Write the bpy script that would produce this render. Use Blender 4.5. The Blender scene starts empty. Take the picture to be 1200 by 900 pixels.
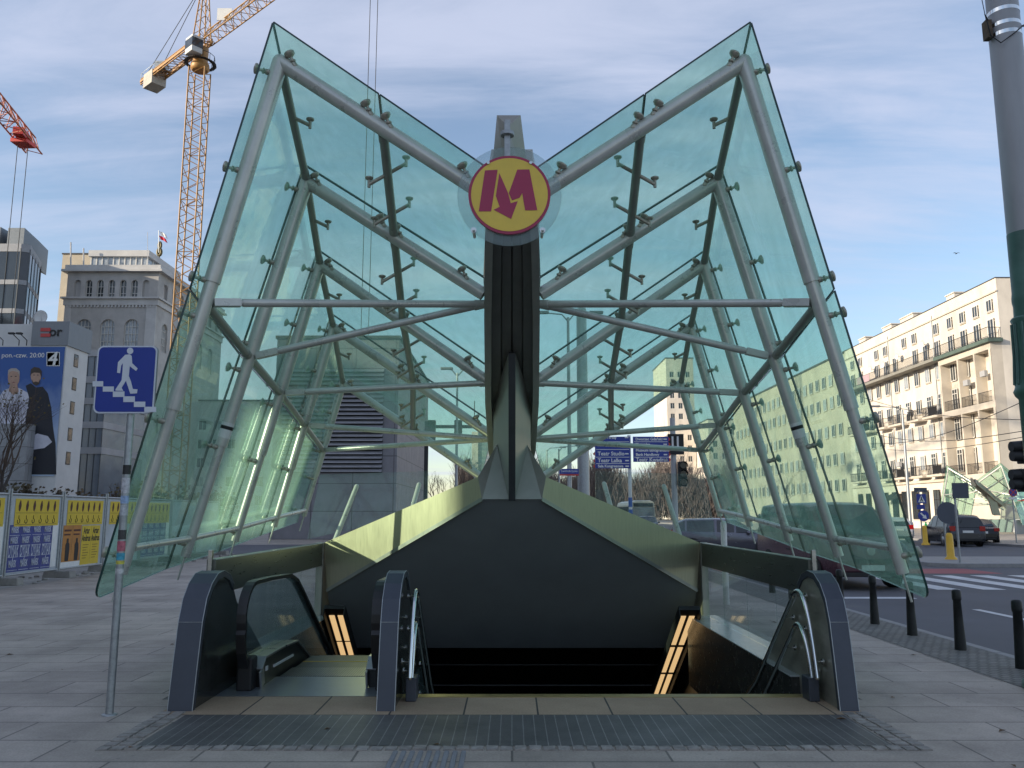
import bpy, math, random
from mathutils import Vector, Matrix, Quaternion
R = math.radians
random.seed(7)
SC = bpy.context.scene
COL = SC.collection
# ---------------------------------------------------------------- camera model
CAMZ = 1.6
F = 970.0
HORIZ = 602.0
PITCH = math.atan((HORIZ - 450) / F)
CP, SP = math.cos(PITCH), math.sin(PITCH)

def ray(px, py):
    u = (px - 600) / F
    v = (450 - py) / F
    return Vector((u, CP - v * SP, SP + v * CP))

def P(px, py, Y):
    """photo pixel at a real distance Y in front of the camera"""
    d = ray(px, py)
    return d * (Y / d.y) + Vector((0, 0, CAMZ))

def G(px, py, z=0.0):
    """photo pixel on a horizontal plane"""
    d = ray(px, py)
    return d * ((z - CAMZ) / d.z) + Vector((0, 0, CAMZ))

# ---------------------------------------------------------------- object helpers
WL = {}          # world location of things / parts

def tag(o, label=None, cat=None, group=None, kind=None):
    if label: o['label'] = label
    if cat: o['category'] = cat
    if group: o['group'] = group
    if kind: o['kind'] = kind
    return o

def thing(name, label, cat, loc=(0, 0, 0), group=None, rotz=0.0):
    o = bpy.data.objects.new(name, None)
    COL.objects.link(o)
    o.location = loc
    o.rotation_euler = (0, 0, rotz)
    o.empty_display_size = 0.2
    WL[o.name] = Vector(loc)
    return tag(o, label, cat, group)

def copy_tree(o, parent=None):
    c = o.copy()
    COL.objects.link(c)
    if parent is not None:
        c.parent = parent
        c.matrix_parent_inverse = Matrix.Identity(4)
    for ch in list(o.children):
        copy_tree(ch, c)
    return c

class MB:
    def __init__(s):
        s.v = []; s.f = []; s.m = []; s.s = []
    def poly(s, pts, m=0, smooth=False):
        b = len(s.v)
        s.v += [Vector(p) for p in pts]
        s.f.append(tuple(range(b, b + len(pts)))); s.m.append(m); s.s.append(smooth)
        return s
    def hexa(s, p, m=0, side=None):
        """8 points: bottom ring 0-3, top ring 4-7 (ccw seen from above)"""
        b = len(s.v)
        s.v += [Vector(q) for q in p]
        sd = m if side is None else side
        for f, mm in (((3, 2, 1, 0), m), ((4, 5, 6, 7), m), ((0, 1, 5, 4), sd), ((1, 2, 6, 5), sd), ((2, 3, 7, 6), sd), ((3, 0, 4, 7), sd)):
            s.f.append(tuple(b + i for i in f)); s.m.append(mm); s.s.append(False)
        return s
    def box(s, x0, x1, y0, y1, z0, z1, m=0):
        return s.hexa([(x0, y0, z0), (x1, y0, z0), (x1, y1, z0), (x0, y1, z0),
                       (x0, y0, z1), (x1, y0, z1), (x1, y1, z1), (x0, y1, z1)], m)
    def bar(s, p0, p1, w, h, m=0, up=(0, 0, 1)):
        p0 = Vector(p0); p1 = Vector(p1); d = (p1 - p0).normalized()
        up = Vector(up)
        if abs(d.dot(up)) > 0.98: up = Vector((0, 1, 0))
        x = d.cross(up).normalized() * (w / 2); y = x.cross(d).normalized() * (h / 2)
        return s.hexa([p0 - x - y, p0 + x - y, p0 + x + y, p0 - x + y, p1 - x - y, p1 + x - y, p1 + x + y, p1 - x + y], m)
    def tube(s, pts, r, n=10, m=0, caps=True, radii=None):
        pts = [Vector(p) for p in pts]
        k = len(pts)
        rings = []
        ref = None
        for i, p in enumerate(pts):
            if i == 0: d = pts[1] - p
            elif i == k - 1: d = p - pts[i - 1]
            else: d = (pts[i + 1] - p).normalized() + (p - pts[i - 1]).normalized()
            d = d.normalized()
            if ref is None:
                ref = Vector((0, 0, 1)) if abs(d.z) < 0.9 else Vector((1, 0, 0))
            x = d.cross(ref)
            if x.length < 1e-5: x = d.orthogonal()
            x.normalize(); y = x.cross(d).normalized(); ref = y
            rr = radii[i] if radii else r
            b = len(s.v)
            for j in range(n):
                a = 2 * math.pi * j / n
                s.v.append(p + x * math.cos(a) * rr + y * math.sin(a) * rr)
            rings.append(b)
        for i in range(k - 1):
            a, b = rings[i], rings[i + 1]
            for j in range(n):
                j2 = (j + 1) % n
                s.f.append((a + j, b + j, b + j2, a + j2)); s.m.append(m); s.s.append(True)
        if caps:
            s.f.append(tuple(rings[0] + j for j in range(n))); s.m.append(m); s.s.append(False)
            s.f.append(tuple(rings[-1] + n - 1 - j for j in range(n))); s.m.append(m); s.s.append(False)
        return s
    def cyl(s, p0, p1, r0, r1=None, n=12, m=0, caps=True):
        return s.tube([p0, p1], r0, n, m, caps, [r0, r0 if r1 is None else r1])
    def lathe(s, prof, c=(0, 0, 0), n=16, m=0, axis='z'):
        c = Vector(c); rings = []
        for r, z in prof:
            b = len(s.v)
            for j in range(n):
                a = 2 * math.pi * j / n
                if axis == 'z': q = Vector((r * math.cos(a), r * math.sin(a), z))
                elif axis == 'x': q = Vector((z, r * math.cos(a), r * math.sin(a)))
                else: q = Vector((r * math.sin(a), z, r * math.cos(a)))
                s.v.append(c + q)
            rings.append(b)
        for i in range(len(prof) - 1):
            a, b = rings[i], rings[i + 1]
            for j in range(n):
                j2 = (j + 1) % n
                s.f.append((a + j, a + j2, b + j2, b + j)); s.m.append(m); s.s.append(True)
        s.f.append(tuple(rings[0] + n - 1 - j for j in range(n))); s.m.append(m); s.s.append(False)
        s.f.append(tuple(rings[-1] + j for j in range(n))); s.m.append(m); s.s.append(False)
        return s
    def prism(s, pts, off, m=0, side=None):
        """planar polygon pts (3D), extruded by vector off"""
        off = Vector(off); pts = [Vector(p) for p in pts]; n = len(pts)
        b = len(s.v)
        s.v += pts + [p + off for p in pts]
        sd = m if side is None else side
        s.f.append(tuple(b + n - 1 - i for i in range(n))); s.m.append(m); s.s.append(False)
        s.f.append(tuple(b + n + i for i in range(n))); s.m.append(m); s.s.append(False)
        for i in range(n):
            j = (i + 1) % n
            s.f.append((b + i, b + j, b + n + j, b + n + i)); s.m.append(sd); s.s.append(False)
        return s
    def ball(s, c, rx, ry=None, rz=None, n=12, m=0):
        ry = rx if ry is None else ry; rz = rx if rz is None else rz
        c = Vector(c); k = n // 2; b = len(s.v)
        for i in range(k + 1):
            th = math.pi * i / k
            for j in range(n):
                a = 2 * math.pi * j / n
                s.v.append(c + Vector((rx * math.sin(th) * math.cos(a), ry * math.sin(th) * math.sin(a), rz * math.cos(th))))
        for i in range(k):
            for j in range(n):
                j2 = (j + 1) % n
                s.f.append((b + i * n + j, b + (i + 1) * n + j, b + (i + 1) * n + j2, b + i * n + j2)); s.m.append(m); s.s.append(True)
        return s
    def add(s, other, mat=None, m=None):
        b = len(s.v)
        s.v += [(mat @ v) if mat else v.copy() for v in other.v]
        s.f += [tuple(b + i for i in f) for f in other.f]
        s.m += list(other.m) if m is None else [m] * len(other.f)
        s.s += other.s
        return s
    def build(s, name, mats, parent=None, local=False, bevel=0.0, seg=2, origin=None, fixn=True):
        if not isinstance(mats, (list, tuple)): mats = [mats]
        if parent is not None:
            o0 = Vector((0, 0, 0)) if local else WL.get(parent.name, Vector((0, 0, 0)))
            loc = Vector((0, 0, 0))
        else:
            if origin is None:
                xs = [v.x for v in s.v]; ys = [v.y for v in s.v]; zs = [v.z for v in s.v]
                origin = Vector(((min(xs) + max(xs)) / 2, (min(ys) + max(ys)) / 2, min(zs)))
            o0 = Vector(origin); loc = o0
        me = bpy.data.meshes.new(name)
        me.from_pydata([tuple(v - o0) for v in s.v], [], s.f)
        for mm in mats: me.materials.append(mm)
        me.polygons.foreach_set('material_index', s.m)
        me.polygons.foreach_set('use_smooth', s.s)
        me.validate(); me.update()
        if fixn:
            import bmesh
            bm = bmesh.new(); bm.from_mesh(me)
            bmesh.ops.remove_doubles(bm, verts=bm.verts, dist=1e-5)
            bmesh.ops.recalc_face_normals(bm, faces=bm.faces)
            for e in bm.edges:
                if any(not f.smooth for f in e.link_faces): e.smooth = False
            bm.to_mesh(me); bm.free()
        o = bpy.data.objects.new(name, me)
        COL.objects.link(o)
        o.location = loc
        if parent is not None:
            o.parent = parent
            WL[o.name] = o0 if not local else Vector((0, 0, 0))
        else:
            WL[o.name] = loc
        if bevel > 0:
            bv = o.modifiers.new('bevel', 'BEVEL'); bv.width = bevel; bv.segments = seg; bv.limit_method = 'ANGLE'
        return o

def text_mesh(body, size, mat, frame, name, parent, bold=0.0, align='CENTER', width=None, squash=1.0, thick=0.001):
    """flat lettering lying in the plane given by frame (4x4 matrix, x right, y up)"""
    cu = bpy.data.curves.new('lettering', 'FONT')
    cu.body = body; cu.size = size; cu.align_x = align; cu.align_y = 'CENTER'
    cu.offset = bold; cu.extrude = thick; cu.resolution_u = 3
    t = bpy.data.objects.new('lettering', cu)
    COL.objects.link(t)
    dg = bpy.context.evaluated_depsgraph_get()
    dg.update()
    me = bpy.data.meshes.new_from_object(t.evaluated_get(dg))
    bpy.data.objects.remove(t); bpy.data.curves.remove(cu)
    w = max((v.co.x for v in me.vertices), default=1) - min((v.co.x for v in me.vertices), default=0)
    sx = (width / w) if (width and w > 0) else squash
    o0 = WL.get(parent.name, Vector((0, 0, 0))) if parent is not None else Vector((0, 0, 0))
    for v in me.vertices:
        q = frame @ Vector((v.co.x * sx, v.co.y, v.co.z))
        v.co = q - o0
    me.materials.clear(); me.materials.append(mat)
    me.name = name
    o = bpy.data.objects.new(name, me)
    COL.objects.link(o)
    o.parent = parent
    WL[o.name] = o0
    return o

def frame(o, x, y):
    x = Vector(x).normalized(); y = Vector(y).normalized(); z = x.cross(y)
    m = Matrix.Identity(4)
    m.col[0][:3] = x; m.col[1][:3] = y; m.col[2][:3] = z; m.col[3][:3] = Vector(o)
    return m

# ---------------------------------------------------------------- materials
MATS = {}
def new_mat(name):
    m = bpy.data.materials.new(name); m.use_nodes = True
    nt = m.node_tree; nt.nodes.clear()
    out = nt.nodes.new('ShaderNodeOutputMaterial')
    MATS[name] = m
    return m, nt, out

def N(nt, t, **kw):
    n = nt.nodes.new(t)
    for k, v in kw.items():
        if k.startswith('i_'):
            n.inputs[k[2:].replace('_', ' ')].default_value = v
        else:
            setattr(n, k, v)
    return n

def mat(name, col, rough=0.6, metal=0.0, var=0.12, scale=3.0, bump=0.0, bscale=40.0, stretch=(1, 1, 1), dirt=0.0, spec=0.5, emit=None, estr=0.0, rvar=0.1, dirtcol=(0.05, 0.045, 0.04)):
    if name in MATS: return MATS[name]
    m, nt, out = new_mat(name)
    b = N(nt, 'ShaderNodeBsdfPrincipled')
    b.inputs['Roughness'].default_value = rough
    b.inputs['Metallic'].default_value = metal
    b.inputs['Specular IOR Level'].default_value = spec
    nt.links.new(b.outputs[0], out.inputs[0])
    tc = N(nt, 'ShaderNodeTexCoord')
    mp = N(nt, 'ShaderNodeMapping'); mp.inputs['Scale'].default_value = stretch
    nt.links.new(tc.outputs['Object'], mp.inputs[0])
    c4 = (*col, 1)
    nz = N(nt, 'ShaderNodeTexNoise'); nz.inputs['Scale'].default_value = scale; nz.inputs['Detail'].default_value = 6
    nz.inputs['Roughness'].default_value = 0.65
    nt.links.new(mp.outputs[0], nz.inputs['Vector'])
    mx = N(nt, 'ShaderNodeMix', data_type='RGBA')
    mx.inputs[6].default_value = tuple(max(0, c * (1 - var)) for c in col) + (1,)
    mx.inputs[7].default_value = tuple(min(1, c * (1 + var)) for c in col) + (1,)
    cr = N(nt, 'ShaderNodeMapRange'); cr.inputs[1].default_value = 0.3; cr.inputs[2].default_value = 0.7
    nt.links.new(nz.outputs[0], cr.inputs[0]); nt.links.new(cr.outputs[0], mx.inputs[0])
    last = mx.outputs[2]
    if dirt > 0:
        n2 = N(nt, 'ShaderNodeTexNoise'); n2.inputs['Scale'].default_value = scale * 0.35; n2.inputs['Detail'].default_value = 9
        n2.inputs['Roughness'].default_value = 0.7
        nt.links.new(mp.outputs[0], n2.inputs['Vector'])
        r2 = N(nt, 'ShaderNodeMapRange'); r2.inputs[1].default_value = 0.5; r2.inputs[2].default_value = 0.75; r2.inputs[4].default_value = dirt
        nt.links.new(n2.outputs[0], r2.inputs[0])
        m2 = N(nt, 'ShaderNodeMix', data_type='RGBA'); m2.inputs[7].default_value = (*dirtcol, 1)
        nt.links.new(r2.outputs[0], m2.inputs[0]); nt.links.new(last, m2.inputs[6]); last = m2.outputs[2]
    nt.links.new(last, b.inputs['Base Color'])
    rr = N(nt, 'ShaderNodeMapRange'); rr.inputs[3].default_value = max(0.02, rough - rvar); rr.inputs[4].default_value = min(1, rough + rvar)
    nt.links.new(nz.outputs[0], rr.inputs[0]); nt.links.new(rr.outputs[0], b.inputs['Roughness'])
    if bump > 0:
        n3 = N(nt, 'ShaderNodeTexNoise'); n3.inputs['Scale'].default_value = bscale; n3.inputs['Detail'].default_value = 4
        nt.links.new(mp.outputs[0], n3.inputs['Vector'])
        bp = N(nt, 'ShaderNodeBump'); bp.inputs['Strength'].default_value = bump; bp.inputs['Distance'].default_value = 0.01
        nt.links.new(n3.outputs[0], bp.inputs['Height']); nt.links.new(bp.outputs[0], b.inputs['Normal'])
    if emit:
        b.inputs['Emission Color'].default_value = (*emit, 1); b.inputs['Emission Strength'].default_value = estr
    return m

def glass_mat(name, tint, dirt=0.05, dcol=(0.5, 0.6, 0.58), gloss=1.0, base=0.035, rough=0.0):
    """thin sheet: clear, tinted, mirror-like at glancing angles, a film of dust in streaks"""
    m, nt, out = new_mat(name)
    tr = N(nt, 'ShaderNodeBsdfTransparent'); tr.inputs[0].default_value = (*tint, 1)
    gl = N(nt, 'ShaderNodeBsdfGlossy'); gl.inputs[0].default_value = (0.9 * gloss, 0.97 * gloss, 0.95 * gloss, 1); gl.inputs['Roughness'].default_value = rough
    lw = N(nt, 'ShaderNodeLayerWeight'); lw.inputs[0].default_value = 0.5
    p5 = N(nt, 'ShaderNodeMath', operation='POWER'); p5.inputs[1].default_value = 4.2
    nt.links.new(lw.outputs['Facing'], p5.inputs[0])
    ma = N(nt, 'ShaderNodeMath', operation='MULTIPLY_ADD'); ma.inputs[1].default_value = 0.62; ma.inputs[2].default_value = base
    nt.links.new(p5.outputs[0], ma.inputs[0])
    mx = N(nt, 'ShaderNodeMixShader')
    nt.links.new(ma.outputs[0], mx.inputs[0]); nt.links.new(tr.outputs[0], mx.inputs[1]); nt.links.new(gl.outputs[0], mx.inputs[2])
    df = N(nt, 'ShaderNodeBsdfDiffuse'); df.inputs[0].default_value = (*dcol, 1)
    tl = N(nt, 'ShaderNodeBsdfTranslucent'); tl.inputs[0].default_value = (*dcol, 1)
    dm = N(nt, 'ShaderNodeMixShader'); dm.inputs[0].default_value = 0.5
    nt.links.new(df.outputs[0], dm.inputs[1]); nt.links.new(tl.outputs[0], dm.inputs[2])
    tc = N(nt, 'ShaderNodeTexCoord'); mp = N(nt, 'ShaderNodeMapping'); mp.inputs['Scale'].default_value = (5.0, 5.0, 0.45)
    nt.links.new(tc.outputs['Object'], mp.inputs[0])
    nz = N(nt, 'ShaderNodeTexNoise'); nz.inputs['Scale'].default_value = 1.6; nz.inputs['Detail'].default_value = 8
    nt.links.new(mp.outputs[0], nz.inputs['Vector'])
    mr = N(nt, 'ShaderNodeMapRange'); mr.inputs[1].default_value = 0.3; mr.inputs[2].default_value = 0.75; mr.inputs[3].default_value = dirt * 0.72; mr.inputs[4].default_value = dirt * 1.35
    nt.links.new(nz.outputs[0], mr.inputs[0])
    m2 = N(nt, 'ShaderNodeMixShader')
    nt.links.new(mr.outputs[0], m2.inputs[0]); nt.links.new(mx.outputs[0], m2.inputs[1]); nt.links.new(dm.outputs[0], m2.inputs[2])
    nt.links.new(m2.outputs[0], out.inputs[0])
    return m

def slab_mat(name, c1, c2, mortar, bw, bh, msize=0.006, rough=0.7, axes='XY', bump=0.3, stain=0.35, offset=0.5, scale_noise=1.2, fine=60.0, bias=0.0, metal=0.0, rot=0.0, spots=0.0):
    """slabs / tiles / sett paving by a brick pattern in metres"""
    m, nt, out = new_mat(name)
    b = N(nt, 'ShaderNodeBsdfPrincipled'); b.inputs['Roughness'].default_value = rough; b.inputs['Metallic'].default_value = metal
    nt.links.new(b.outputs[0], out.inputs[0])
    tc = N(nt, 'ShaderNodeTexCoord')
    sx = N(nt, 'ShaderNodeSeparateXYZ'); nt.links.new(tc.outputs['Object'], sx.inputs[0])
    cb = N(nt, 'ShaderNodeCombineXYZ')
    if axes in ('WALLX', 'WALLY', 'WALL'):
        # horizontal run = x + y so that every vertical face of an axis-aligned block is covered
        ad = N(nt, 'ShaderNodeMath', operation='ADD')
        nt.links.new(sx.outputs[0], ad.inputs[0]); nt.links.new(sx.outputs[1], ad.inputs[1])
        nt.links.new(ad.outputs[0], cb.inputs[0]); nt.links.new(sx.outputs[2], cb.inputs[1])
    else:
        nt.links.new(sx.outputs['XYZ'.index(axes[0])], cb.inputs[0]); nt.links.new(sx.outputs['XYZ'.index(axes[1])], cb.inputs[1])
    mpr = N(nt, 'ShaderNodeMapping'); mpr.inputs['Rotation'].default_value = (0, 0, rot)
    nt.links.new(cb.outputs[0], mpr.inputs[0])
    wob = N(nt, 'ShaderNodeTexNoise'); wob.inputs['Scale'].default_value = 0.7
    nt.links.new(tc.outputs['Object'], wob.inputs['Vector'])
    br = N(nt, 'ShaderNodeTexBrick')
    br.inputs['Color1'].default_value = (*c1, 1); br.inputs['Color2'].default_value = (*c2, 1); br.inputs['Mortar'].default_value = (*mortar, 1)
    br.inputs['Scale'].default_value = 1.0; br.inputs['Mortar Size'].default_value = msize; br.inputs['Mortar Smooth'].default_value = 0.15
    br.inputs['Brick Width'].default_value = bw; br.inputs['Row Height'].default_value = bh; br.inputs['Bias'].default_value = bias
    br.offset = offset
    nt.links.new(mpr.outputs[0], br.inputs['Vector'])
    nz = N(nt, 'ShaderNodeTexNoise'); nz.inputs['Scale'].default_value = scale_noise; nz.inputs['Detail'].default_value = 8; nz.inputs['Roughness'].default_value = 0.7
    nt.links.new(tc.outputs['Object'], nz.inputs['Vector'])
    fn = N(nt, 'ShaderNodeTexNoise'); fn.inputs['Scale'].default_value = fine; fn.inputs['Detail'].default_value = 3
    nt.links.new(tc.outputs['Object'], fn.inputs['Vector'])
    st = N(nt, 'ShaderNodeMapRange'); st.inputs[1].default_value = 0.3; st.inputs[2].default_value = 0.72; st.inputs[3].default_value = 1 + stain * 0.35; st.inputs[4].default_value = 1 - stain
    nt.links.new(nz.outputs[0], st.inputs[0])
    f2 = N(nt, 'ShaderNodeMapRange'); f2.inputs[1].default_value = 0.3; f2.inputs[2].default_value = 0.7; f2.inputs[3].default_value = 0.86; f2.inputs[4].default_value = 1.12
    nt.links.new(fn.outputs[0], f2.inputs[0])
    mu = N(nt, 'ShaderNodeMath', operation='MULTIPLY'); nt.links.new(st.outputs[0], mu.inputs[0]); nt.links.new(f2.outputs[0], mu.inputs[1])
    vm = N(nt, 'ShaderNodeVectorMath', operation='SCALE')
    nt.links.new(br.outputs[0], vm.inputs[0]); nt.links.new(mu.outputs[0], vm.inputs['Scale'])
    last = vm.outputs[0]
    if spots > 0:
        for sc_, th_, col_, st_ in ((2.3, .055, (.06, .058, .055), spots), (5.5, .10, (.09, .085, .08), spots * .8), (.5, .10, (.12, .115, .105), spots * .6)):
            vo = N(nt, 'ShaderNodeTexVoronoi'); vo.inputs['Scale'].default_value = sc_
            nt.links.new(tc.outputs['Object'], vo.inputs['Vector'])
            vr = N(nt, 'ShaderNodeMapRange'); vr.inputs[1].default_value = th_ * .5; vr.inputs[2].default_value = th_; vr.inputs[3].default_value = st_; vr.inputs[4].default_value = 0.0
            nt.links.new(vo.outputs['Distance'], vr.inputs[0])
            ms = N(nt, 'ShaderNodeMix', data_type='RGBA'); ms.inputs[7].default_value = (*col_, 1)
            nt.links.new(vr.outputs[0], ms.inputs[0]); nt.links.new(last, ms.inputs[6]); last = ms.outputs[2]
    nt.links.new(last, b.inputs['Base Color'])
    rg = N(nt, 'ShaderNodeMapRange'); rg.inputs[3].default_value = rough - 0.12; rg.inputs[4].default_value = min(1, rough + 0.12)
    nt.links.new(nz.outputs[0], rg.inputs[0]); nt.links.new(rg.outputs[0], b.inputs['Roughness'])
    hm = N(nt, 'ShaderNodeMath', operation='MULTIPLY_ADD'); hm.inputs[1].default_value = -1.0
    nt.links.new(br.outputs['Fac'], hm.inputs[0])
    fs = N(nt, 'ShaderNodeMath', operation='MULTIPLY'); fs.inputs[1].default_value = 0.25; nt.links.new(fn.outputs[0], fs.inputs[0])
    nt.links.new(fs.outputs[0], hm.inputs[2])
    bp = N(nt, 'ShaderNodeBump'); bp.inputs['Strength'].default_value = bump; bp.inputs['Distance'].default_value = 0.008
    nt.links.new(hm.outputs[0], bp.inputs['Height']); nt.links.new(bp.outputs[0], b.inputs['Normal'])
    return m

# ---- shared materials
TUBE = mat('painted_steel_tube', (0.56, 0.56, 0.52), 0.29, 0.3, 0.12, 3, spec=0.5, dirt=0.22, dirtcol=(0.20, 0.20, 0.18))
TUBE_D = mat('painted_steel_dark', (0.32, 0.33, 0.30), 0.4, 0.3, 0.1, 4)
STEEL = mat('stainless_steel', (0.55, 0.56, 0.55), 0.22, 1.0, 0.08, 12)
BRUSH = mat('brushed_cladding', (0.42, 0.43, 0.40), 0.34, 0.85, 0.1, 3, stretch=(1, 1, 14), dirt=0.15)
HOODM = mat('satin_hood_cladding', (0.50, 0.455, 0.32), 0.42, 0.55, 0.08, 4, stretch=(14, 14, 1), dirt=0.08)
PYLON = mat('blue_grey_pylon_metal', (0.062, 0.07, 0.09), 0.45, 0.35, 0.1, 6, bump=0.04, bscale=200)
GRANITE = mat('dark_polished_granite', (0.028, 0.03, 0.028), 0.16, 0.0, 0.5, 30, spec=0.6)
DARKPANEL = mat('dark_soffit_panel', (0.29, 0.31, 0.325), 0.55, 0.1, 0.06, 2)
BLACK = mat('matt_black', (0.012, 0.012, 0.013), 0.6, 0, 0.2, 8)
RUBBER = mat('black_rubber', (0.015, 0.015, 0.016), 0.42, 0, 0.2, 8)
WHITE = mat('white_paint', (0.72, 0.72, 0.70), 0.5, 0, 0.08, 6, dirt=0.12)
CAST = mat('black_cast_iron', (0.018, 0.019, 0.02), 0.5, 0.2, 0.25, 18, bump=0.15, bscale=60, dirt=0.2, dirtcol=(0.06, 0.055, 0.05))
GALV = mat('galvanised_steel', (0.36, 0.38, 0.39), 0.45, 0.65, 0.2, 22, dirt=0.15)
GLASS_G = glass_mat('green_tinted_glass', (0.84, 0.987, 0.91), dirt=0.17, dcol=(0.46, 0.72, 0.58))
GLASS_E = mat('green_glass_edge', (0.012, 0.045, 0.038), 0.15, 0, 0.2, 5)
GLASS_C = glass_mat('clear_glass', (0.93, 0.965, 0.96), dirt=0.03)
PANE = mat('dark_window_pane', (0.035, 0.042, 0.05), 0.06, 0, 0.5, 0.9, spec=0.7, rvar=0.03)
PANE_L = mat('pale_curtained_pane', (0.30, 0.33, 0.36), 0.12, 0, 0.4, 1.2, spec=0.7, rvar=0.05)
FRAME_W = mat('white_window_frame', (0.62, 0.60, 0.56), 0.5, 0, 0.06, 3)
BLUE = mat('sign_blue', (0.012, 0.035, 0.27), 0.35, 0, 0.06, 3)
RED = mat('red_paint', (0.45, 0.03, 0.03), 0.4, 0, 0.1, 4)
YELLOW = mat('yellow_paint', (0.72, 0.42, 0.03), 0.45, 0, 0.1, 4, dirt=0.15)
BRONZE = mat('weathered_bronze_fitting', (0.40, 0.37, 0.31), 0.35, 0.45, 0.2, 20)
CHROME = mat('polished_steel', (0.7, 0.72, 0.71), 0.12, 1.0, 0.04, 10, rvar=0.05)
# ---------------------------------------------------------------- camera
cam = bpy.data.cameras.new('camera'); co = bpy.data.objects.new('camera', cam); COL.objects.link(co)
cam.sensor_width = 36.0; cam.lens = F / 1200 * 36.0; cam.clip_start = 0.1; cam.clip_end = 6000
co.location = (0, 0, CAMZ); co.rotation_euler = (math.pi / 2 + PITCH, 0, 0)
SC.camera = co

# ---------------------------------------------------------------- sky and sun
SUN_AZ = R(20)          # how far behind the camera's left shoulder
SUN_EL = R(17)
sd = Vector((-math.cos(SUN_AZ) * math.cos(SUN_EL), -math.sin(SUN_AZ) * math.cos(SUN_EL), math.sin(SUN_EL)))
w = bpy.data.worlds.new('World'); SC.world = w; w.use_nodes = True
nt = w.node_tree; nt.nodes.clear()
wo = nt.nodes.new('ShaderNodeOutputWorld'); bg = nt.nodes.new('ShaderNodeBackground'); bg.inputs[1].default_value = 0.1
sky = nt.nodes.new('ShaderNodeTexSky'); sky.sky_type = 'NISHITA'; sky.sun_disc = False
sky.sun_elevation = SUN_EL; sky.sun_rotation = math.atan2(sd.x, sd.y); sky.air_density = 1.0; sky.dust_density = 0.6; sky.ozone_density = 1.6
tc = nt.nodes.new('ShaderNodeTexCoord')
sx = nt.nodes.new('ShaderNodeSeparateXYZ'); nt.links.new(tc.outputs['Generated'], sx.inputs[0])
za = N(nt, 'ShaderNodeMath', operation='MAXIMUM'); za.inputs[1].default_value = 0.0; nt.links.new(sx.outputs[2], za.inputs[0])
zb = N(nt, 'ShaderNodeMath', operation='ADD'); zb.inputs[1].default_value = 0.16; nt.links.new(za.outputs[0], zb.inputs[0])
dx = N(nt, 'ShaderNodeMath', operation='DIVIDE'); nt.links.new(sx.outputs[0], dx.inputs[0]); nt.links.new(zb.outputs[0], dx.inputs[1])
dy = N(nt, 'ShaderNodeMath', operation='DIVIDE'); nt.links.new(sx.outputs[1], dy.inputs[0]); nt.links.new(zb.outputs[0], dy.inputs[1])
cb = nt.nodes.new('ShaderNodeCombineXYZ'); nt.links.new(dx.outputs[0], cb.inputs[0]); nt.links.new(dy.outputs[0], cb.inputs[1])
mp = nt.nodes.new('ShaderNodeMapping'); mp.inputs['Rotation'].default_value = (0, 0, R(38)); mp.inputs['Scale'].default_value = (0.55, 2.1, 1)
mp.inputs['Location'].default_value = (3.1, 1.7, 0)
nt.links.new(cb.outputs[0], mp.inputs[0])
n1 = N(nt, 'ShaderNodeTexNoise'); n1.inputs['Scale'].default_value = 0.9; n1.inputs['Detail'].default_value = 9; n1.inputs['Roughness'].default_value = 0.55; n1.inputs['Distortion'].default_value = 0.5
nt.links.new(mp.outputs[0], n1.inputs['Vector'])
n2 = N(nt, 'ShaderNodeTexNoise'); n2.inputs['Scale'].default_value = 2.6; n2.inputs['Detail'].default_value = 9; n2.inputs['Roughness'].default_value = 0.62; n2.inputs['Distortion'].default_value = 0.9
nt.links.new(mp.outputs[0], n2.inputs['Vector'])
ad = N(nt, 'ShaderNodeMath', operation='MULTIPLY_ADD'); ad.inputs[1].default_value = 0.4
nt.links.new(n2.outputs[0], ad.inputs[0]); nt.links.new(n1.outputs[0], ad.inputs[2])
mr = N(nt, 'ShaderNodeMapRange'); mr.interpolation_type = 'SMOOTHSTEP'; mr.inputs[1].default_value = 0.54; mr.inputs[2].default_value = 0.93; mr.inputs[3].default_value = 0.10; mr.inputs[4].default_value = 0.78
nt.links.new(ad.outputs[0], mr.inputs[0])
mxs = N(nt, 'ShaderNodeMix', data_type='RGBA'); mxs.inputs[7].default_value = (3.2, 3.45, 4.35, 1)
nt.links.new(mr.outputs[0], mxs.inputs[0]); nt.links.new(sky.outputs[0], mxs.inputs[6])
nt.links.new(mxs.outputs[2], bg.inputs[0]); nt.links.new(bg.outputs[0], wo.inputs[0])

sl = bpy.data.lights.new('sun', 'SUN'); sl.energy = 3.2; sl.angle = R(0.5); sl.color = (1.0, 0.87, 0.68)
so = bpy.data.objects.new('sun', sl); COL.objects.link(so); so.location = (-60, -30, 60)
so.rotation_euler = (-sd).to_track_quat('-Z', 'Y').to_euler()
SC.view_settings.view_transform = 'Standard'; SC.view_settings.look = 'None'; SC.view_settings.gamma = 1.0; SC.view_settings.exposure = 1.1
try: SC.view_settings.use_curve_mapping = False
except Exception: pass
SC.cycles.transparent_max_bounces = 24; SC.cycles.max_bounces = 8
SC.cycles.use_denoising = True

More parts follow.
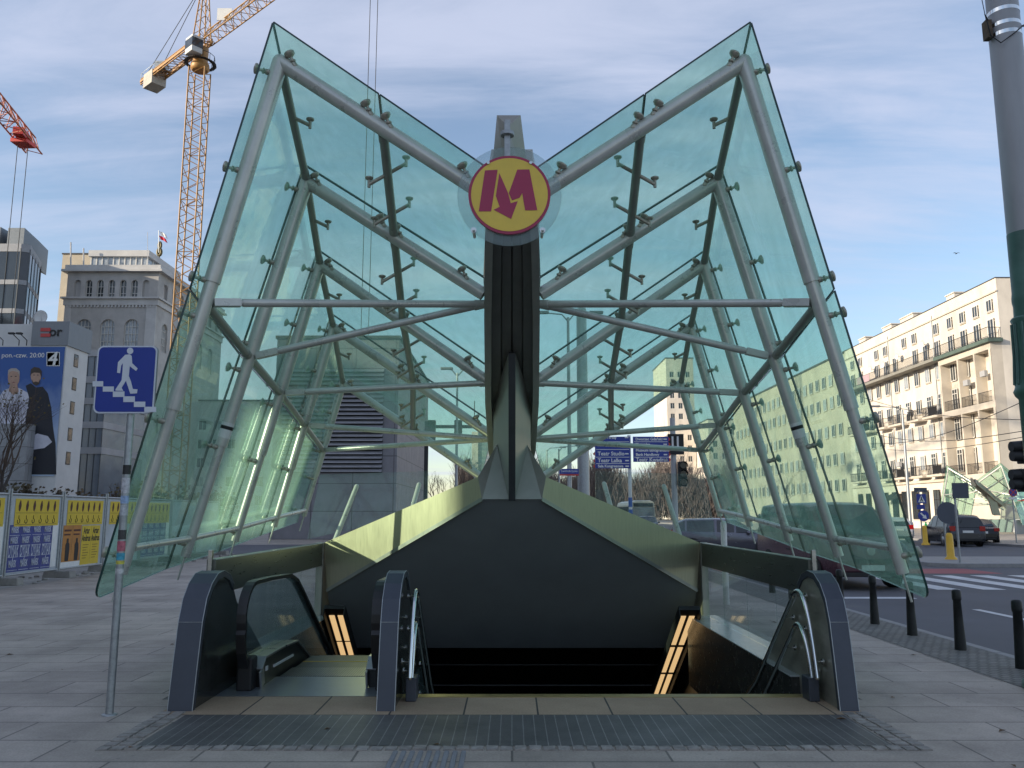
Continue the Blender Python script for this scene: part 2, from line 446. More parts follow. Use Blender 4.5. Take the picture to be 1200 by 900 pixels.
# ---------------------------------------------------------------- ground
def sheet_with_hole(name, X0, X1, Y0, Y1, z, m, hole=None, xs=(), ys=()):
    mb = MB()
    if hole is None:
        mb.poly([(X0, Y0, z), (X1, Y0, z), (X1, Y1, z), (X0, Y1, z)])
    else:
        hx0, hx1, hy0, hy1 = hole
        for a, b, c, d in ((X0, X1, Y0, hy0), (X0, hx0, hy0, hy1), (hx1, X1, hy0, hy1), (X0, X1, hy1, Y1)):
            mb.poly([(a, c, z), (b, c, z), (b, d, z), (a, d, z)])
    o = mb.build(name, m, origin=(0, 0, z)); o['kind'] = 'structure'; return o
HOLE = (-3.05, 3.05, 7.55, 21.0)
ASPH = mat('asphalt', (0.10, 0.10, 0.112), 0.8, 0, 0.22, 0.35, bump=0.5, bscale=90, dirt=0.25, dirtcol=(0.10, 0.10, 0.105))
GRND = mat('bare_ground', (0.12, 0.115, 0.10), 0.9, 0, 0.3, 0.2, bump=0.3, bscale=8)
SLAB = slab_mat('granite_slab_paving', (0.36, 0.31, 0.262), (0.455, 0.392, 0.333), (0.165, 0.145, 0.125), 1.05, 0.52, 0.009, 0.62, bump=0.35, stain=0.45, spots=0.5, scale_noise=0.8)
SETT = slab_mat('granite_setts', (0.185, 0.175, 0.16), (0.235, 0.222, 0.20), (0.11, 0.105, 0.09), 0.11, 0.10, 0.014, 0.75, bump=0.9, stain=0.3, fine=25)
KERB = mat('kerb_granite', (0.27, 0.265, 0.26), 0.7, 0, 0.15, 6, bump=0.2, dirt=0.3)
PAINTW = mat('road_paint', (0.62, 0.62, 0.63), 0.65, 0, 0.15, 4, dirt=0.55, dirtcol=(0.16, 0.16, 0.17))
PAINTR = mat('red_road_paint', (0.30, 0.06, 0.07), 0.7, 0, 0.2, 3, dirt=0.4, dirtcol=(0.10, 0.08, 0.08))
sheet_with_hole('ground', -2500, 2500, -2500, 2500, -0.13, GRND, HOLE)
sheet_with_hole('pavement', -34, 4.75, -30, 120, 0.0, SLAB, HOLE)
sheet_with_hole('sett_strip', 4.75, 5.6, -30, 120, 0.004, SETT)
mb = MB()
for i in range(75):
    mb.box(5.6, 5.73, -30 + 2 * i, -30 + 2 * i + 1.988, -0.128, 0.006)
o = mb.build('kerb', KERB, origin=(5.6, 0, -0.128), bevel=0.012); o['kind'] = 'structure'
sheet_with_hole('road', 5.73, 26.0, -60, 420, -0.1, ASPH)
sheet_with_hole('pavement', 26.13, 90, -60, 420, 0.02, SLAB)
mb = MB(); mb.box(26.0, 26.13, -60, 420, -0.128, 0.024); o = mb.build('kerb', KERB, origin=(26, 0, -0.128)); o['kind'] = 'structure'
# crossing street on the far side
sheet_with_hole('road', -120, 5.0, 33.0, 44.0, 0.006, ASPH)
# markings
mb = MB(); zz = -0.096
for k in range(15):
    x = 9.62 + 1.04 * k
    mb.poly([(x, 19.2, zz), (x + 0.52, 19.2, zz), (x + 0.52, 23.6, zz), (x, 23.6, zz)])
o = mb.build('crosswalk', PAINTW, origin=(9.6, 19, zz)); o['kind'] = 'structure'
mb = MB()
for y0, y1 in ((-1.5, 2.5), (10.0, 15.3), (44, 48), (52, 56), (60, 64)):
    mb.poly([(8.25, y0, zz), (8.40, y0, zz), (8.40, y1, zz), (8.25, y1, zz)])
for y0, y1 in ((0, 3), (9, 12), (44, 47), (53, 56)):
    mb.poly([(11.7, y0, zz), (11.85, y0, zz), (11.85, y1, zz), (11.7, y1, zz)])
mb.poly([(5.9, 17.2, zz), (8.2, 17.2, zz), (8.2, 17.55, zz), (5.9, 17.55, zz)])
for k in range(6):
    mb.poly([(13 + 2.2 * k, 29.2, zz), (14.1 + 2.2 * k, 29.2, zz), (14.1 + 2.2 * k, 29.6, zz), (13 + 2.2 * k, 29.6, zz)])
o = mb.build('lane_marking', PAINTW, origin=(8, 10, zz)); o['kind'] = 'structure'
mb = MB(); mb.poly([(6.2, 24.3, zz), (14.1, 24.3, zz), (14.1, 26.4, zz), (6.2, 26.4, zz)])
o = mb.build('cycle_crossing', PAINTR, origin=(9.6, 24, zz)); o['kind'] = 'structure'
# traffic island
mb = MB(); mb.prism([(14.2, 27.0, -0.128), (19.8, 27.0, -0.128), (20.6, 27.6, -0.128), (20.6, 31.4, -0.128), (14.2, 31.4, -0.128), (13.6, 30.8, -0.128), (13.6, 27.6, -0.128)], (0, 0, 0.158))
o = mb.build('traffic_island', KERB, bevel=0.02); o['kind'] = 'structure'

# in front of the stairs: tactile ribs, metal grating, sett border, beige threshold tiles
TILE = slab_mat('beige_threshold_tiles', (0.34, 0.25, 0.165), (0.385, 0.29, 0.195), (0.05, 0.045, 0.04), 0.60, 0.68, 0.008, 0.7, offset=0.0, bump=0.25, stain=0.25)
mb = MB(); mb.poly([(-2.86, 6.98, .004), (2.86, 6.98, .004), (2.86, 7.66, .004), (-2.86, 7.66, .004)])
o = mb.build('threshold_tiles', TILE, origin=(0.21, 6.98, .004)); o['kind'] = 'structure'
mb = MB(); mb.box(-0.97, 2.62, 7.62, 7.74, -0.05, 0.008)
o = mb.build('stair_nosing', mat('brass_edge', (0.40, 0.30, 0.12), 0.4, 0.7, 0.15, 8)); o['kind'] = 'structure'
GRATE = slab_mat('foot_grating', (0.115, 0.112, 0.11), (0.135, 0.13, 0.126), (0.27, 0.26, 0.25), 0.085, 9.0, 0.004, 0.55, offset=0.0, bump=0.6, stain=0.45, metal=0.3)
mb = MB(); mb.poly([(-2.62, 6.08, .005), (2.66, 6.08, .005), (2.66, 6.975, .005), (-2.62, 6.975, .005)])
o = mb.build('foot_grating', GRATE, origin=(0.0, 1.0, .005)); o['kind'] = 'structure'
mb = MB(); rnd = random.Random(3)
def sett(x0, x1, y0, y1):
    h = 0.007 + rnd.random() * 0.007; j = lambda: (rnd.random() - .5) * 0.022; i = 0.005
    p = [(x0 + i + j() * .4, y0 + i + j() * .4), (x1 - i + j() * .4, y0 + i + j() * .4), (x1 - i + j() * .4, y1 - i + j() * .4), (x0 + i + j() * .4, y1 - i + j() * .4)]
    c = ((x0 + x1) / 2, (y0 + y1) / 2)
    mb.hexa([(a, b, -0.03) for a, b in p] + [(c[0] + (a - c[0]) * .9, c[1] + (b - c[1]) * .9, h + j() * .3) for a, b in p])
for k in range(58):
    x = -2.86 + 0.099 * k
    sett(x, x + 0.099, 5.965, 6.075)
for k in range(10):
    for sx_ in (-2.86, -2.75):
        sett(sx_, sx_ + 0.105, 6.08 + .099 * k, 6.08 + .099 * (k + 1))
    for sx_ in (2.67, 2.78):
        sett(sx_, sx_ + 0.105, 6.08 + .099 * k, 6.08 + .099 * (k + 1))
o = mb.build('sett_border', mat('granite_sett', (0.27, 0.25, 0.225), 0.75, 0, 0.35, 9, bump=0.5, bscale=50, dirt=0.5), origin=(0, 6, 0)); o['kind'] = 'structure'
mb = MB()
for k in range(9):
    x = -0.81 + 0.058 * k
    mb.prism([(x, 3.0, .003), (x + .036, 3.0, .003), (x + .030, 3.0, .011), (x + .006, 3.0, .011)], (0, 2.94, 0))
o = mb.build('tactile_ribs', mat('tactile_concrete', (0.22, 0.225, 0.235), 0.7, 0, 0.15, 6, bump=0.2, dirt=0.3), origin=(-.5, 4.5, 0)); o['kind'] = 'structure'
# a few dry leaves and scraps lying on the slabs
mb = MB(); rnd = random.Random(21)
for k in range(42):
    gx = rnd.uniform(-6, 5); gy = rnd.uniform(5.2, 13)
    if -3 < gx < 3 and gy > 7: continue
    a = rnd.uniform(0, 6.28); s_ = rnd.uniform(.018, .045); c_, n_ = math.cos(a), math.sin(a)
    q = [(-1, 0, 0), (0, -.5, .35), (1.1, 0, .12), (0, .5, .3)]
    mb.poly([(gx + s_ * (p[0] * c_ - p[1] * n_), gy + s_ * (p[0] * n_ + p[1] * c_), .006 + s_ * p[2]) for p in q])
o = mb.build('fallen_leaves', mat('dry_leaf', (0.13, 0.075, 0.035), 0.8, 0, 0.4, 30), origin=(0, 8, 0)); o['kind'] = 'stuff'; o['label'] = 'dry brown leaves scattered over the grey paving'
o['category'] = 'leaves'
# ================================================================ the glass canopy
def hp(half, y, Y, s):
    q = P(600 - half, y, Y); return Vector((s * abs(q.x), q.y, q.z))
FY = [8.0, 9.57, 11.27, 13.13, 15.0]
APEX = [(271.5, 73), (240.5, 213), (225, 310), (209.5, 383), (198, 449)]
BOT = [(458, 672), (383, 652), (325, 634), (279, 617), (244, 605)]
NODE = [(28, 230), (33, 345), (28, 447), (20, 513), (33, 561)]
def frame_pts(i, s):
    a = hp(*APEX[i], FY[i], s); b = hp(*BOT[i], FY[i], s); n = hp(*NODE[i], FY[i], s); return a, b, n
CAN = thing('glass_canopy', 'large butterfly canopy of green glass and steel tubes above the escalator entrance', 'canopy', (0, 11.5, 0))
def slab_panel(mb, q, th):
    """four corners -> thin glass sheet with dark edges"""
    q = [Vector(p) for p in q]
    nrm = (q[1] - q[0]).cross(q[3] - q[0]).normalized() * th
    mb.prism(q, nrm, 0, side=1)
def shrink(q, g):
    q = [Vector(p) for p in q]; out = []
    n = len(q)
    for i in range(n):
        a = (q[(i + 1) % n] - q[i]).normalized(); b = (q[i - 1] - q[i]).normalized()
        out.append(q[i] + (a + b) * g)
    return out
clamps = []
def clamp_at(p, outward, standoff):
    clamps.append((Vector(p), Vector(outward).normalized(), standoff))
for s in (-1, 1):
    fr = [frame_pts(i, s) for i in range(5)]
    mids = []; joints = []; rmid = []
    for i, (a, b, n) in enumerate(fr):
        d = (b - a)
        # telescoping outer strut: three diameters
        k1, k2 = (0.455, 0.70) if i % 2 == 0 else (0.48, 0.72)
        rs = [r_ * (1, .98, .94, .90, .82)[i] for r_ in (0.082, 0.070, 0.056)]
        mb = MB()
        p1 = a + d * k1; p2 = a + d * k2
        mb.tube([a, p1], rs[0], 20); mb.tube([p1 - d * .004, p2], rs[1], 20); mb.tube([p2 - d * .004, b], rs[2], 20)
        st = mb.build('strut', TUBE, CAN)
        dn = d.normalized()
        mb = MB(); mb.cyl(b, b + dn * 0.27, 0.012, n=8)
        mb.build('rod_tip', TUBE, st)
        if i == 1:
            sd_ = Vector((0, -1, 0)); q0 = p2 - d.normalized() * .12; mb = MB(); mb.tube([q0 - dn * .16, q0 + dn * .02], rs[1] + .002, 20, 0, False); sk = mb.build('sticker', WHITE, st)
            mb = MB(); mb.tube([q0 - dn * .12, q0 - dn * .08], rs[1] + .003, 20, 0, False); mb.build('dark_print', BLACK, sk)
        mb = MB(); kf = (1, .98, .94, .92, .88)[i]; mb.tube([a, n], 0.080 * kf, 20); mb.ball(a, 0.083 * kf, n=14)
        mb.build('rafter', TUBE, CAN)
        joints.append(a + d * ((0.495, 0.487, 0.478, 0.50, 0.51)[i]))
        rmid.append(a + (n - a) * 0.5)
    # longitudinal tubes
    for nm, pts, r, mm in (('ridge_tube', [f[0] for f in fr], 0.047, TUBE_D), ('purlin', rmid, 0.050, TUBE_D), ('side_tube', joints, 0.046, TUBE_D),
                           ('lower_rail', [f[0] + (f[1] - f[0]) * .955 for f in fr], 0.034, TUBE)):
        for i in range(4):
            d = (pts[i + 1] - pts[i]).normalized()
            mb = MB(); mb.tube([pts[i] + d * .08, pts[i + 1] - d * .08], r, 14)
            mb.tube([pts[i] + d * .08, pts[i] + d * .17], r * 1.12, 14); mb.tube([pts[i + 1] - d * .17, pts[i + 1] - d * .08], r * 1.12, 14)
            mb.build(nm, mm, CAN)
    # ties from the spine to the struts
    nd = [f[2] for f in fr]
    for i, k in ((0, 1), (1, 1), (2, 2), (3, 3), (4, 3)):
        p = nd[k] + Vector((0, 0, -.12 if i in (0, 1) else -.02)); q = joints[i]
        d = (q - p).normalized()
        mb = MB(); mb.tube([p, q - d * .36], 0.043, 16); mb.tube([q - d * .36, q - d * .1], 0.035, 16)
        mb.bar(q - d * .34, q - d * .08, .09, .075)
        mb.tube([p, p + d * .12], 0.052, 16)
        mb.build('tie_rod', TUBE, CAN)
    # glass lines (apex, valley, foot)
    ox = 0.17
    line = []
    a, b, n = hp(281.5, 25, 7.75, s), hp(493, 704, 7.75, s), hp(28, 198, 7.75, s)
    line.append((a, b, n))
    for i in (1, 2, 3, 4):
        A, B, Nn = fr[i]
        d = (B - A).normalized()
        out = Vector((s * 0.95, 0, 0.32)).normalized()
        aa = A + Vector((s * .05, 0, .215)); bb = B + d * .20 + out * ox; nn = Nn + Vector((0, 0, .20))
        line.append((aa, bb, nn))
    # carry the last bay beyond the rear frame
    e = [line[4][k] + (line[4][k] - line[3][k]) * 0.18 for k in range(3)]
    line[4] = tuple(e)
    rf = 0.5
    jf = [0.49, 0.487, 0.478, 0.50, 0.51]
    for i in range(4):
        (a0, b0, n0), (a1, b1, n1) = line[i], line[i + 1]
        m0, m1 = a0.lerp(n0, rf), a1.lerp(n1, rf)
        for q in ([n0, m0, m1, n1], [m0, a0, a1, m1]):
            mb = MB(); slab_panel(mb, shrink(q, .008), .022 * s); mb.build('roof_pane', [GLASS_G, GLASS_E], CAN)
        j0 = a0.lerp(b0, jf[i]); j1 = a1.lerp(b1, jf[i + 1])
        mb = MB(); slab_panel(mb, shrink([a0, j0, j1, a1], .008), -.022 * s); mb.build('side_pane', [GLASS_G, GLASS_E], CAN)
        q = shrink([j0, b0, b1, j1], .008)
        if i == 0:      # rounded lower front corner
            c = q[1]; u = (q[0] - c).normalized(); v = (q[2] - c).normalized()
            arc = []
            for t in (0, .2, .4, .6, .8, 1.0):
                th = t * math.pi / 2
                arc.append(c + u * .14 * (1 - math.sin(th)) + v * .14 * (1 - math.cos(th)))
            q = [q[0]] + arc + [q[2], q[3]]
        mb = MB(); q = [Vector(p) for p in q]
        nrm = (q[1] - q[0]).cross(q[-1] - q[0]).normalized() * (-.022 * s)
        mb.prism(q, nrm, 0, side=1); mb.build('side_pane', [GLASS_G, GLASS_E], CAN)
    # point fixings
    for i, (a, b, n) in enumerate(fr):
        up = Vector((s * .45, -.1, 1))
        for t in (0.09, 0.46, 0.555, 0.92):
            clamp_at(a.lerp(n, t) + up.normalized() * .075 + Vector((0, -.045, 0)), up, .15)
        for t in (0.03, 0.235, 0.455, 0.525, 0.725, 0.97):
            out = Vector((s * 0.95, -.12, 0.25))
            rr0 = .078 if t < .45 else (.065 if t < .7 else .05)
            clamp_at(a.lerp(b, t) + out.normalized() * rr0 + Vector((0, -.04, 0)), out, .17 - rr0 * .5)
    for pts, ts in ((rmid, (.38, .76)), ([f[0] for f in fr], (.42,))):
        for i in range(4):
            for t in ts:
                p_ = pts[i].lerp(pts[i + 1], t); sg = [-1, 1] if pts is rmid else [-1]
                for g in sg:
                    w_ = Vector((g * s * .20, 0, -.12 * g if pts is rmid else -.1)); e_ = p_ + w_; mb = MB(); mb.tube([p_, e_], .022, 8); mb.tube([e_ + Vector((0, 0, -.035)), e_ + Vector((0, 0, .06))], .018, 8)
                    mb.lathe([(.012, .045), (.034, .055), (.046, .068), (.046, .08), (.03, .087)], e_, 12); mb.build('purlin_arm', BRONZE, CAN)
# clamps: one mesh, individual copies
mb = MB(); mb.cyl((0, 0, -.02), (0, 0, .1), .016, n=10); mb.lathe([(.014, .085), (.036, .098), (.056, .118), (.056, .136), (.03, .146)], n=16)
mb.ball((0, 0, .0), .032, .032, .045, 10); mb.lathe([(.028, .035), (.034, .045), (.028, .055)], n=12)
first = None
for p, d, so_ in clamps[:100]:
    if first is None:
        c = mb.build('glass_clamp', BRONZE, CAN, local=True); first = c
    else:
        c = first.copy(); COL.objects.link(c); c.parent = CAN
    c.location = p - Vector((0, 11.5, 0))
    c.rotation_mode = 'QUATERNION'; c.rotation_quaternion = d.to_track_quat('Z', 'Y'); c.scale = (1, 1, so_ / .14)
# side arms on the purlins
mbx = MB()
# ---- the spine
def node_z(Y):
    zs = [hp(*NODE[i], FY[i], 1).z for i in range(4)]
    if Y <= FY[0]: return zs[0] + (FY[0] - Y) * 0.50
    for i in range(3):
        if Y <= FY[i + 1]:
            t = (Y - FY[i]) / (FY[i + 1] - FY[i]); return zs[i] + (zs[i + 1] - zs[i]) * t
    return zs[3] - (Y - FY[3]) * 0.33
st = [(7.6, .20), (7.75, .225), (8.2, .28), (9.57, .33), (11.27, .37), (12.9, .37), (13.6, .33)]
TOPC = []
mb = MB()
for k in range(len(st) - 1):
    (y0, h0), (y1, h1) = st[k], st[k + 1]
    z0, z1 = node_z(y0), node_z(y1)
    # top plate, two side plates with outward lower flanges
    mb.hexa([(-h0, y0, z0 + .06), (h0, y0, z0 + .06), (h1, y1, z1 + .06), (-h1, y1, z1 + .06), (-h0, y0, z0 + .12), (h0, y0, z0 + .12), (h1, y1, z1 + .12), (-h1, y1, z1 + .12)])
    for s in (-1, 1):
        a0, b0, a1, b1 = s * h0, s * (h0 - .085), s * h1, s * (h1 - .085)
        if s > 0: a0, b0, a1, b1 = b0, a0, b1, a1
        dz = -.30 if k > 0 else -.18
        mb.hexa([(a0, y0, z0 + (-.18 if k == 0 else -.30)), (b0, y0, z0 + (-.18 if k == 0 else -.30)), (b1, y1, z1 - .30), (a1, y1, z1 - .30),
                 (a0, y0, z0 + .06), (b0, y0, z0 + .06), (b1, y1, z1 + .06), (a1, y1, z1 + .06)])
SPINE = mb.build('spine_beam', mat('spine_cladding', (0.42, 0.42, 0.39), 0.4, 0.4, 0.08, 5), CAN)
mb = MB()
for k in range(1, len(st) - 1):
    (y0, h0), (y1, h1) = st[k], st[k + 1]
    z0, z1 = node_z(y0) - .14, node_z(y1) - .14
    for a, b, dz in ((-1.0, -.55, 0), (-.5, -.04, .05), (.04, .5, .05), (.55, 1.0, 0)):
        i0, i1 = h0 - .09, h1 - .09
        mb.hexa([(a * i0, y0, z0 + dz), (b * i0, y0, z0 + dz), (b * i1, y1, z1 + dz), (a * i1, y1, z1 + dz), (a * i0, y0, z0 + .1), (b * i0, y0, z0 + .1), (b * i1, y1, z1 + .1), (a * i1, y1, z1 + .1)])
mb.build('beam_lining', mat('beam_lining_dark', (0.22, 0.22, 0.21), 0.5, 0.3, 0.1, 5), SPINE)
# wedge nose of the beam: two faces meeting on a front ridge
zt = node_z(7.15)
mb = MB()
zq = P(594, 135, 7.18).z; tl, tr, tf = Vector((-.14, 7.18, zq)), Vector((.08, 7.18, zq)), Vector((-.035, 7.03, P(594, 148, 7.03).z))
bl, br, bf = Vector((-.23, 7.62, zt - .75)), Vector((.20, 7.62, zt - .75)), Vector((-.02, 7.12, zt - .85))
mb.poly([tl, tf, bf, bl]); mb.poly([tf, tr, br, bf]); mb.poly([tl, tr, tf]); mb.poly([bl, bf, br]); mb.poly([tl, bl, br, tr])
mb.build('beam_nose', mat('nose_cladding', (0.36, 0.33, 0.28), 0.4, 0.5, 0.08, 4), SPINE)
# forward-leaning fin under the spine
fb = Vector((0, 11.06, P(598, 585, 11.06).z)); ft = Vector((0, 10.26, 3.60))
mb = MB()
hb, ht = .045, .045
bb, bt = Vector((0, 12.2, fb.z - .1)), Vector((0, 11.6, node_z(11.6) - .1))
for s in (-1, 1):
    q = [fb + Vector((s * hb, 0.02, 0)), ft + Vector((s * ht, 0.02, 0)), bt + Vector((s * .26, 0, 0)), bb + Vector((s * .28, 0, 0))]
    mb.poly(q if s < 0 else q[::-1])
mb.poly([bb + Vector((-.28, 0, 0)), bt + Vector((-.26, 0, 0)), bt + Vector((.26, 0, 0)), bb + Vector((.28, 0, 0))])
FIN = mb.build('fin', mat('fin_foot_metal', (0.40, 0.395, 0.36), 0.42, 0.4, 0.08, 4), CAN, fixn=False)
mb = MB(); mb.prism([fb + Vector((-hb, 0, -.02)), fb + Vector((hb, 0, -.02)), ft + Vector((ht, 0, 0)), ft + Vector((-ht, 0, 0))], (0, .05, .03))
mb.build('fin_edge', mat('fin_edge_dark', (0.07, 0.075, 0.08), 0.4, 0.4, 0.1, 4), FIN)
# ================================================================ round metro sign
dc = P(597, 228, 6.95)
SIGN = thing('round_sign', 'round yellow and crimson sign with a letter M and arrow hung on the canopy spine', 'sign', dc)
def px_d(x, y, yy):      # local picture coordinates on the disc (px around the centre)
    return Vector((dc.x + (x - 597) * 7.25 / F, yy, dc.z - (y - 227) * 7.25 / F))
mb = MB(); mb.lathe([(.458, 0.0), (.462, .006), (.458, .012)], dc + Vector((0, .03, 0)), 64, axis='y')
mb.build('clear_disc', glass_mat('acrylic_disc', (0.86, 0.90, 0.90), dirt=0.12, dcol=(0.6, 0.68, 0.68)), SIGN)
mb = MB(); mb.lathe([(.362, .0), (.362, .028)], dc, 64, axis='y')
DISC = mb.build('emblem_rim', mat('crimson', (0.38, 0.02, 0.08), 0.35, 0, 0.05, 4), SIGN)
mb = MB(); mb.lathe([(.338, -.004), (.338, .004)], dc, 64, axis='y')
mb.build('emblem_disc', mat('golden_yellow', (0.80, 0.56, 0.075), 0.4, 0, 0.06, 5), SIGN)
mb = MB()
for poly in ([(568, 197.3), (583, 196.5), (575.5, 248), (561, 248)],
             [(585, 200.6), (590.3, 213), (595.6, 226), (598.5, 238), (606.8, 235.5), (599, 257.2), (578.5, 246), (585.5, 242.5), (581, 229)],
             [(606.3, 196.3), (620.6, 196), (629.7, 246.5), (615.5, 246.8), (612, 225.5), (609, 231), (600, 234.5), (596.3, 225.5)]):
    mb.prism([px_d(x, y, dc.y - .0075) for x, y in poly], (0, .004, 0))
mb.build('letter', mat('crimson', (0, 0, 0)), SIGN)
for x, y in ((573, 190), (621, 190), (557, 268), (634, 268)):
    mb = MB(); q = px_d(597 + (x - 597) * 1.05, 227 + (y - 227) * 1.05, dc.y)
    mb.cyl(q + Vector((0, -.02, 0)), q + Vector((0, .2, 0)), .014, n=10); mb.cyl(q + Vector((0, .012, 0)), q + Vector((0, .028, 0)), .026, n=12)
    mb.build('spacer_bolt', STEEL, SIGN)
mb = MB(); tp = P(594.5, 140, 6.97); bp = P(594.5, 200, 6.99)
mb.box(tp.x - .026, tp.x + .026, 6.965, 7.03, bp.z, tp.z); zf = P(594, 156, 6.97).z
mb.cyl((tp.x, 6.99, zf - .018), (tp.x, 6.99, zf + .018), .062, n=14); mb.box(tp.x - .02, tp.x + .02, 6.99, 7.4, tp.z - .14, tp.z - .09)
mb.build('hanger', GALV, SIGN, bevel=.004)
# ================================================================ hood over the stairs
HOOD = thing('stair_hood', 'pale metal hood with gabled dark opening over the stairs and escalator', 'entrance hood', (0, 16, 0))
def hpt(half, y, Y, s):
    q = P(600 - half, y, Y); return Vector((s * abs(q.x), Y, q.z))
EO = {}; 
for s in (-1, 1):
    Ao = hpt(220, 636, 12.8, s); Bi = hpt(217, 692, 12.78, s); Ci = hpt(35, 585, 11.1, s); Co = hpt(40, 559, 11.2, s)
    pn = (Bi - Ao).cross(Ci - Ao); rd = ray(600 + s * 40, 559); cz = Vector((0, 0, CAMZ)); Co = cz + rd * ((Ao - cz).dot(pn) / rd.dot(pn))
    EO[s] = (Ao, Bi, Ci, Co)
    mb = MB()
    q = [Ao, Bi, Ci, Co]
    mb.poly(q if s < 0 else q[::-1])
    # folded inner lip
    L = Vector((0, .03, -.035))
    mb.poly([Bi, Bi + L + Vector((0, .02, 0)), Ci + L, Ci])
    # outer roof falling to the rear
    Ar = Vector((Ao.x, 20.6, .35)); Cr = Vector((Co.x, 20.6, .75))
    mb.poly([Ao, Co, Cr, Ar]); mb.poly([Ar, Cr, Vector((Cr.x, 20.6, -.05)), Vector((Ar.x, 20.6, -.05))])
    mb.poly([Ao, Ar, Vector((Ao.x, 20.6, -.05)), Vector((Ao.x, 12.8, -.05))])
    mb.build('roof_face', HOODM, HOOD, fixn=False)
    # thin folded drip edge following the gable
    mb = MB(); mb.bar(Bi + Vector((0, -.01, 0)), Ci + Vector((0, -.01, 0)), .02, .05)
    mb.build('drip_edge', mat('drip_edge', (0.36, 0.36, 0.33), 0.35, 0.6, 0.08, 6), HOOD)
Ao, Bi, Ci, Co = EO[-1]; Ao2, Bi2, Ci2, Co2 = EO[1]
mb = MB()
# foot of the fin: flared pyramid
up = Vector((0, 11.85, P(598, 521, 11.55).z))
for s in (-1, 1):
    C, D = EO[s][2], EO[s][3]
    q = [C, Vector((s * .05, 11.08, C.z)), up + Vector((s * .235, -.15, 0)), D + Vector((0, 0, .0))]
    mb.poly([C, Vector((s * .045, 11.08, C.z)), up + Vector((s * .21, -.3, 0))])
    mb.poly([C, up + Vector((s * .21, -.3, 0)), D])
    mb.poly([D, up + Vector((s * .21, -.3, 0)), up + Vector((s * .21, .35, -.05)), D + Vector((0, 1.7, -.3))])
mb.poly([Co, (-.21, 12.2, up.z - .05), (.21, 12.2, up.z - .05), Co2, Vector((Co2.x, 20.6, .75)), Vector((Co.x, 20.6, .75))][1:3] + [Vector((Co2.x, 20.6, .75)), Vector((Co.x, 20.6, .75))])
mb.build('fin_foot', mat('fin_foot_metal', (0.36, 0.365, 0.35), 0.42, 0.55, 0.08, 4), HOOD, fixn=False)
# the dark soffit: steep gable panel, then the ceiling that follows the stairs
sl = (Bi.z - Ci.z) / (Bi.y - Ci.y)
zk = -0.58; yk = Bi.y + (zk - Bi.z) / sl
mb = MB(); e = .03
mb.poly([Vector((Bi.x, Bi.y + e, Bi.z)), Vector((Ci.x, Ci.y + e, Ci.z)), Vector((Ci2.x, Ci2.y + e, Ci2.z)), Vector((Bi2.x, Bi2.y + e, Bi2.z)), (2.9, yk + e, zk), (-2.9, yk + e, zk)])
SOF = mb.build('soffit', DARKPANEL, HOOD, fixn=False)
mb = MB()
pts = [(yk + e, zk), (yk + 1.3, zk - .02), (yk + 2.5, zk - .05), (20.6, zk - 2.6)]
for k in range(3):
    (y0, z0), (y1, z1) = pts[k], pts[k + 1]
    mb.hexa([(-2.9, y0, z0 - .0), (2.9, y0, z0), (2.9, y1 - .02, z1), (-2.9, y1 - .02, z1), (-2.9, y0, z0 + .05), (2.9, y0, z0 + .05), (2.9, y1 - .02, z1 + .05), (-2.9, y1 - .02, z1 + .05)])
mb.build('ceiling', mat('dark_ceiling_panel', (0.035, 0.037, 0.04), 0.5, 0.1, 0.1, 2), HOOD)
for yy in (779, 803):
    a_, b_ = P(500, yy, 15.2), P(790, yy, 15.2)
    mb = MB(); mb.box(-2.85, 2.85, 15.19, 15.22, a_.z - .008, a_.z + .008); mb.build('joint_trim', mat('dull_trim', (.10, .10, .10), .6), HOOD)
# ---------------------------------------------------------------- stair shaft
mb = MB()
for s in (-1, 1):
    a, b = (2.9, 3.05) if s > 0 else (-3.05, -2.9)
    mb.box(a, b, 7.55, 21, -7.5, -.004 if True else 0)
mb.box(-3.05, 3.05, 20.85, 21, -7.5, -.004); mb.box(-3.05, 3.05, 7.55, 7.6, -7.5, -.02); mb.box(-3.05, 3.05, 7.55, 21, -7.6, -7.5)
SHW = slab_mat('dark_stone_cladding', (0.045, 0.045, 0.042), (0.058, 0.056, 0.052), (0.012, 0.012, 0.012), 1.2, 0.9, 0.006, 0.35, axes='WALL', bump=0.15, stain=0.4)
o = mb.build('stair_shaft', SHW, origin=(0, 14, 0)); o['kind'] = 'structure'
mb = MB(); y = 7.74; z = 0.0
for k in range(36):
    z -= 0.166
    mb.box(-0.95, 2.62, y, y + .345, z - .5, z); y += .335
o = mb.build('staircase', [mat('stair_granite', (0.14, 0.14, 0.135), 0.6, 0, 0.15, 20, bump=.1, dirt=.2)], origin=(0.8, 7.74, 0))
tag(o, 'flight of stone steps leading down under the hood beside the escalator', 'stairs')
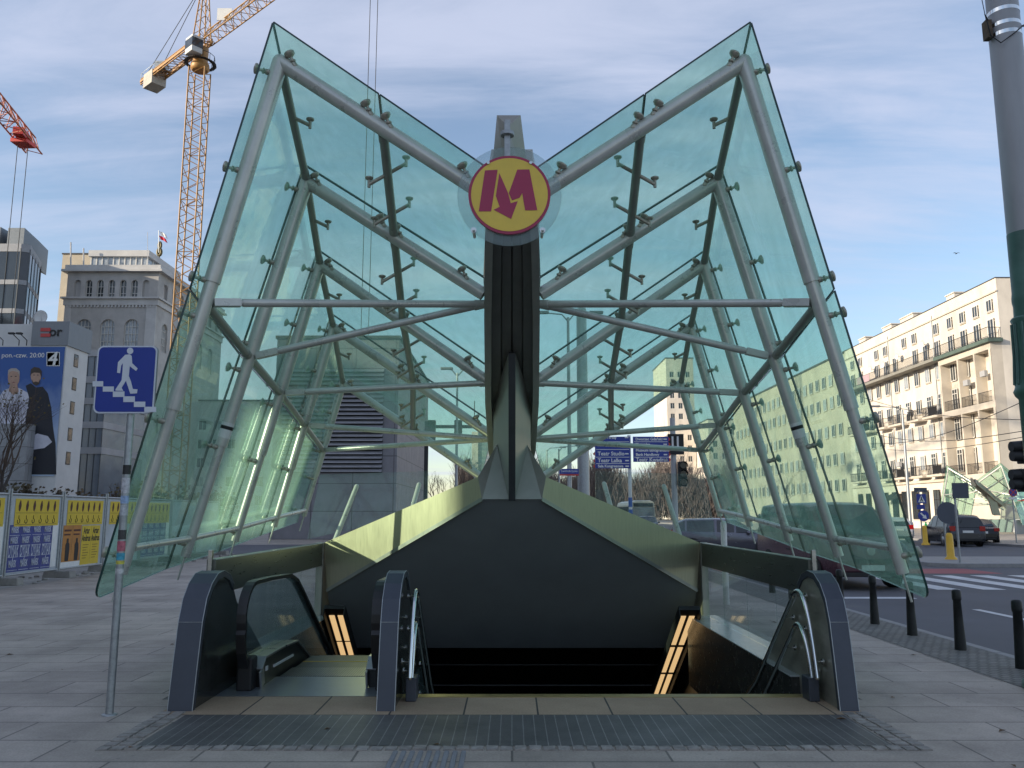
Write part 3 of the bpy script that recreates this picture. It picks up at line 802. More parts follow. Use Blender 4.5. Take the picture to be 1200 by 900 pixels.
# stone kerbs carrying the glass of both parapets
for s in (-1, 1):
    x0, x1 = (2.62, 3.04) if s > 0 else (-3.04, -2.72)
    T = thing('parapet', ('glass parapet with metal top band on the road side of the stairs' if s > 0 else 'glass parapet with metal top band on the escalator side of the opening'), 'parapet', (s * 2.9, 10.5, 0), 'parapets of the stair opening')
    mb = MB(); mb.box(x0, x1, 8.1, 12.78, -.9, .085)
    mb.build('plinth', mat('plinth_stone', (0.045, 0.046, 0.042), 0.25, 0, 0.3, 12, dirt=.2), T)
    mb = MB(); mb.box(x0 - .01, x1 + .01, 8.09, 12.77, .086, .10); mb.build('coping', mat('coping_stone', (0.34, 0.37, 0.365), 0.2, 0, 0.1, 5, dirt=.15), T, bevel=.004)
    zt_ = P(600 + 352, 655, 8.2).z; zb_ = zt_ - .34
    mb = MB(); xs = s * 2.9
    mb.box(xs - .045, xs + .045, 8.15, 12.79, zb_, zt_)
    mb.build('top_band', mat('parapet_band', (0.13, 0.14, 0.125), 0.3, 0.55, 0.15, 3, stretch=(1, 1, 10), dirt=.2), T, bevel=.008)
    mb = MB()
    for k in range(4):
        y0 = 8.2 + k * 1.147
        mb.box(xs - .008, xs + .008, y0 + .006, y0 + 1.141, .101, zb_ + .01)
    mb.build('glass', GLASS_C, T)
    mb = MB(); mb.box(xs - .02, xs + .02, 8.105, 8.147, .101, zt_ + .09); mb.build('post', STEEL, T, bevel=.004)
    mb = MB(); mb.box(xs - .05, xs + .05, 12.72, 12.795, -.1, zt_ + .004)
    mb.build('post', mat('drip_edge', (0, 0, 0)), T, bevel=.006)
# ---------------------------------------------------------------- light strips inside
for s in (-1, 1):
    if s < 0: a0, a1, yy = (390, 715), (412, 777), None
    top = Vector((s * 2.55, 12.3, P(600 + (204 if s > 0 else -210), 718, 12.3).z))
    top = P(600 + s * 206, 718, 12.3); top.x = s * abs(top.x)
    bot = P(600 + s * (171 if s > 0 else 189), 815 if s > 0 else 778, 15.4 if s > 0 else 13.6)
    T = thing('strip_light', ('row of warm strip lamps descending along the right stair wall' if s > 0 else 'short row of warm strip lamps descending along the escalator wall'), 'lamp', (top + bot) / 2, 'warm strip lamps in the stair shaft')
    d = (bot - top); n = 3 if s > 0 else 2
    up_ = Vector((s * 1.0, 0, 0)).cross(d.normalized()).normalized() * 1
    sidev = Vector((1, 0, 0))
    nrm = d.normalized().cross(sidev).normalized()
    if nrm.y > 0: nrm = -nrm
    mb = MB(); mb.bar(top - d.normalized() * .16, bot + d.normalized() * .5, .28, .06, up=nrm)
    for o_ in (-.145, .145):  # side fins added to keep the lamp glow off the walls
        c = sidev * o_ + nrm * .05; mb.bar(top - d.normalized() * .16 + c, bot + d.normalized() * .5 + c, .015, .16, up=nrm)
    HS = mb.build('housing', BLACK, T)
    for k in range(n):
        for o_ in (-.062, .062):
            t0, t1 = k / n + .012, (k + 1) / n - .02
            mb = MB(); c = sidev * o_ + nrm * .033
            mb.bar(top + d * t0 + c, top + d * t1 + c, .078, .012, up=nrm)
            mb.build('diffuser', mat('warm_lamp_diffuser', (0.8, 0.65, 0.4), 0.5, emit=(1.0, 0.65, 0.30), estr=0.34), T)
# ---------------------------------------------------------------- fin-shaped end pylons
PROF = [(7.10, 0.004), (7.155, .35), (7.22, .70), (7.29, .88), (7.40, 1.0), (7.54, 1.075), (7.70, 1.09), (7.86, 1.05), (7.99, .95), (8.12, .79), (8.9, .29), (9.3, 0.02)]
def pylon(xa, xb, face, label, group='fin shaped pylons at the entrance'):
    T = thing('entrance_pylon', label, 'pylon', ((xa + xb) / 2, 7.6, 0), group)
    mb = MB(); i = .012
    mb.prism([(xa + i, y + (.05 if k < 6 else 0) * 1.0, z * (1 if z < .2 else .985)) for k, (y, z) in enumerate(PROF)], (xb - xa - 2 * i, 0, 0))
    mb.build('core', face, T)
    # metal cap wraps the front edge and crown
    mb = MB()
    for k in range(8):
        (y0, z0), (y1, z1) = PROF[k], PROF[k + 1]
        c = Vector((0, 7.9, .35))
        def inn(y, z):
            v = (Vector((0, y, z)) - c); v = Vector((0, y, z)) - v.normalized() * .06; return v
        a, b = inn(y0, z0), inn(y1, z1)
        if k == 0: a = Vector((0, y0 + .06, z0))
        mb.hexa([(xa, y0, z0), (xb, y0, z0), (xb, a.y, a.z), (xa, a.y, a.z), (xa, y1, z1), (xb, y1, z1), (xb, b.y, b.z), (xa, b.y, b.z)])
    CAP = mb.build('cap', PYLON, T)
    mb = MB(); p = 2
    mb.box(xa + .001, xb - .001, 7.2165, 7.222, .6935, .697)
    for x in (xa - .003, xb - .002):
        q = PROF[:9]
        for k in range(len(q) - 1):
            mb.bar((x + .0025, q[k][0] - .001, q[k][1]), (x + .0025, q[k + 1][0] - .001, q[k + 1][1]), .004, .006, up=(1, 0, 0))
    mb.build('edge_trim', GALV, CAP)
    mb = MB(); mb.box(xa + .02, xb - .02, 7.12, 7.4, .0, .012); mb.build('base_plate', BLACK, T)
    return T
pxw = lambda x: (x - 600) * 6.80 / F
T1 = pylon(pxw(198), pxw(227), GRANITE, 'dark fin shaped pylon at the outer side of the escalator')
T2 = pylon(pxw(442), pxw(463), GRANITE, 'slim blue grey pylon between the escalator and the steps')
T3 = pylon(pxw(983), pxw(1005), mat('pylon_side_metal', (0.34, 0.33, 0.27), 0.32, 0.45, 0.25, 3, stretch=(1, 1, 3), dirt=.35), 'fin shaped pylon with two steel handrails at the road side of the steps')
RAILS = ([(7.35, .22), (7.42, .50), (7.50, .72), (7.60, .86), (7.73, .905), (7.86, .86), (7.97, .765), (9.2, -.16), (12.5, -2.1)],
         [(7.48, .19), (7.53, .36), (7.60, .50), (7.68, .58), (7.78, .61), (7.88, .57), (7.97, .49), (9.2, -.45), (12.5, -2.4)])
def handrail(T, x, s):
    for path in RAILS:
        ctl = [Vector((x, a, b)) for a, b in path]; pts = []
        for i in range(len(ctl) - 1):
            p0, p1, p2, p3 = ctl[max(0, i - 1)], ctl[i], ctl[i + 1], ctl[min(len(ctl) - 1, i + 2)]
            if i >= 6: pts.append(p1); continue
            for t in (0, .25, .5, .75):
                pts.append(.5 * ((2 * p1) + (p2 - p0) * t + (2 * p0 - 5 * p1 + 4 * p2 - p3) * t * t + (3 * p1 - p0 - 3 * p2 + p3) * t ** 3))
        pts.append(ctl[-1])
        mb = MB(); mb.tube(pts, .021, 14); mb.ball(pts[0], .021, n=10)
        H = mb.build('handrail', CHROME, T)
        for q in (ctl[1].lerp(ctl[0], .4), ctl[4], ctl[6].lerp(ctl[7], .1), ctl[6].lerp(ctl[7], .7)):
            mb = MB(); mb.tube([q, q + Vector((0, .012, -.045)), q + Vector((-s * .08, .012, -.045))], .008, 8)
            mb.cyl(q + Vector((-s * .066, .012, -.045)), q + Vector((-s * .080, .012, -.045)), .028, n=12)
            mb.build('bracket', STEEL, H)
    mb = MB(); mb.box(min(x - .045, x + .045), max(x - .045, x + .045), 7.44, 7.62, .005, .20)
    mb.build('rail_base', PYLON, T, bevel=.006)
handrail(T2, pxw(463) + .09, 1)
handrail(T3, pxw(983) - .085, -1)
# right lower wing wall the handrail is fixed to
mb = MB(); mb.prism([(2.70, 7.9, .004), (2.70, 7.9, 1.0), (2.70, 8.1, .80), (2.70, 8.9, .16), (2.70, 9.6, -.38), (2.70, 9.6, -1.2), (2.70, 7.9, -.3)], (.08, 0, 0))
mb.build('wing_panel', mat('pylon_side_metal', (0, 0, 0)), T3)
# ---------------------------------------------------------------- escalator
ESC = thing('escalator', 'descending escalator with black handrails on the left of the stairs', 'escalator', (-1.85, 8.5, 0))
STEPM = slab_mat('escalator_tread', (0.10, 0.115, 0.12), (0.11, 0.125, 0.13), (0.03, 0.03, 0.03), 0.02, 9.0, 0.003, 0.4, offset=0.0, bump=0.5, stain=0.2, metal=0.5)
mb = MB(); mb.box(-2.68, -1.12, 7.662, 8.55, -.06, .006)
mb.build('landing_plate', mat('landing_plate', (0.24, 0.27, 0.30), 0.35, 0.6, 0.12, 5, dirt=.15), ESC)
mb = MB(); mb.box(-2.30, -1.34, 8.553, 9.02, -.06, .010)
mb.build('comb_plate', slab_mat('comb_plate', (0.16, 0.175, 0.18), (0.18, 0.195, 0.20), (0.05, 0.05, 0.05), 0.024, 9.0, 0.004, 0.35, offset=0.0, bump=0.6, stain=0.25, metal=0.5), ESC)
y, z = 9.03, 0.0
for k in range(22):
    mb = MB(); mb.box(-2.29, -1.35, y, y + .40, z - .25, z - .002, 0); mb.box(-2.29, -1.35, y - .008, y + .018, z - .012, z + .002, 1)
    mb.build('step', [STEPM, mat('step_edge_yellow', (0.5, 0.36, 0.05), 0.5, 0, 0.1, 6, dirt=.3)], ESC)
    y += .40; z -= (0.0 if k == 0 else .06 if k == 1 else .15 if k == 2 else .225)
for x, s in ((-2.47, 1), (-1.20, -1)):
    # skirt and deck
    mb = MB()
    prof = [(8.05, .0), (8.02, .16), (8.12, .245), (8.75, .245), (9.3, .22), (9.8, 0.0), (14.0, -2.42), (14.0, -3.2), (9.6, -.75), (9.0, -.3)]
    mb.prism([(x - .02 if s > 0 else x + .02, a, b) for a, b in prof], (s * .155, 0, 0))
    mb.build('skirt', mat('escalator_skirt', (0.035, 0.037, 0.036), 0.35, 0.3, 0.15, 5), ESC)
    mb = MB()
    q = [(8.0, .17), (8.11, .262), (8.75, .262), (9.3, .238), (9.8, .02), (14.0, -2.40)]
    for k in range(5):
        mb.bar((x + s * .06, q[k][0], q[k][1]), (x + s * .06, q[k + 1][0], q[k + 1][1]), .19, .022)
    mb.bar((x + s * .145, 8.05, .02), (x + s * .145, 8.0, .17), .02, .1)
    D = mb.build('deck', mat('escalator_deck', (0.34, 0.35, 0.345), 0.3, 0.7, 0.08, 6), ESC, bevel=.004)
    mb = MB(); xs = x + s * .138
    mb.bar((xs + s * .003, 8.42, .13), (xs + s * .003, 9.15, .115), .012, .022); mb.box(xs - .004, xs + .006, 8.16, 8.22, .13, .17)
    mb.build('skirt_marking', WHITE, D)
    # balustrade glass outline (closed loop) and handrail
    top = []
    for t in range(9):
        a = math.radians(200 - t * 110 / 8)
        top.append((8.02 + .30 * math.cos(a), .66 + .30 * math.sin(a)))
    loop = [(7.86, .22), (7.76, .36), (7.72, .52)] + top + [(8.5, .957), (9.25, .935), (9.55, .86), (9.85, .70), (14.2, -1.78)]
    glp = [(8.1, .25)] + [(a + (.035 if a < 8.1 else 0), b - .03) for a, b in loop[1:]] + [(14.2, -2.45), (9.8, .05), (9.3, .25), (8.75, .27)]
    mb = MB(); mb.prism([(x + s * .02, a, b) for a, b in glp], (.014, 0, 0), 0)
    mb.build('balustrade_glass', glass_mat('balustrade_glass', (0.80, 0.86, 0.86), dirt=0.18, dcol=(0.3, 0.36, 0.38)), ESC)
    mb = MB(); pts = [Vector((x + s * .027, a, b)) for a, b in loop]
    for k in range(len(pts) - 1):
        mb.bar(pts[k] - (pts[k + 1] - pts[k]).normalized() * .006, pts[k + 1] + (pts[k + 1] - pts[k]).normalized() * .006, .085, .035, up=(0, 0.01, 1) if k > 9 else (0, 1, .4))
    mb.build('handrail', RUBBER, ESC)
    mb = MB(); mb.box(x - .045, x + .10, 7.86, 8.03, .0, .30); mb.build('newel_base', BLACK, ESC, bevel=.02)
# railing posts and glass leaning on the hood
for s in (-1, 1):
    T = thing('glass_railing', ('low glass railing on leaning posts behind the ' + ('right' if s > 0 else 'left') + ' slope of the hood'), 'railing', (s * 2.4, 14.5, 0), 'glass railings behind the hood')
    for (xb, yb, xt, yt) in (((211, 634, 182, 570), (118, 592, 109, 568)) if s < 0 else ((200, 630, 178, 570), (120, 602, 108, 567))):
        a = P(600 + s * xb, yb + 8, 14.2); b = P(600 + s * xt, yt, 14.6)
        mb = MB(); mb.tube([a, b], .042, 12); mb.ball(b, .042, n=10); mb.build('post', TUBE, T)
    a = P(600 + s * 240, 632, 14.4); b = P(600 + s * 98, 600, 14.4); c = P(600 + s * 98, 552, 14.7); d = P(600 + s * 225, 556, 14.7)
    mb = MB(); mb.prism([a, b, c, d], (0, .016, 0)); mb.build('pane', GLASS_C, T)
# ================================================================ buildings
PLASTER = mat('cream_plaster', (0.66, 0.60, 0.52), 0.85, 0, 0.14, 0.5, bump=.15, bscale=12, stretch=(1, 1, .45), dirt=.5, dirtcol=(0.30, 0.25, 0.20))
STONE_B = mat('pale_limestone', (0.56, 0.50, 0.42), 0.85, 0, 0.12, 0.5, bump=.15, bscale=12, dirt=.3, dirtcol=(0.25, 0.21, 0.17))
GREYST = mat('weathered_grey_stone', (0.43, 0.415, 0.40), 0.85, 0, 0.15, 0.4, bump=.2, bscale=8, dirt=.35, dirtcol=(0.09, 0.085, 0.08))
GREYST2 = mat('light_grey_stone', (0.52, 0.51, 0.50), 0.85, 0, 0.12, 0.4, dirt=.3, dirtcol=(0.14, 0.13, 0.12))
CONC = mat('pale_concrete', (0.36, 0.36, 0.37), 0.85, 0, 0.12, 0.6, bump=.1, bscale=10, dirt=.25, dirtcol=(0.18, 0.17, 0.17))
WHITEP = mat('white_render', (0.58, 0.58, 0.57), 0.85, 0, 0.08, 0.6, dirt=.2, dirtcol=(0.3, 0.3, 0.3))
BEIGE = mat('beige_render', (0.46, 0.40, 0.31), 0.85, 0, 0.1, 0.5, dirt=.2, dirtcol=(0.22, 0.19, 0.15))
IRON = mat('dark_railing_iron', (0.03, 0.03, 0.032), 0.6, 0.3, 0.2, 5)
GREENB = mat('green_copper_trim', (0.10, 0.14, 0.115), 0.6, 0.1, 0.2, 2)
ROOFM = mat('dark_roof_felt', (0.07, 0.07, 0.075), 0.9, 0, 0.2, 1)

def wall(mb, O, U, W, H, inw, holes, m=0, depth=.2, reveal=True):
    O = Vector(O); U = Vector(U); inw = Vector(inw); Z = Vector((0, 0, 1))
    us = sorted(set([0, W] + [round(h[0], 4) for h in holes] + [round(h[1], 4) for h in holes]))
    vs = sorted(set([0, H] + [round(h[2], 4) for h in holes] + [round(h[3], 4) for h in holes]))
    us = [u for u in us if -1e-6 <= u <= W + 1e-6]; vs = [v for v in vs if -1e-6 <= v <= H + 1e-6]
    for j in range(len(vs) - 1):
        v0, v1 = vs[j], vs[j + 1]; vm = (v0 + v1) / 2
        rowh = [h for h in holes if h[2] < vm < h[3]]
        k = 0
        while k < len(us) - 1:
            um = (us[k] + us[k + 1]) / 2
            if any(h[0] < um < h[1] for h in rowh): k += 1; continue
            e = k + 1
            while e < len(us) - 1 and not any(h[0] < (us[e] + us[e + 1]) / 2 < h[1] for h in rowh): e += 1
            mb.poly([O + U * us[k] + Z * v0, O + U * us[e] + Z * v0, O + U * us[e] + Z * v1, O + U * us[k] + Z * v1], m)
            k = e
    for (a, b, c, d) in holes:
        p = [O + U * a + Z * c, O + U * b + Z * c, O + U * b + Z * d, O + U * a + Z * d]
        for i in range(4):
            q, r = p[i], p[(i + 1) % 4]
            mb.poly([q, r, r + inw * depth, q + inw * depth], m)

def make_window(w, h, nx=2, ny=1, transom=.0, arch=False, wallm=None, sill=True, fm=None, pm=None, parent=None, depth=.2):
    """window at local origin = bottom centre of the opening; x along the wall, z up, +y inward"""
    fm = fm or FRAME_W; pm = pm or PANE
    mb = MB(); f = min(.09, w * .08); d0, d1 = depth * .55, depth * .85
    for x0, x1, z0, z1 in ((-w / 2, -w / 2 + f, 0, h), (w / 2 - f, w / 2, 0, h), (-w / 2 + f, w / 2 - f, 0, f), (-w / 2 + f, w / 2 - f, h - f, h)):
        mb.box(x0, x1, d0, d1, z0, z1)
    for i in range(1, nx):
        x = -w / 2 + w * i / nx; mb.box(x - f * .4, x + f * .4, d0 + .003, d1 - .003, f, h - f)
    zs = [h * transom] if transom else [h * i / ny for i in range(1, ny)]
    for z in zs: mb.box(-w / 2 + f, w / 2 - f, d0 + .006, d1 - .006, z - f * .4, z + f * .4)
    mats_ = [fm, wallm or WHITEP]
    if sill: mb.box(-w / 2 - .08, w / 2 + .08, -.09, d0, -.09, -.003, 1)
    if arch:
        r = w / 2; n = 8
        for s in (-1, 1):
            pts = [(s * r, h), (s * r, h - r)] + [(s * r * math.cos(t * math.pi / 2 / n), h - r + r * math.sin(t * math.pi / 2 / n)) for t in range(1, n + 1)]
            mb.prism([(x, -.006, z) for x, z in pts], (0, depth * .8, 0), 1)
    W = mb.build('window', mats_, parent, local=True)
    mb = MB(); mb.poly([(-w / 2 + f, d1 - .02, f), (w / 2 - f, d1 - .02, f), (w / 2 - f, d1 - .02, h - f), (-w / 2 + f, d1 - .02, h - f)])
    mb.build('pane', pm, W, local=True)
    return W
def put_windows(T, kinds, spots, O, U, inw):
    """spots: (u centre, v bottom, kind index); first use moves the master, later ones copy it with its pane"""
    U = Vector(U); inw = Vector(inw); base = Vector(O) - WL[T.name]
    rot = Matrix((U, inw, Vector((0, 0, 1)))).transposed()
    used = {}
    for u, v, k in spots:
        if k not in used: o = kinds[k](); used[k] = o
        else: o = copy_tree(used[k], T)
        o.matrix_parent_inverse = Matrix.Identity(4)
        o.location = base + U * u + Vector((0, 0, v)); o.rotation_euler = rot.to_euler()
rw = random.Random(5)
# ---------------------------------------------------------------- sunlit apartment block on the right
XF = 45.0; Y0, Y1 = 74.6, 110.0
AP = thing('apartment_building', 'sunlit cream apartment block with balconies and a roof terrace on the right of the street', 'building', (XF + 7, 92, 0))
O = Vector((XF, Y0, 0)); U = (0, 1, 0); IN = (1, 0, 0)
holes = []; spots = []
cols = [11.2 + 2.42 * i for i in range(10)]
for i, u in enumerate(cols):
    holes.append((u - .62, u + .62, 1.0, 4.1)); spots.append((u, 1.0, 2))
    for j, v in enumerate((5.75, 9.0, 11.85, 15.0)):
        door = j in (0, 2) and i % 3 != 2
        w_, h_, v_ = (.5, 2.25, v - .05) if door else (.5, 1.55, v + .55)
        holes.append((u - w_, u + w_, v_, v_ + h_)); spots.append((u, v_, 1 if door else (0 if rw.random() < .6 else 3)))
    v_, h_ = 17.75, 1.9
    if i % 4 != 3:
        holes.append((u - .5, u + .5, v_, v_ + h_)); spots.append((u, v_, 4))
    if i % 3 != 1:
        holes.append((u - .45, u + .45, 20.35, 21.5)); spots.append((u, 20.35, 5))
for u in (1.2, 3.6, 6.0, 8.4):
    holes.append((u - .45, u + .45, 20.35, 21.5)); spots.append((u, 20.35, 5))
    holes.append((u - .5, u + .5, 17.75, 19.65)); spots.append((u, 17.75, 4))
    for v in (5.75, 8.9, 11.85, 14.9):
        holes.append((u - .5, u + .5, v, v + 2.2)); spots.append((u, v, 1))
mb = MB()
wall(mb, O, U, Y1 - Y0, 23.3, IN, holes, depth=.24)
mb.poly([(XF, Y0, 0), (XF + 14, Y0, 0), (XF + 14, Y0, 23.3), (XF, Y0, 23.3)]); mb.poly([(XF, Y0, 23.3), (XF + 14, Y0, 23.3), (XF + 14, Y1, 23.3), (XF, Y1, 23.3)])
mb.poly([(XF, Y1, 0), (XF + 14, Y1, 0), (XF + 14, Y1, 23.3), (XF, Y1, 23.3)]); mb.poly([(XF + 14, Y0, 0), (XF + 14, Y1, 0), (XF + 14, Y1, 23.3), (XF + 14, Y0, 23.3)])
mb.poly([(XF + .3, Y0 + .2, 0), (XF + .3, Y1, 0), (XF + .3, Y1, 22.5), (XF + .3, Y0 + .2, 22.5)])
mb.build('wall', PLASTER, AP, fixn=False)
put_windows(AP, {0: lambda: make_window(1.0, 1.55, 2, 1, wallm=STONE_B, parent=AP), 1: lambda: make_window(1.0, 2.25, 2, 1, transom=.78, sill=False, parent=AP), 2: lambda: make_window(1.24, 3.1, 2, 3, parent=AP, fm=IRON, wallm=STONE_B),
                 3: lambda: make_window(1.0, 1.55, 2, 1, wallm=STONE_B, parent=AP, pm=PANE_L), 4: lambda: make_window(1.0, 1.9, 2, 1, sill=False, parent=AP), 5: lambda: make_window(.9, 1.15, 2, 1, wallm=STONE_B, parent=AP)}, spots, O, U, IN)
mb = MB(); mb.box(XF - .07, XF + 14.1, Y0 - .06, Y1, 23.3, 23.37); mb.build('roof_edge', ROOFM, AP)
mb = MB(); mb.box(XF - .14, XF - .002, Y0 - .05, Y1, 22.0, 22.14); mb.build('string_course', STONE_B, AP)
mb = MB(); mb.box(XF - .22, XF - .002, Y0 + 10, Y1, 4.9, 5.2); mb.build('ground_cornice', STONE_B, AP)
def railing(mb, a, b, h=1.0, step=.14, r=.02):
    a = Vector(a); b = Vector(b); d = b - a; n = max(2, int(d.length / step))
    mb.bar(a + Vector((0, 0, h)), b + Vector((0, 0, h)), .05, .04); mb.bar(a + Vector((0, 0, .08)), b + Vector((0, 0, .08)), .04, .03)
    for i in range(n + 1):
        p = a + d * (i / n); mb.bar(p, p + Vector((0, 0, h)), r, r)
def balcony(y0, y1, z, dep=1.05):
    mb = MB(); mb.box(XF - dep, XF - .003, y0, y1, z - .22, z); B = mb.build('balcony', STONE_B, AP)
    mb = MB(); railing(mb, (XF - dep + .06, y0 + .06, z), (XF - dep + .06, y1 - .06, z)); railing(mb, (XF - dep + .06, y0 + .06, z), (XF - .05, y0 + .06, z)); railing(mb, (XF - dep + .06, y1 - .06, z), (XF - .05, y1 - .06, z))
    if rw.random() < .45: mb.box(XF - dep + .08, XF - dep + .10, y0 + .2, y0 + (y1 - y0) * .6, z + .1, z + .92)
    mb.build('railing', IRON, B)
for z in (5.65, 11.75):
    for k in range(6):
        u = Y0 + 10.2 + 4.84 * k * .85; balcony(u + .2, u + 3.4 - (.6 if k % 2 else 0), z)
mb = MB(); mb.box(XF - 1.25, XF - .003, Y0 + 9.6, Y1, 17.3, 17.6); TR = mb.build('terrace', mat('terrace_edge', (.24, .23, .20), .8), AP)
mb = MB(); railing(mb, (XF - 1.18, Y0 + 9.7, 17.6), (XF - 1.18, Y1 - .1, 17.6), 1.0, .16)
mb.build('railing', IRON, TR)
mb = MB(); mb.box(XF - 1.2, XF - 1.15, 100.2, 103.8, 17.7, 18.6); mb.build('pink_screen', mat('pale_pink_cloth', (0.42, 0.30, 0.33), 0.8), TR)
# projecting loggia bay
BX = XF - 1.05; yb0, yb1 = Y0 + .0, Y0 + 9.4
mb = MB()
for a, b in ((yb0, yb0 + .4), (yb0 + 2.75, yb0 + 2.98), (yb0 + 5.7, yb0 + 5.93), (yb1 - .35, yb1)):
    mb.box(BX, XF - .004, a, b, 5.3, 17.2)
for z0, z1 in ((.0, .4), (4.7, 5.32), (11.2, 11.8), (16.6, 17.2)):
    mb.box(BX - .006, XF - .004, yb0 - .006, yb1 + .006, z0, z1)
mb.box(BX + .02, XF - .004, yb0 + .004, yb1 - .02, .4, 4.7)
mb.box(BX, XF - .1, yb0 + .003, yb0 + .06, .0, 17.1)
mb.build('loggia_bay', STONE_B, AP)
mb = MB(); mb.box(BX - .35, XF - .003, yb0 - .3, yb1 + .3, 17.2, 17.55); TB = mb.build('bay_cornice', GREENB, AP)
mb = MB(); railing(mb, (BX - .2, yb0, 17.55), (BX - .2, yb1, 17.55), 1.05, .16); railing(mb, (BX - .2, yb0, 17.55), (XF, yb0, 17.55), 1.05, .16); mb.build('railing', IRON, TB)
for z in (5.32, 11.8):
    for a, b in ((yb0 + .55, yb0 + 2.75), (yb0 + 3.05, yb0 + 5.7), (yb0 + 6.0, yb1 - .5)):
        mb = MB(); railing(mb, (BX + .1, a, z), (BX + .1, b, z), 1.0, .12); mb.build('loggia_railing', IRON, AP)
# dishes, air conditioners, chimneys
for u, z in ((13, 19.7), (19, 19.5), (22.6, 19.2), (26.2, 19.3), (17.6, 13.0)):
    mb = MB(); mb.lathe([(.02, .1), (.3, .04), (.42, -.06), (.40, -.05), (.28, .06), (.02, .12)], (XF - .7, Y0 + u, z), 16, axis='x'); mb.bar((XF - .65, Y0 + u, z), (XF - .02, Y0 + u, z - .15), .05, .05)
    mb.build('satellite_dish', WHITEP, AP)
for y_, z in ((yb0 + 1.6, 14.3), (yb0 + 4.6, 13.9), (Y0 + 20, 6.9)):
    mb = MB(); mb.box(XF - .9, XF - .55, y_, y_ + .8, z, z + .55); mb.build('air_conditioner', CONC, AP, bevel=.03)
for y_, l in ((93, 3.2), (98.5, 2.4), (84, 1.6), (106, 2)):
    mb = MB(); mb.box(XF + 1.2, XF + 2.6, y_, y_ + l, 23.42, 24.4); mb.box(XF + 1.1, XF + 2.7, y_ - .1, y_ + l + .1, 24.4, 24.52); mb.build('chimney', PLASTER, AP)
for y_ in (Y0 + 12, Y0 + 22.5):
    mb = MB(); mb.tube([(XF - .09, y_, 22.6), (XF - .09, y_, 5.2)], .06, 8); mb.build('downpipe', GALV, AP)
mb = MB()
for k in range(4): mb.poly([(XF - .1, 96 + .0, 3.9), (XF - 1.3, 96, 3.1), (XF - 1.3, 99, 3.1), (XF - .1, 99, 3.9)]) if k == 0 else None
mb.build('awning', BLACK, AP, fixn=False)

def simple_block(name, label, x0, x1, y0, y1, H, wm, faces, win, group=None, cat='building', roofm=None, extra=None, limit=100):
    """box building with real window openings on the listed faces ('front' = towards the camera, 'left' = facing -x, 'right' = facing +x)"""
    T = thing(name, label, cat, ((x0 + x1) / 2, (y0 + y1) / 2, 0), group)
    mb = MB(); sp_all = []
    left = limit
    for face, O, U, W, inw in (('front', (x0, y0, 0), (1, 0, 0), x1 - x0, (0, 1, 0)), ('left', (x0, y0, 0), (0, 1, 0), y1 - y0, (1, 0, 0)), ('right', (x1, y0, 0), (0, 1, 0), y1 - y0, (-1, 0, 0)), ('back', (x0, y1, 0), (1, 0, 0), x1 - x0, (0, -1, 0))):
        hs = []; sp = []
        if face in faces:
            w_, h_, px_, rows = win['w'], win['h'], win['pitch'], win['rows']
            n = int((W - .8) / px_); off = (W - (n - 1) * px_) / 2
            for v in rows:
                for i in range(n):
                    if left <= 0: break
                    u = off + i * px_; left -= 1
                    hs.append((u - w_ / 2, u + w_ / 2, v, v + h_)); sp.append((u, v, 1 if rw.random() < win.get('pale', .2) else 0))
        wall(mb, O, U, W, H, inw, hs, depth=win.get('depth', .2) if win else .2)
        if sp: sp_all.append((sp, O, U, inw))
    mb.poly([(x0, y0, H - .01), (x1, y0, H - .01), (x1, y1, H - .01), (x0, y1, H - .01)])
    i = .32
    for a, b, c, d in ((x0 + i, y0 + i, x1 - i, y0 + i), (x1 - i, y0 + i, x1 - i, y1 - i), (x0 + i, y0 + i, x0 + i, y1 - i)):
        mb.poly([(a, b, 0), (c, d, 0), (c, d, H - .1), (a, b, H - .1)])
    mb.build('wall', wm, T, fixn=False)
    mb = MB(); mb.box(x0 - .15, x1 + .15, y0 - .15, y1 + .15, H, H + .25); mb.build('roof', roofm or ROOFM, T)
    for sp, O, U, inw in sp_all:
        put_windows(T, {0: lambda: make_window(win['w'], win['h'], win.get('nx', 2), win.get('ny', 1), arch=win.get('arch', False), wallm=wm, sill=win.get('sill', False), fm=win.get('fm'), parent=T, depth=win.get('depth', .2)),
                        1: lambda: make_window(win['w'], win['h'], win.get('nx', 2), win.get('ny', 1), arch=win.get('arch', False), wallm=wm, sill=win.get('sill', False), fm=win.get('fm'), pm=PANE_L, parent=T, depth=win.get('depth', .2))}, sp, O, U, inw)
    return T
# row continuing down the right side of the street
simple_block('apartment_building', 'long cream apartment block behind the right glass wing, next beyond the one with balconies', 45.2, 58, 110.2, 168, 23.2, mat('dim_plaster', (.50, .45, .37), .85, 0, .12, .3, dirt=.3, dirtcol=(.26, .23, .19)), ('left',), dict(w=1.2, h=1.7, pitch=2.6, rows=[4.6, 8.2, 12.2, 16.2, 19.4], sill=True, pale=.5))
p = P(780, 420, 240); q = P(800, 420, 240)
TW = simple_block('apartment_tower', 'narrow white tower block with rows of small windows beyond the signposts', p.x, q.x + 3.0, 240, 262, p.z, PLASTER, ('front', 'left'), dict(w=1.3, h=1.7, pitch=2.35, rows=[4 + 3.1 * k for k in range(13)], pale=.1))
simple_block('white_building', 'long white apartment block at the foot of the narrow tower, behind the traffic lights', q.x + 3.2, q.x + 26, 225, 250, 27, PLASTER, ('front', 'left'), dict(w=1.3, h=1.7, pitch=2.4, rows=[3 + 3.3 * k for k in range(7)], pale=.15))
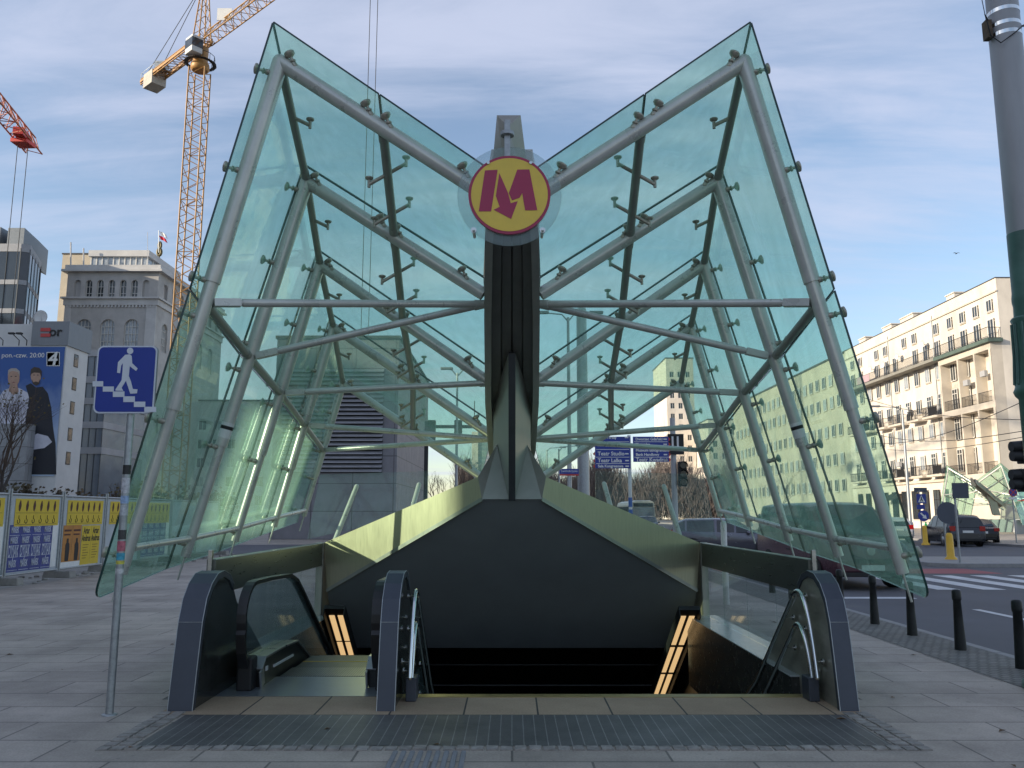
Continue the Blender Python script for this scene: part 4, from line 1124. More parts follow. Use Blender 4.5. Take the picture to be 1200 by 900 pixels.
# ---------------------------------------------------------------- arcaded stone bank building on the left
YA = 130.0
xl, xr = P(78, 340, YA).x, P(185, 340, YA).x
zt, zc, zb = P(150, 311, YA).z, P(150, 319, YA).z, P(150, 356, YA).z
AR = thing('arcaded_building', 'tall grey stone building with two storeys of arched windows, left behind the blue sign', 'building', ((xl + xr) / 2, YA + 12, 0))
W_ = xr - xl; D_ = 30.0
mb = MB(); hf = []; sf = []
z1b, z1t = P(150, 351, YA).z, P(150, 328, YA).z
pitch = W_ / 8.0
for i in range(7):
    u = pitch * (i + .93); hf.append((u - pitch * .29, u + pitch * .29, z1b, z1t)); sf.append((u, z1b, 0 if i in (0, 6) else 1))
z2t, z2b = P(150, 374, YA).z, P(150, 408, YA).z
for i in range(3):
    u = W_ * (.22 + .26 * i); hf.append((u - 1.15, u + 1.15, z2b, z2t)); sf.append((u, z2b, 2))
for j in range(4):
    for i in range(11):
        u = W_ * (i + .7) / 11.4; v = 3.6 + 5.4 * j
        hf.append((u - .4, u + .4, v, v + 3.0)); sf.append((u, v, 3))
wall(mb, (xl, YA, 0), (1, 0, 0), W_, zc, (0, 1, 0), hf, depth=.5)
hr = []; sr = []
for i in range(8):
    u = 3 + 3.4 * i; hr.append((u - .75, u + .75, z1b, z1t)); sr.append((u, z1b, 0))
for i in range(5):
    u = 3.6 + 5.2 * i; hr.append((u - 1.1, u + 1.1, z2b, z2t)); sr.append((u, z2b, 2))
for j in range(3):
    for i in range(8):
        u = 3 + 3.4 * i; v = 3.6 + 5.4 * j; hr.append((u - .4, u + .4, v, v + 3.0)); sr.append((u, v, 3))
wall(mb, (xr, YA, 0), (0, 1, 0), D_, zc, (-1, 0, 0), hr, depth=.5)
mb.poly([(xl, YA, 0), (xl, YA + D_, 0), (xl, YA + D_, zc), (xl, YA, zc)]); mb.poly([(xl, YA, zc - .01), (xr, YA, zc - .01), (xr, YA + D_, zc - .01), (xl, YA + D_, zc - .01)])
mb.poly([(xl + .6, YA + .6, 0), (xr - .6, YA + .6, 0), (xr - .6, YA + .6, zc - .1), (xl + .6, YA + .6, zc - .1)]); mb.poly([(xr - .6, YA + .6, 0), (xr - .6, YA + D_, 0), (xr - .6, YA + D_, zc - .1), (xr - .6, YA + .6, zc - .1)])
mb.build('wall', GREYST, AR, fixn=False)
ak = {0: lambda: make_window(1.5 if False else pitch * .58, z1t - z1b, 1, 1, arch=True, wallm=GREYST, sill=False, parent=AR, pm=GREYST, fm=GREYST, depth=.5), 1: lambda: make_window(pitch * .58, z1t - z1b, 2, 3, arch=True, wallm=GREYST, sill=True, parent=AR, depth=.5),
      2: lambda: make_window(2.3, z2t - z2b, 4, 4, arch=True, wallm=GREYST, sill=False, parent=AR, pm=PANE_L, depth=.5), 3: lambda: make_window(.8, 3.0, 1, 2, wallm=GREYST, parent=AR, depth=.5)}
put_windows(AR, ak, sf, (xl, YA, 0), (1, 0, 0), (0, 1, 0))
put_windows(AR, ak, sr, (xr, YA, 0), (0, 1, 0), (-1, 0, 0))
for z0, z1, e in ((zc, zc + .35, .75), (zc + .35, zt, .35), (zb - .25, zb + .75, .25), (zb + .75, zb + 1.05, .6)):
    mb = MB(); mb.box(xl - e, xr + e, YA - e, YA + D_, z0, z1); mb.build('cornice', GREYST2, AR)
mb = MB()
for k in range(26):
    x = xl + .4 + (W_ - .8) * k / 25; mb.box(x - .14, x + .14, YA - .22, YA - .003, zb - .6, zb - .253)
mb.build('dentils', GREYST2, AR)
for x0, x1 in ((xl, xl + 1.0), (xr - 1.6, xr - .0)):
    mb = MB(); mb.box(x0 - .003, x1 + .003, YA - .14, YA - .002, 0, zb - .26); mb.build('pilaster', GREYST2, AR)
pa, pb = P(107, 300, YA + 4), P(173, 300, YA + 4)
zp = P(140, 294, YA + 4).z; zw0, zw1 = P(140, 311, YA + 4).z, P(140, 301, YA + 4).z
mb = MB(); mb.box(pa.x, pb.x, YA + 4, YA + 16, zt, zw0 + .05); mb.box(pa.x - .3, pb.x + .4, YA + 3.6, YA + 17, zw1, zp)
PH = mb.build('penthouse', GREYST2, AR)
mb = MB(); mb.box(pa.x + .1, pb.x - .1, YA + 4.1, YA + 15.9, zw0, zw1); mb.build('glazing', PANE_L, PH)
for k in range(11):
    x = pa.x + (pb.x - pa.x) * k / 10; mb = MB(); mb.box(x - .09, x + .09, YA + 4.0, YA + 4.1, zw0, zw1); mb.build('glazing_bar', FRAME_W, PH)
for k in range(7):
    y_ = YA + 4.4 + 11.5 * k / 6; mb = MB(); mb.box(pb.x - .1, pb.x, y_ - .09, y_ + .09, zw0, zw1); mb.build('glazing_bar', FRAME_W, PH)
for x, y in ((83, 284), (98, 291), (173, 272)):
    a = P(x, 311, YA + 2); b = P(x, y, YA + 2); mb = MB(); mb.tube([a, b], .12 if x < 170 else .04, 8); mb.build('mast', GREYST2, AR)
simple_block('rear_block', 'blank beige block standing behind the arcaded stone building', P(70, 340, 165).x, P(108, 340, 165).x, 165, 180, P(90, 298, 165).z, BEIGE, (), None)
# roof ornament and flag
a = P(186.5, 300, YA + 8)
T = thing('roof_emblem', 'gilded rooftop emblem beside the flag on the arcaded building', 'emblem', a)
mb = MB()
pts = []
for t in range(17):
    an = t / 16 * 2 * math.pi; pts.append(a + Vector((.32 * math.sin(an), 0, .7 + .6 * math.cos(an))))
mb.tube(pts, .24, 8); pts = [a + Vector((.22 * math.sin(t / 10 * 6.28), 0, 1.9 + .6 * math.cos(t / 10 * 6.28))) for t in range(11)]; mb.tube(pts, .2, 8); mb.tube([a + Vector((0, .1, -1.2)), a + Vector((0, .1, 2.6))], .12, 8)
mb.build('emblem', mat('tarnished_gold', (0.12, 0.10, 0.05), 0.5, .4, .3, 2), T)
a = P(186, 296, YA + 6); b = P(186, 270, YA + 6)
T = thing('flag', 'white and red flag flying on the roof of the arcaded building', 'flag', a)
mb = MB(); mb.tube([a, b], .06, 8); mb.build('flagpole', GALV, T)
for i, (nm, mm) in enumerate((('white_band', WHITE), ('red_band', mat('flag_red', (0.55, 0.03, 0.05), 0.7)))):
    mb = MB(); n = 8
    for k in range(n):
        def fp(t, v): return b + Vector((.1 + 1.25 * t + v * .35, .25 * math.sin(t * 6), -.15 - .55 * t - (v + i) * .75 + .1 * math.sin(t * 5)))
        mb.prism([fp(k / n, 0), fp((k + 1) / n, 0), fp((k + 1) / n, 1), fp(k / n, 1)], (0, .01, 0))
    mb.build(nm, mm, T)
# ---------------------------------------------------------------- glass office tower far left
YG = 118.0
xa, xb_ = P(-40, 330, YG).x, P(29, 330, YG).x
xr2 = P(46, 330, YG + 16).x
zt = P(20, 291, YG).z
GT = thing('office_tower', 'dark glass office tower with pale floor bands at the far left', 'building', ((xa + xb_) / 2, YG + 8, 0))
foot = [(xa, YG), (xb_ - 1.0, YG), (xb_ - .0, YG + .6), (P(46, 330, YG + 9).x, YG + 9), (P(46, 330, YG + 9).x - 1.5, YG + 9.3), (xa, YG + 9.5)]
mb = MB(); mb.prism([(x, y, 0) for x, y in foot], (0, 0, zt - .2)); mb.build('glass_body', mat('dark_curtain_wall', (0.025, 0.032, 0.04), 0.06, 0, .3, .3, spec=.8, rvar=.03), GT)
cx_, cy_ = sum(f[0] for f in foot) / 6, sum(f[1] for f in foot) / 6
k = 0; z = zt
while z > 6:
    mb = MB(); mb.prism([(x + (x - cx_) * .012, y + (y - cy_) * .018, z - (.9 if k else .5)) for x, y in foot], (0, 0, .7 if k else 1.2)); mb.build('floor_band', mat('grey_band', (0.30, 0.31, 0.33), .6), GT)
    z -= 4.35 if k else 4.6; k += 1
mb = MB()
for a, b in ((0, 1), (1, 2), (2, 3)):
    A, B = Vector((*foot[a], 0)), Vector((*foot[b], 0)); n = max(1, int((B - A).length / 1.8))
    for i in range(n + 1):
        p_ = A.lerp(B, i / n); q_ = Vector((cx_, cy_, 0)); d_ = (p_ - q_).normalized() * .06; w_ = .14 if i in (0, n) else .06
        mb.box(p_.x + d_.x - w_ / 2, p_.x + d_.x + w_ / 2, p_.y + d_.y - w_ / 2, p_.y + d_.y + w_ / 2, 0, zt)
n = int(zt / 1.45)
mb.build('mullions', mat('mullion_dark', (0.09, 0.10, 0.11), .5, .4), GT)
u0, u1 = P(8, 285, YG + 3), P(29, 267, YG + 3)
mb = MB(); mb.prism([(u0.x, YG + 3, zt), (u1.x, YG + 3, zt), (P(45, 285, YG + 9).x, YG + 9, zt), (u0.x, YG + 14, zt)], (0, 0, u1.z - zt)); mb.build('plant_screen', mat('ribbed_plant_screen', (0.16, 0.18, 0.20), .5, .4, .1, 3), GT)
u0 = P(-12, 285, YG + 3); u1 = P(1, 266, YG + 3)
mb = MB(); mb.box(u0.x, u1.x, YG + 3, YG + 12, zt, u1.z); mb.build('plant_screen', MATS['ribbed_plant_screen'], GT)
# ---------------------------------------------------------------- low building with the television billboard
YB = 75.0
bx0, bx1 = P(-30, 480, YB).x, P(77, 420, YB).x
bzt = P(40, 378, YB).z; bz1 = P(60, 405, YB).z
LB = thing('low_white_building', 'low white flat roofed building carrying the giant poster, left of the blue sign', 'building', ((bx0 + bx1) / 2, YB + 6, 0))
mb = MB(); mb.box(bx0, bx1, YB, YB + 3.9, 0, bz1)
mb.box(bx0, P(37, 390, YB).x, YB + .6, YB + 3.7, bz1 - .01, bzt)
mb.build('wall', WHITEP, LB)
mb = MB(); mb.box(P(38, 390, YB).x, bx1 + .15, YB - .1, YB + 4.1, bz1, bzt + .1)
RB = mb.build('sign_box', mat('grey_sheet_metal', (0.20, 0.215, 0.235), .55, .4, .08, 2, stretch=(6, 1, .5)), LB)
fr = frame(P(52, 389.5, YB - .15), (1, 0, 0), (0, 0, 1))
mb = MB(); a = P(47.5, 386, YB - .14); 
for y in (386.2, 392.8):
    a = P(47.5, y, YB - .15); b = P(59, y, YB - .15); mb.box(a.x, b.x, YB - .16, YB - .10, a.z - .16, a.z + .16)
mb.build('red_stripes', RED, RB)
text_mesh('or', 1.25, BLACK, frame(P(65, 389, YB - .14), (1, 0, 0), (0, 0, 1)), 'lettering', RB, bold=.03)
# small windows in the white end wall
hs = []
for k, y in enumerate((423, 450, 478, 509, 537)):
    q = P(87, y, YB + 1.8); mb = MB(); mb.box(bx1 + .002, bx1 + .03, q.y - .38, q.y + .38, q.z - .6, q.z + .6)
    Wn = mb.build('window', mat('brown_window_frame', (.05, .045, .04), .7), LB); mb = MB(); mb.box(bx1 + .028, bx1 + .034, q.y - .3, q.y + .3, q.z - .52, q.z + .52); mb.build('pane', PANE, Wn)
a, b = P(-30, 497, YB - .8), P(37, 497, YB - .8)
mb = MB(); mb.box(a.x, b.x, YB - 1.2, YB - .01, 0, a.z); mb.build('concrete_annex', slab_mat('concrete_panels', (0.28, 0.29, 0.30), (0.31, 0.32, 0.33), (0.15, 0.15, 0.16), 2.4, 1.5, .03, .8, axes='WALL', stain=.2), LB)
for x in (3, 22, 31):
    a = P(x, 405, YB); mb = MB(); mb.tube([a, a + Vector((0, 0, .5)), a + Vector((0, -1.2, .9))], .04, 6); mb.box(a.x - .25, a.x + .25, YB - 1.4, YB - 1.1, a.z + .8, a.z + .95); mb.build('poster_lamp', IRON, LB)
a = P(48, 372, YB + 3)
mb = MB(); mb.lathe([(.02, .1), (.5, 0), (.7, -.12), (.68, -.1), (.45, .05), (.02, .14)], a, 16, axis='y'); mb.tube([a + Vector((0, 0, -1.0)), a], .06, 8); mb.build('satellite_dish', WHITEP, LB)
a = P(58, 377, YB + 4); mb = MB(); mb.box(a.x - .7, a.x + .7, YB + 3, YB + 5, bzt, bzt + .8); mb.build('roof_box', CONC, LB)
# the poster: flat printed sheet hung on the wall
BP = thing('billboard', 'giant blue poster with two men and a white 4 on the low white building', 'billboard', (P(35, 480, YB).x, YB - .1, 5))
c = [P(-28, 558, YB - .08), P(66, 558, YB - .08), P(76, 406.5, YB - .08), P(-28, 406.5, YB - .08)]
c[1].x = c[2].x; c[0].x = c[3].x
pm, pnt, pout = new_mat('poster_sky_print')
bs = N(pnt, 'ShaderNodeBsdfPrincipled'); bs.inputs['Roughness'].default_value = .6; pnt.links.new(bs.outputs[0], pout.inputs[0])
tcn = N(pnt, 'ShaderNodeTexCoord'); sxn = N(pnt, 'ShaderNodeSeparateXYZ'); pnt.links.new(tcn.outputs['Generated'], sxn.inputs[0])
nzn = N(pnt, 'ShaderNodeTexNoise'); nzn.inputs['Scale'].default_value = 5; nzn.inputs['Detail'].default_value = 6; pnt.links.new(tcn.outputs['Generated'], nzn.inputs['Vector'])
adn = N(pnt, 'ShaderNodeMath', operation='MULTIPLY_ADD'); adn.inputs[1].default_value = .5; pnt.links.new(nzn.outputs[0], adn.inputs[0]); pnt.links.new(sxn.outputs[2], adn.inputs[2])
rp = N(pnt, 'ShaderNodeValToRGB'); rp.color_ramp.elements[0].position = .45; rp.color_ramp.elements[0].color = (.38, .48, .62, 1); rp.color_ramp.elements[1].position = 1.2; rp.color_ramp.elements[1].color = (.035, .10, .32, 1)
pnt.links.new(adn.outputs[0], rp.inputs[0]); pnt.links.new(rp.outputs[0], bs.inputs[0])
mb = MB(); mb.prism(c, (0, .05, 0)); mb.build('printed_sheet', pm, BP)
def pp(x, y, off=.1): return P(x, y, YB - .08 - off)
def flat(name, pts, m, off, parent=BP): mb = MB(); mb.prism([pp(x, y, off) for x, y in pts], (0, .01, 0)); return mb.build(name, m, parent)
SKIN = mat('printed_skin', (.42, .27, .20), .7); BLK = mat('printed_black', (.02, .022, .03), .7); WSH = mat('printed_white_shirt', (.55, .55, .62), .7, 0, .15, 1.5); HAIR = mat('printed_brown_hair', (.06, .045, .035), .7); GREYH = mat('printed_grey_hair', (.40, .36, .33), .7)
def ell(cx, cy, rx, ry, n=16): return [(cx + rx * math.cos(2 * math.pi * k / n), cy + ry * math.sin(2 * math.pi * k / n)) for k in range(n)]
flat('man_in_white', [(-4, 514), (-3, 468), (4, 458), (14, 453), (23, 455), (32, 460), (38, 470), (37, 490), (33, 500), (30, 524), (-4, 524)], WSH, .02)
flat('man_in_black', [(24, 556), (28, 520), (30, 490), (34, 466), (30, 452), (36, 449), (42, 454), (50, 453), (56, 461), (60, 478), (62, 500), (65, 520), (66, 556)], BLK, .025)
flat('folded_arms', [(-2, 480), (12, 473), (26, 470), (34, 478), (20, 484), (2, 488)], mat('printed_shirt_fold', (.44, .44, .52), .7), .03)
flat('pale_cloth', [(35, 512), (44, 508), (56, 511), (61, 518), (52, 525), (38, 527)], WSH, .03)
flat('face', ell(16, 443, 6.9, 9.8), SKIN, .035); flat('face', ell(42, 441, 6.0, 8.8), SKIN, .035)
flat('neck', [(12, 449), (20, 449), (22, 459), (16, 463), (10, 458)], SKIN, .033)
flat('hair', [(9, 441), (9.5, 434), (13, 431.5), (19, 431.5), (23, 435), (23, 441), (21, 436), (15, 434.5), (11, 436)], GREYH, .04)
flat('hair', [(35.5, 441), (36, 433), (40, 430), (46, 431), (49, 435), (48.5, 442), (46.5, 437), (40, 436.5), (37, 438)], HAIR, .04)
flat('beard', [(37, 444), (39, 448), (42, 447), (45, 448), (47.2, 444), (46, 450), (42, 452), (38.5, 450)], HAIR, .041)
for cx in (13.3, 18.5): flat('eye', ell(cx, 441, 1.1, .55, 8), BLK, .045)
for cx in (39.8, 44.3): flat('eye', ell(cx, 439.5, 1.0, .5, 8), BLK, .045)
flat('mouth', [(13.5, 448), (16, 448.8), (18.5, 448), (16, 447.6)], mat('printed_lip', (.25, .10, .09), .7), .045)
b4 = flat('channel_panel', [(54.5, 412.5), (70, 412.5), (70, 429), (54.5, 429)], mat('printed_navy', (.015, .03, .14), .6), .02)
flat('channel_frame', [(54.5, 412.5), (70, 412.5), (70, 413.3), (55.3, 413.3), (55.3, 428.2), (69.2, 428.2), (69.2, 413.3), (70, 413.3), (70, 429), (54.5, 429)], WHITE, .03)
text_mesh('4', 1.75, WHITE, frame(pp(62.2, 421, .035), (1, 0, .0), (0.12, 0, 1)), 'numeral', BP, bold=.03)
text_mesh('pon.-czw. 20:00', .62, WHITE, frame(pp(27, 416.5, .03), (1, 0, 0), (0, 0, 1)), 'lettering', BP, bold=.004)
# blue-grey office building behind, and the small pale neighbours
a0, a1 = P(93, 480, 88).x, P(122, 480, 88).x
T = thing('banded_office', 'narrow blue grey glass office with white floor bands behind the poster building', 'building', ((a0 + a1) / 2, 92, 0))
zt = P(108, 412, 88).z
mb = MB(); mb.box(a0 - 3, a1, 88, 98, 0, zt); mb.build('glass_body', mat('blue_grey_glazing', (0.13, 0.16, 0.20), .2, 0, .15, .5, spec=.6), T)
for y in (414, 445, 470, 498, 528):
    q = P(108, y, 88); mb = MB(); mb.box(a0 - 3.1, a1 + .12, 87.85, 98.1, q.z - .35, q.z + .35); mb.build('floor_band', CONC, T)
mb = MB()
for k in range(9): x = a0 - 3 + (a1 - a0 + 3) * k / 8; mb.box(x - .035, x + .035, 87.94, 87.999, 0, zt)
mb.build('mullions', mat('mullion_dark', (0, 0, 0)), T)
# long block behind the left wing
simple_block('grey_office_block', 'grey office block seen through the left glass wing', -61, -22, 150, 170, P(290, 470, 150).z, GREYST2, ('front', 'right'), dict(w=1.5, h=1.8, pitch=2.7, rows=[3 + 3.4 * k for k in range(5)], pale=.3))
# ---------------------------------------------------------------- louvred ventilation building
YL = 53.0
lx0, lx1 = P(322, 470, YL).x, P(465, 540, YL).x
lzt = P(420, 397, YL).z; y2 = 72.0
TILEB = slab_mat('violet_grey_stone_tiles', (0.21, 0.205, 0.225), (0.24, 0.233, 0.253), (0.09, 0.09, 0.095), 2.6, 1.75, .03, .6, axes='WALL', offset=0.0, stain=.2, bump=.2)
T = thing('louvred_building', 'violet grey tiled ventilation building with wide horizontal louvres behind the hood', 'building', ((lx0 + lx1) / 2, 62, 0))
mb = MB(); mb.box(lx0, lx1, YL, y2, 0, lzt); mb.build('wall', TILEB, T)
u0, u1 = P(332, 470, YL).x, P(448, 540, YL).x; z0, z1 = P(420, 554, YL).z, P(420, 432, YL).z
mb = MB(); mb.box(u0, u1, YL - .05, YL - .004, z0, z1); LV = mb.build('louvre_recess', BLACK, T)
n = 24
mb = MB()
for k in range(n):
    z = z0 + (z1 - z0) * (k + .5) / n; h = (z1 - z0) / n
    mb.hexa([(u0, YL - .22, z - h * .34), (u1, YL - .22, z - h * .34), (u1, YL - .051, z + h * .16), (u0, YL - .051, z + h * .16), (u0, YL - .22, z - h * .14), (u1, YL - .22, z - h * .14), (u1, YL - .051, z + h * .36), (u0, YL - .051, z + h * .36)])
mb.build('louvre_slats', mat('louvre_blade', (0.32, 0.32, 0.345), .5, .3, .1, 2), LV)
mb = MB(); mb.box(lx0 - .1, lx1 + .1, YL - .1, y2 + .1, lzt, lzt + .2); mb.build('roof_edge', ROOFM, T)
# far tower behind the hood, white edge
p = P(553, 505, 300)
T = thing('distant_tower', 'distant glass tower with a pale edge strip, behind the foot of the canopy', 'building', (p.x + 4, 305, 0))
mb = MB(); mb.box(p.x + 2.3, P(583, 505, 300).x, 300, 312, 0, P(570, 503, 300).z); mb.build('glass_body', slab_mat('tower_glazing', (0.20, 0.26, 0.28), (0.24, 0.30, 0.31), (0.30, 0.33, 0.33), 6.0, 1.6, .3, .3, axes='WALL', offset=0), T)
mb = MB(); mb.box(p.x, p.x + 2.3, 299.5, 312, 0, P(570, 506, 300).z); mb.build('edge_strip', PLASTER, T)
mb = MB(); q = P(556, 503, 302); mb.tube([q, P(556, 470, 302)], .2, 6); mb.build('antenna', IRON, T)
# stone for the unseen blocks added on the left to shade the square
SH = mat('shade_block_stone', (0.25, 0.25, 0.26), .8, 0, .1, .3)
# ================================================================ vehicles
def car_paint(name, col, metal=.3): return mat(name, col, .25, metal, .05, 3, spec=.6, dirt=.12, dirtcol=(.09, .085, .08))
def make_car(label, loc, heading, paint, L=4.4, W=1.78, H=1.48, style='sedan', group='cars in the street', plate=True, cat='car', name='car'):
    T = thing(name, label, cat, loc, group)
    hw = W / 2; zb = .88 if style != 'van' else 1.15
    if style == 'sedan':   st = [(-.5, .42, .62, .62, .80), (-.485, .30, .86, .88, .90), (-.36, .24, .95, .98, .98), (-.20, .22, .96, H * .97, 1), (-.02, .22, .95, H, 1), (.08, .22, .94, H * .985, 1), (.26, .22, .92, .96, 1), (.40, .24, .84, .87, .96), (.475, .30, .70, .74, .88), (.5, .40, .58, .60, .78)]; gh = (2, 6)
    elif style == 'estate': st = [(-.5, .42, .66, .68, .86), (-.488, .32, .92, .97, .95), (-.44, .26, 1.0, H * .90, .98), (-.36, .24, 1.0, H * .985, 1), (-.1, .22, .98, H, 1), (.06, .22, .96, H * .985, 1), (.24, .22, .95, 1.0, 1), (.40, .24, .88, .92, .96), (.475, .30, .74, .78, .88), (.5, .40, .60, .62, .78)]; gh = (1, 6)
    else:                  st = [(-.5, .42, .9, 1.0, .92), (-.492, .32, 1.15, H * .94, .97), (-.47, .28, 1.18, H * .99, 1), (-.2, .26, 1.18, H, 1), (.12, .26, 1.17, H, 1), (.22, .26, 1.15, H * .965, 1), (.36, .26, 1.10, 1.16, 1), (.44, .28, 1.02, 1.05, .97), (.485, .34, .80, .86, .92), (.5, .42, .62, .66, .84)]; gh = (1, 6)
    rings = []
    for i, (x, zl, zbt, zt, wf) in enumerate(st):
        w_ = hw * wf; g = gh[0] <= i <= gh[1] and zt > zbt + .15
        wt = w_ * (.80 if g else .90); zs = zl + (zbt - zl) * .55
        r = [(x * L, -w_ * .94, zl), (x * L, -w_, zs), (x * L, -w_ * .985, zbt), (x * L, -wt, zt - (.05 if g else .01)), (x * L, -wt * .7, zt), (x * L, 0, zt + .012)]
        rings.append([Vector(q) for q in r] + [Vector((q[0], -q[1], q[2])) for q in r[-2::-1]])
    mb = MB(); n = len(rings[0])
    for r in rings: mb.v += r
    for i in range(len(rings) - 1):
        for j in range(n):
            j2 = (j + 1) % n; mb.f.append((i * n + j, (i + 1) * n + j, (i + 1) * n + j2, i * n + j2)); mb.m.append(0); mb.s.append(True)
    mb.f.append(tuple(range(n))); mb.m.append(0); mb.s.append(False); mb.f.append(tuple((len(rings) - 1) * n + n - 1 - j for j in range(n))); mb.m.append(0); mb.s.append(False)
    B = mb.build('body', paint, T, local=True, bevel=.02)
    CG = mat('car_glass', (0.015, 0.02, 0.022), .04, 0, .3, 1, spec=.8, rvar=.02)
    def pane(nm, pts, off):
        c = sum((Vector(p) for p in pts), Vector()) / len(pts)
        q = [c + (Vector(p) - c) * .90 + Vector(off) for p in pts]; mb = MB(); mb.poly(q); mb.build(nm, CG, T, local=True)
    for s in (1, -1):
        for i in range(gh[0], gh[1]):
            j = 2 if s < 0 else n - 3; k = 3 if s < 0 else n - 4
            if rings[i][k].z - rings[i][j].z < .12 and rings[i + 1][k].z - rings[i + 1][j].z < .12: continue
            pane('side_window', [rings[i][j], rings[i + 1][j], rings[i + 1][k], rings[i][k]], (0, s * .012, 0))
    a, b = gh[1] - 1, gh[1]
    pane('windscreen', [rings[a][3], rings[b][3], rings[b][n - 4], rings[a][n - 4]], (.012, 0, .03))
    a, b = gh[0], gh[0] + 1
    if style == 'sedan': pane('rear_window', [rings[a][3], rings[b][3], rings[b][n - 4], rings[a][n - 4]], (-.012, 0, .02))
    else:
        z0, z1 = rings[1][2].z + .05, rings[2][3].z - .04; x0 = rings[1][0].x - .025; x1 = rings[2][0].x - .04
        pane('rear_window', [(x0, -hw * .8, z0), (x0, hw * .8, z0), (x1, hw * .74, z1), (x1, -hw * .74, z1)], (-.006, 0, .012))
    for fx in (.31, -.30):
        for s in (1, -1):
            mb = MB(); y = s * (hw - .10)
            mb.lathe([(.20, -.10), (.31, -.11), (.335, -.06), (.335, .06), (.31, .11), (.20, .10)], (fx * L, y, .335), 20, axis='y'); Wl = mb.build('wheel', RUBBER, T, local=True)
            mb = MB(); mb.lathe([(.03, -.112), (.20, -.105), (.205, .0), (.20, .105), (.03, .112)], (fx * L, y, .335), 14, axis='y'); mb.build('rim', mat('alloy_rim', (.38, .39, .4), .35, .8), Wl, local=True)
            mb = MB(); mb.lathe([(.40, -.012), (.40, .012)], (fx * L, s * hw * .985, .36), 20, axis='y'); mb.build('wheel_arch', BLACK, T, local=True)
    HL = mat('headlight_lens', (.65, .66, .64), .1, .2); TLm = mat('tail_light_red', (.36, .012, .012), .15)
    for s in (1, -1):
        zf = rings[-2][2].z - .02
        mb = MB(); mb.ball((L * .468, s * hw * .70, zf - .02), .10, .17, .085, 12); mb.build('headlight', HL, T, local=True)
        zr = rings[1][2].z
        mb = MB(); mb.box(-L * .496, -L * .455, s * hw * .78 - .14, s * hw * .78 + .14, zr - .12, zr + .06 if style == 'sedan' else zr + .14); mb.build('tail_light', TLm, T, local=True, bevel=.02)
        mb = MB(); mb.ball((L * .17, s * (hw + .08), zb + .10), .08, .11, .075, 10); mb.build('mirror', paint, T, local=True)
        mb = MB(); mb.box(-L * .03, L * .01, s * hw * .995 - .012, s * hw * .995 + .012, .80, .83); mb.build('door_handle', BLACK, T, local=True)
    for x, nm in ((.502, 'front_plate'), (-.503, 'rear_plate')):
        z = .50 if x > 0 else (.78 if style != 'sedan' else .68)
        mb = MB(); mb.box(x * L - .012, x * L + .012, -.26, .26, z - .06, z + .06); mb.build(nm, WHITE, T, local=True)
    mb = MB(); mb.box(.494 * L, .503 * L, -.42, .42, .60, .70) ; mb.build('grille', BLACK, T, local=True)
    for x in (.495, -.495):
        mb = MB(); mb.box(x * L - .04, x * L + .04, -hw * .72, hw * .72, .30, .40); mb.build('bumper_insert', BLACK, T, local=True, bevel=.015)
    T.rotation_euler = (0, 0, heading)
    return T
ZR = -.1
g = G(1142, 641, ZR)
make_car('dark grey estate car seen from behind, just right of the round sign back', (g.x + .0, g.y + 2.2, ZR), R(82), car_paint('paint_graphite', (.045, .047, .055)), 4.65, 1.86, 1.66, 'estate')
g = G(1172, 639, ZR)
make_car('black saloon car seen from behind in front of the second glass canopy', (g.x, g.y + 2.5, ZR), R(72), car_paint('paint_black', (.012, .012, .015)), 4.6, 1.82, 1.42, 'sedan')
g = G(1068, 637, ZR)
make_car('pale silver car half hidden behind the edge of the right glass wing', (g.x - .2, g.y + 2.6, ZR), R(84), car_paint('paint_silver', (.50, .51, .53)), 4.3, 1.76, 1.5, 'estate')
make_car('dark violet car with a pale roof crossing behind the right slope of the hood', (8.6, 33.5, ZR), R(-14), car_paint('paint_aubergine', (.16, .155, .18), .6), 4.5, 1.78, 1.52, 'estate')
V = make_car('maroon van with a star badge facing the camera behind the right glass wing', (8.0, 21.5, ZR), R(-88), car_paint('paint_maroon', (.10, .045, .06)), 5.1, 1.92, 1.98, 'van', cat='van', name='van')
mb = MB()
mb.lathe([(.085, 0), (.10, .008), (.085, .016)], (2.50, 0, .86), 24, axis='x'); mb.lathe([(.0855, -.001), (.075, -.001), (.075, .017), (.0855, .017)], (2.50, 0, .86), 24, axis='x')
for a in (90, 210, 330): mb.bar((2.52, 0, .86), (2.52, .085 * math.cos(R(a)), .86 + .085 * math.sin(R(a))), .018, .012, up=(1, 0, 0))
mb.build('star_badge', CHROME, V, local=True)
mb = MB(); mb.prism([(1.40, -.35, 1.44), (1.40, .1, 1.44), (1.28, .1, 1.60), (1.28, -.35, 1.60)], (.012, 0, .01)); mb.build('windscreen_paper', WHITE, V, local=True)
make_car('red car far down the street beyond the left slope of the hood', (-9.3, 64, 0.0), R(8), car_paint('paint_red', (.35, .02, .03)), 4.2, 1.75, 1.45, 'estate')
make_car('dark car parked by the corner of the louvred building', (-6.1, 58.5, 0.0), R(100), car_paint('paint_navy', (.02, .025, .035)), 4.5, 1.8, 1.5, 'sedan')
make_car('small dark hatchback waiting beside the bus', (11.6, 72, ZR), R(-95), car_paint('paint_slate', (.03, .04, .055)), 4.0, 1.72, 1.48, 'estate')
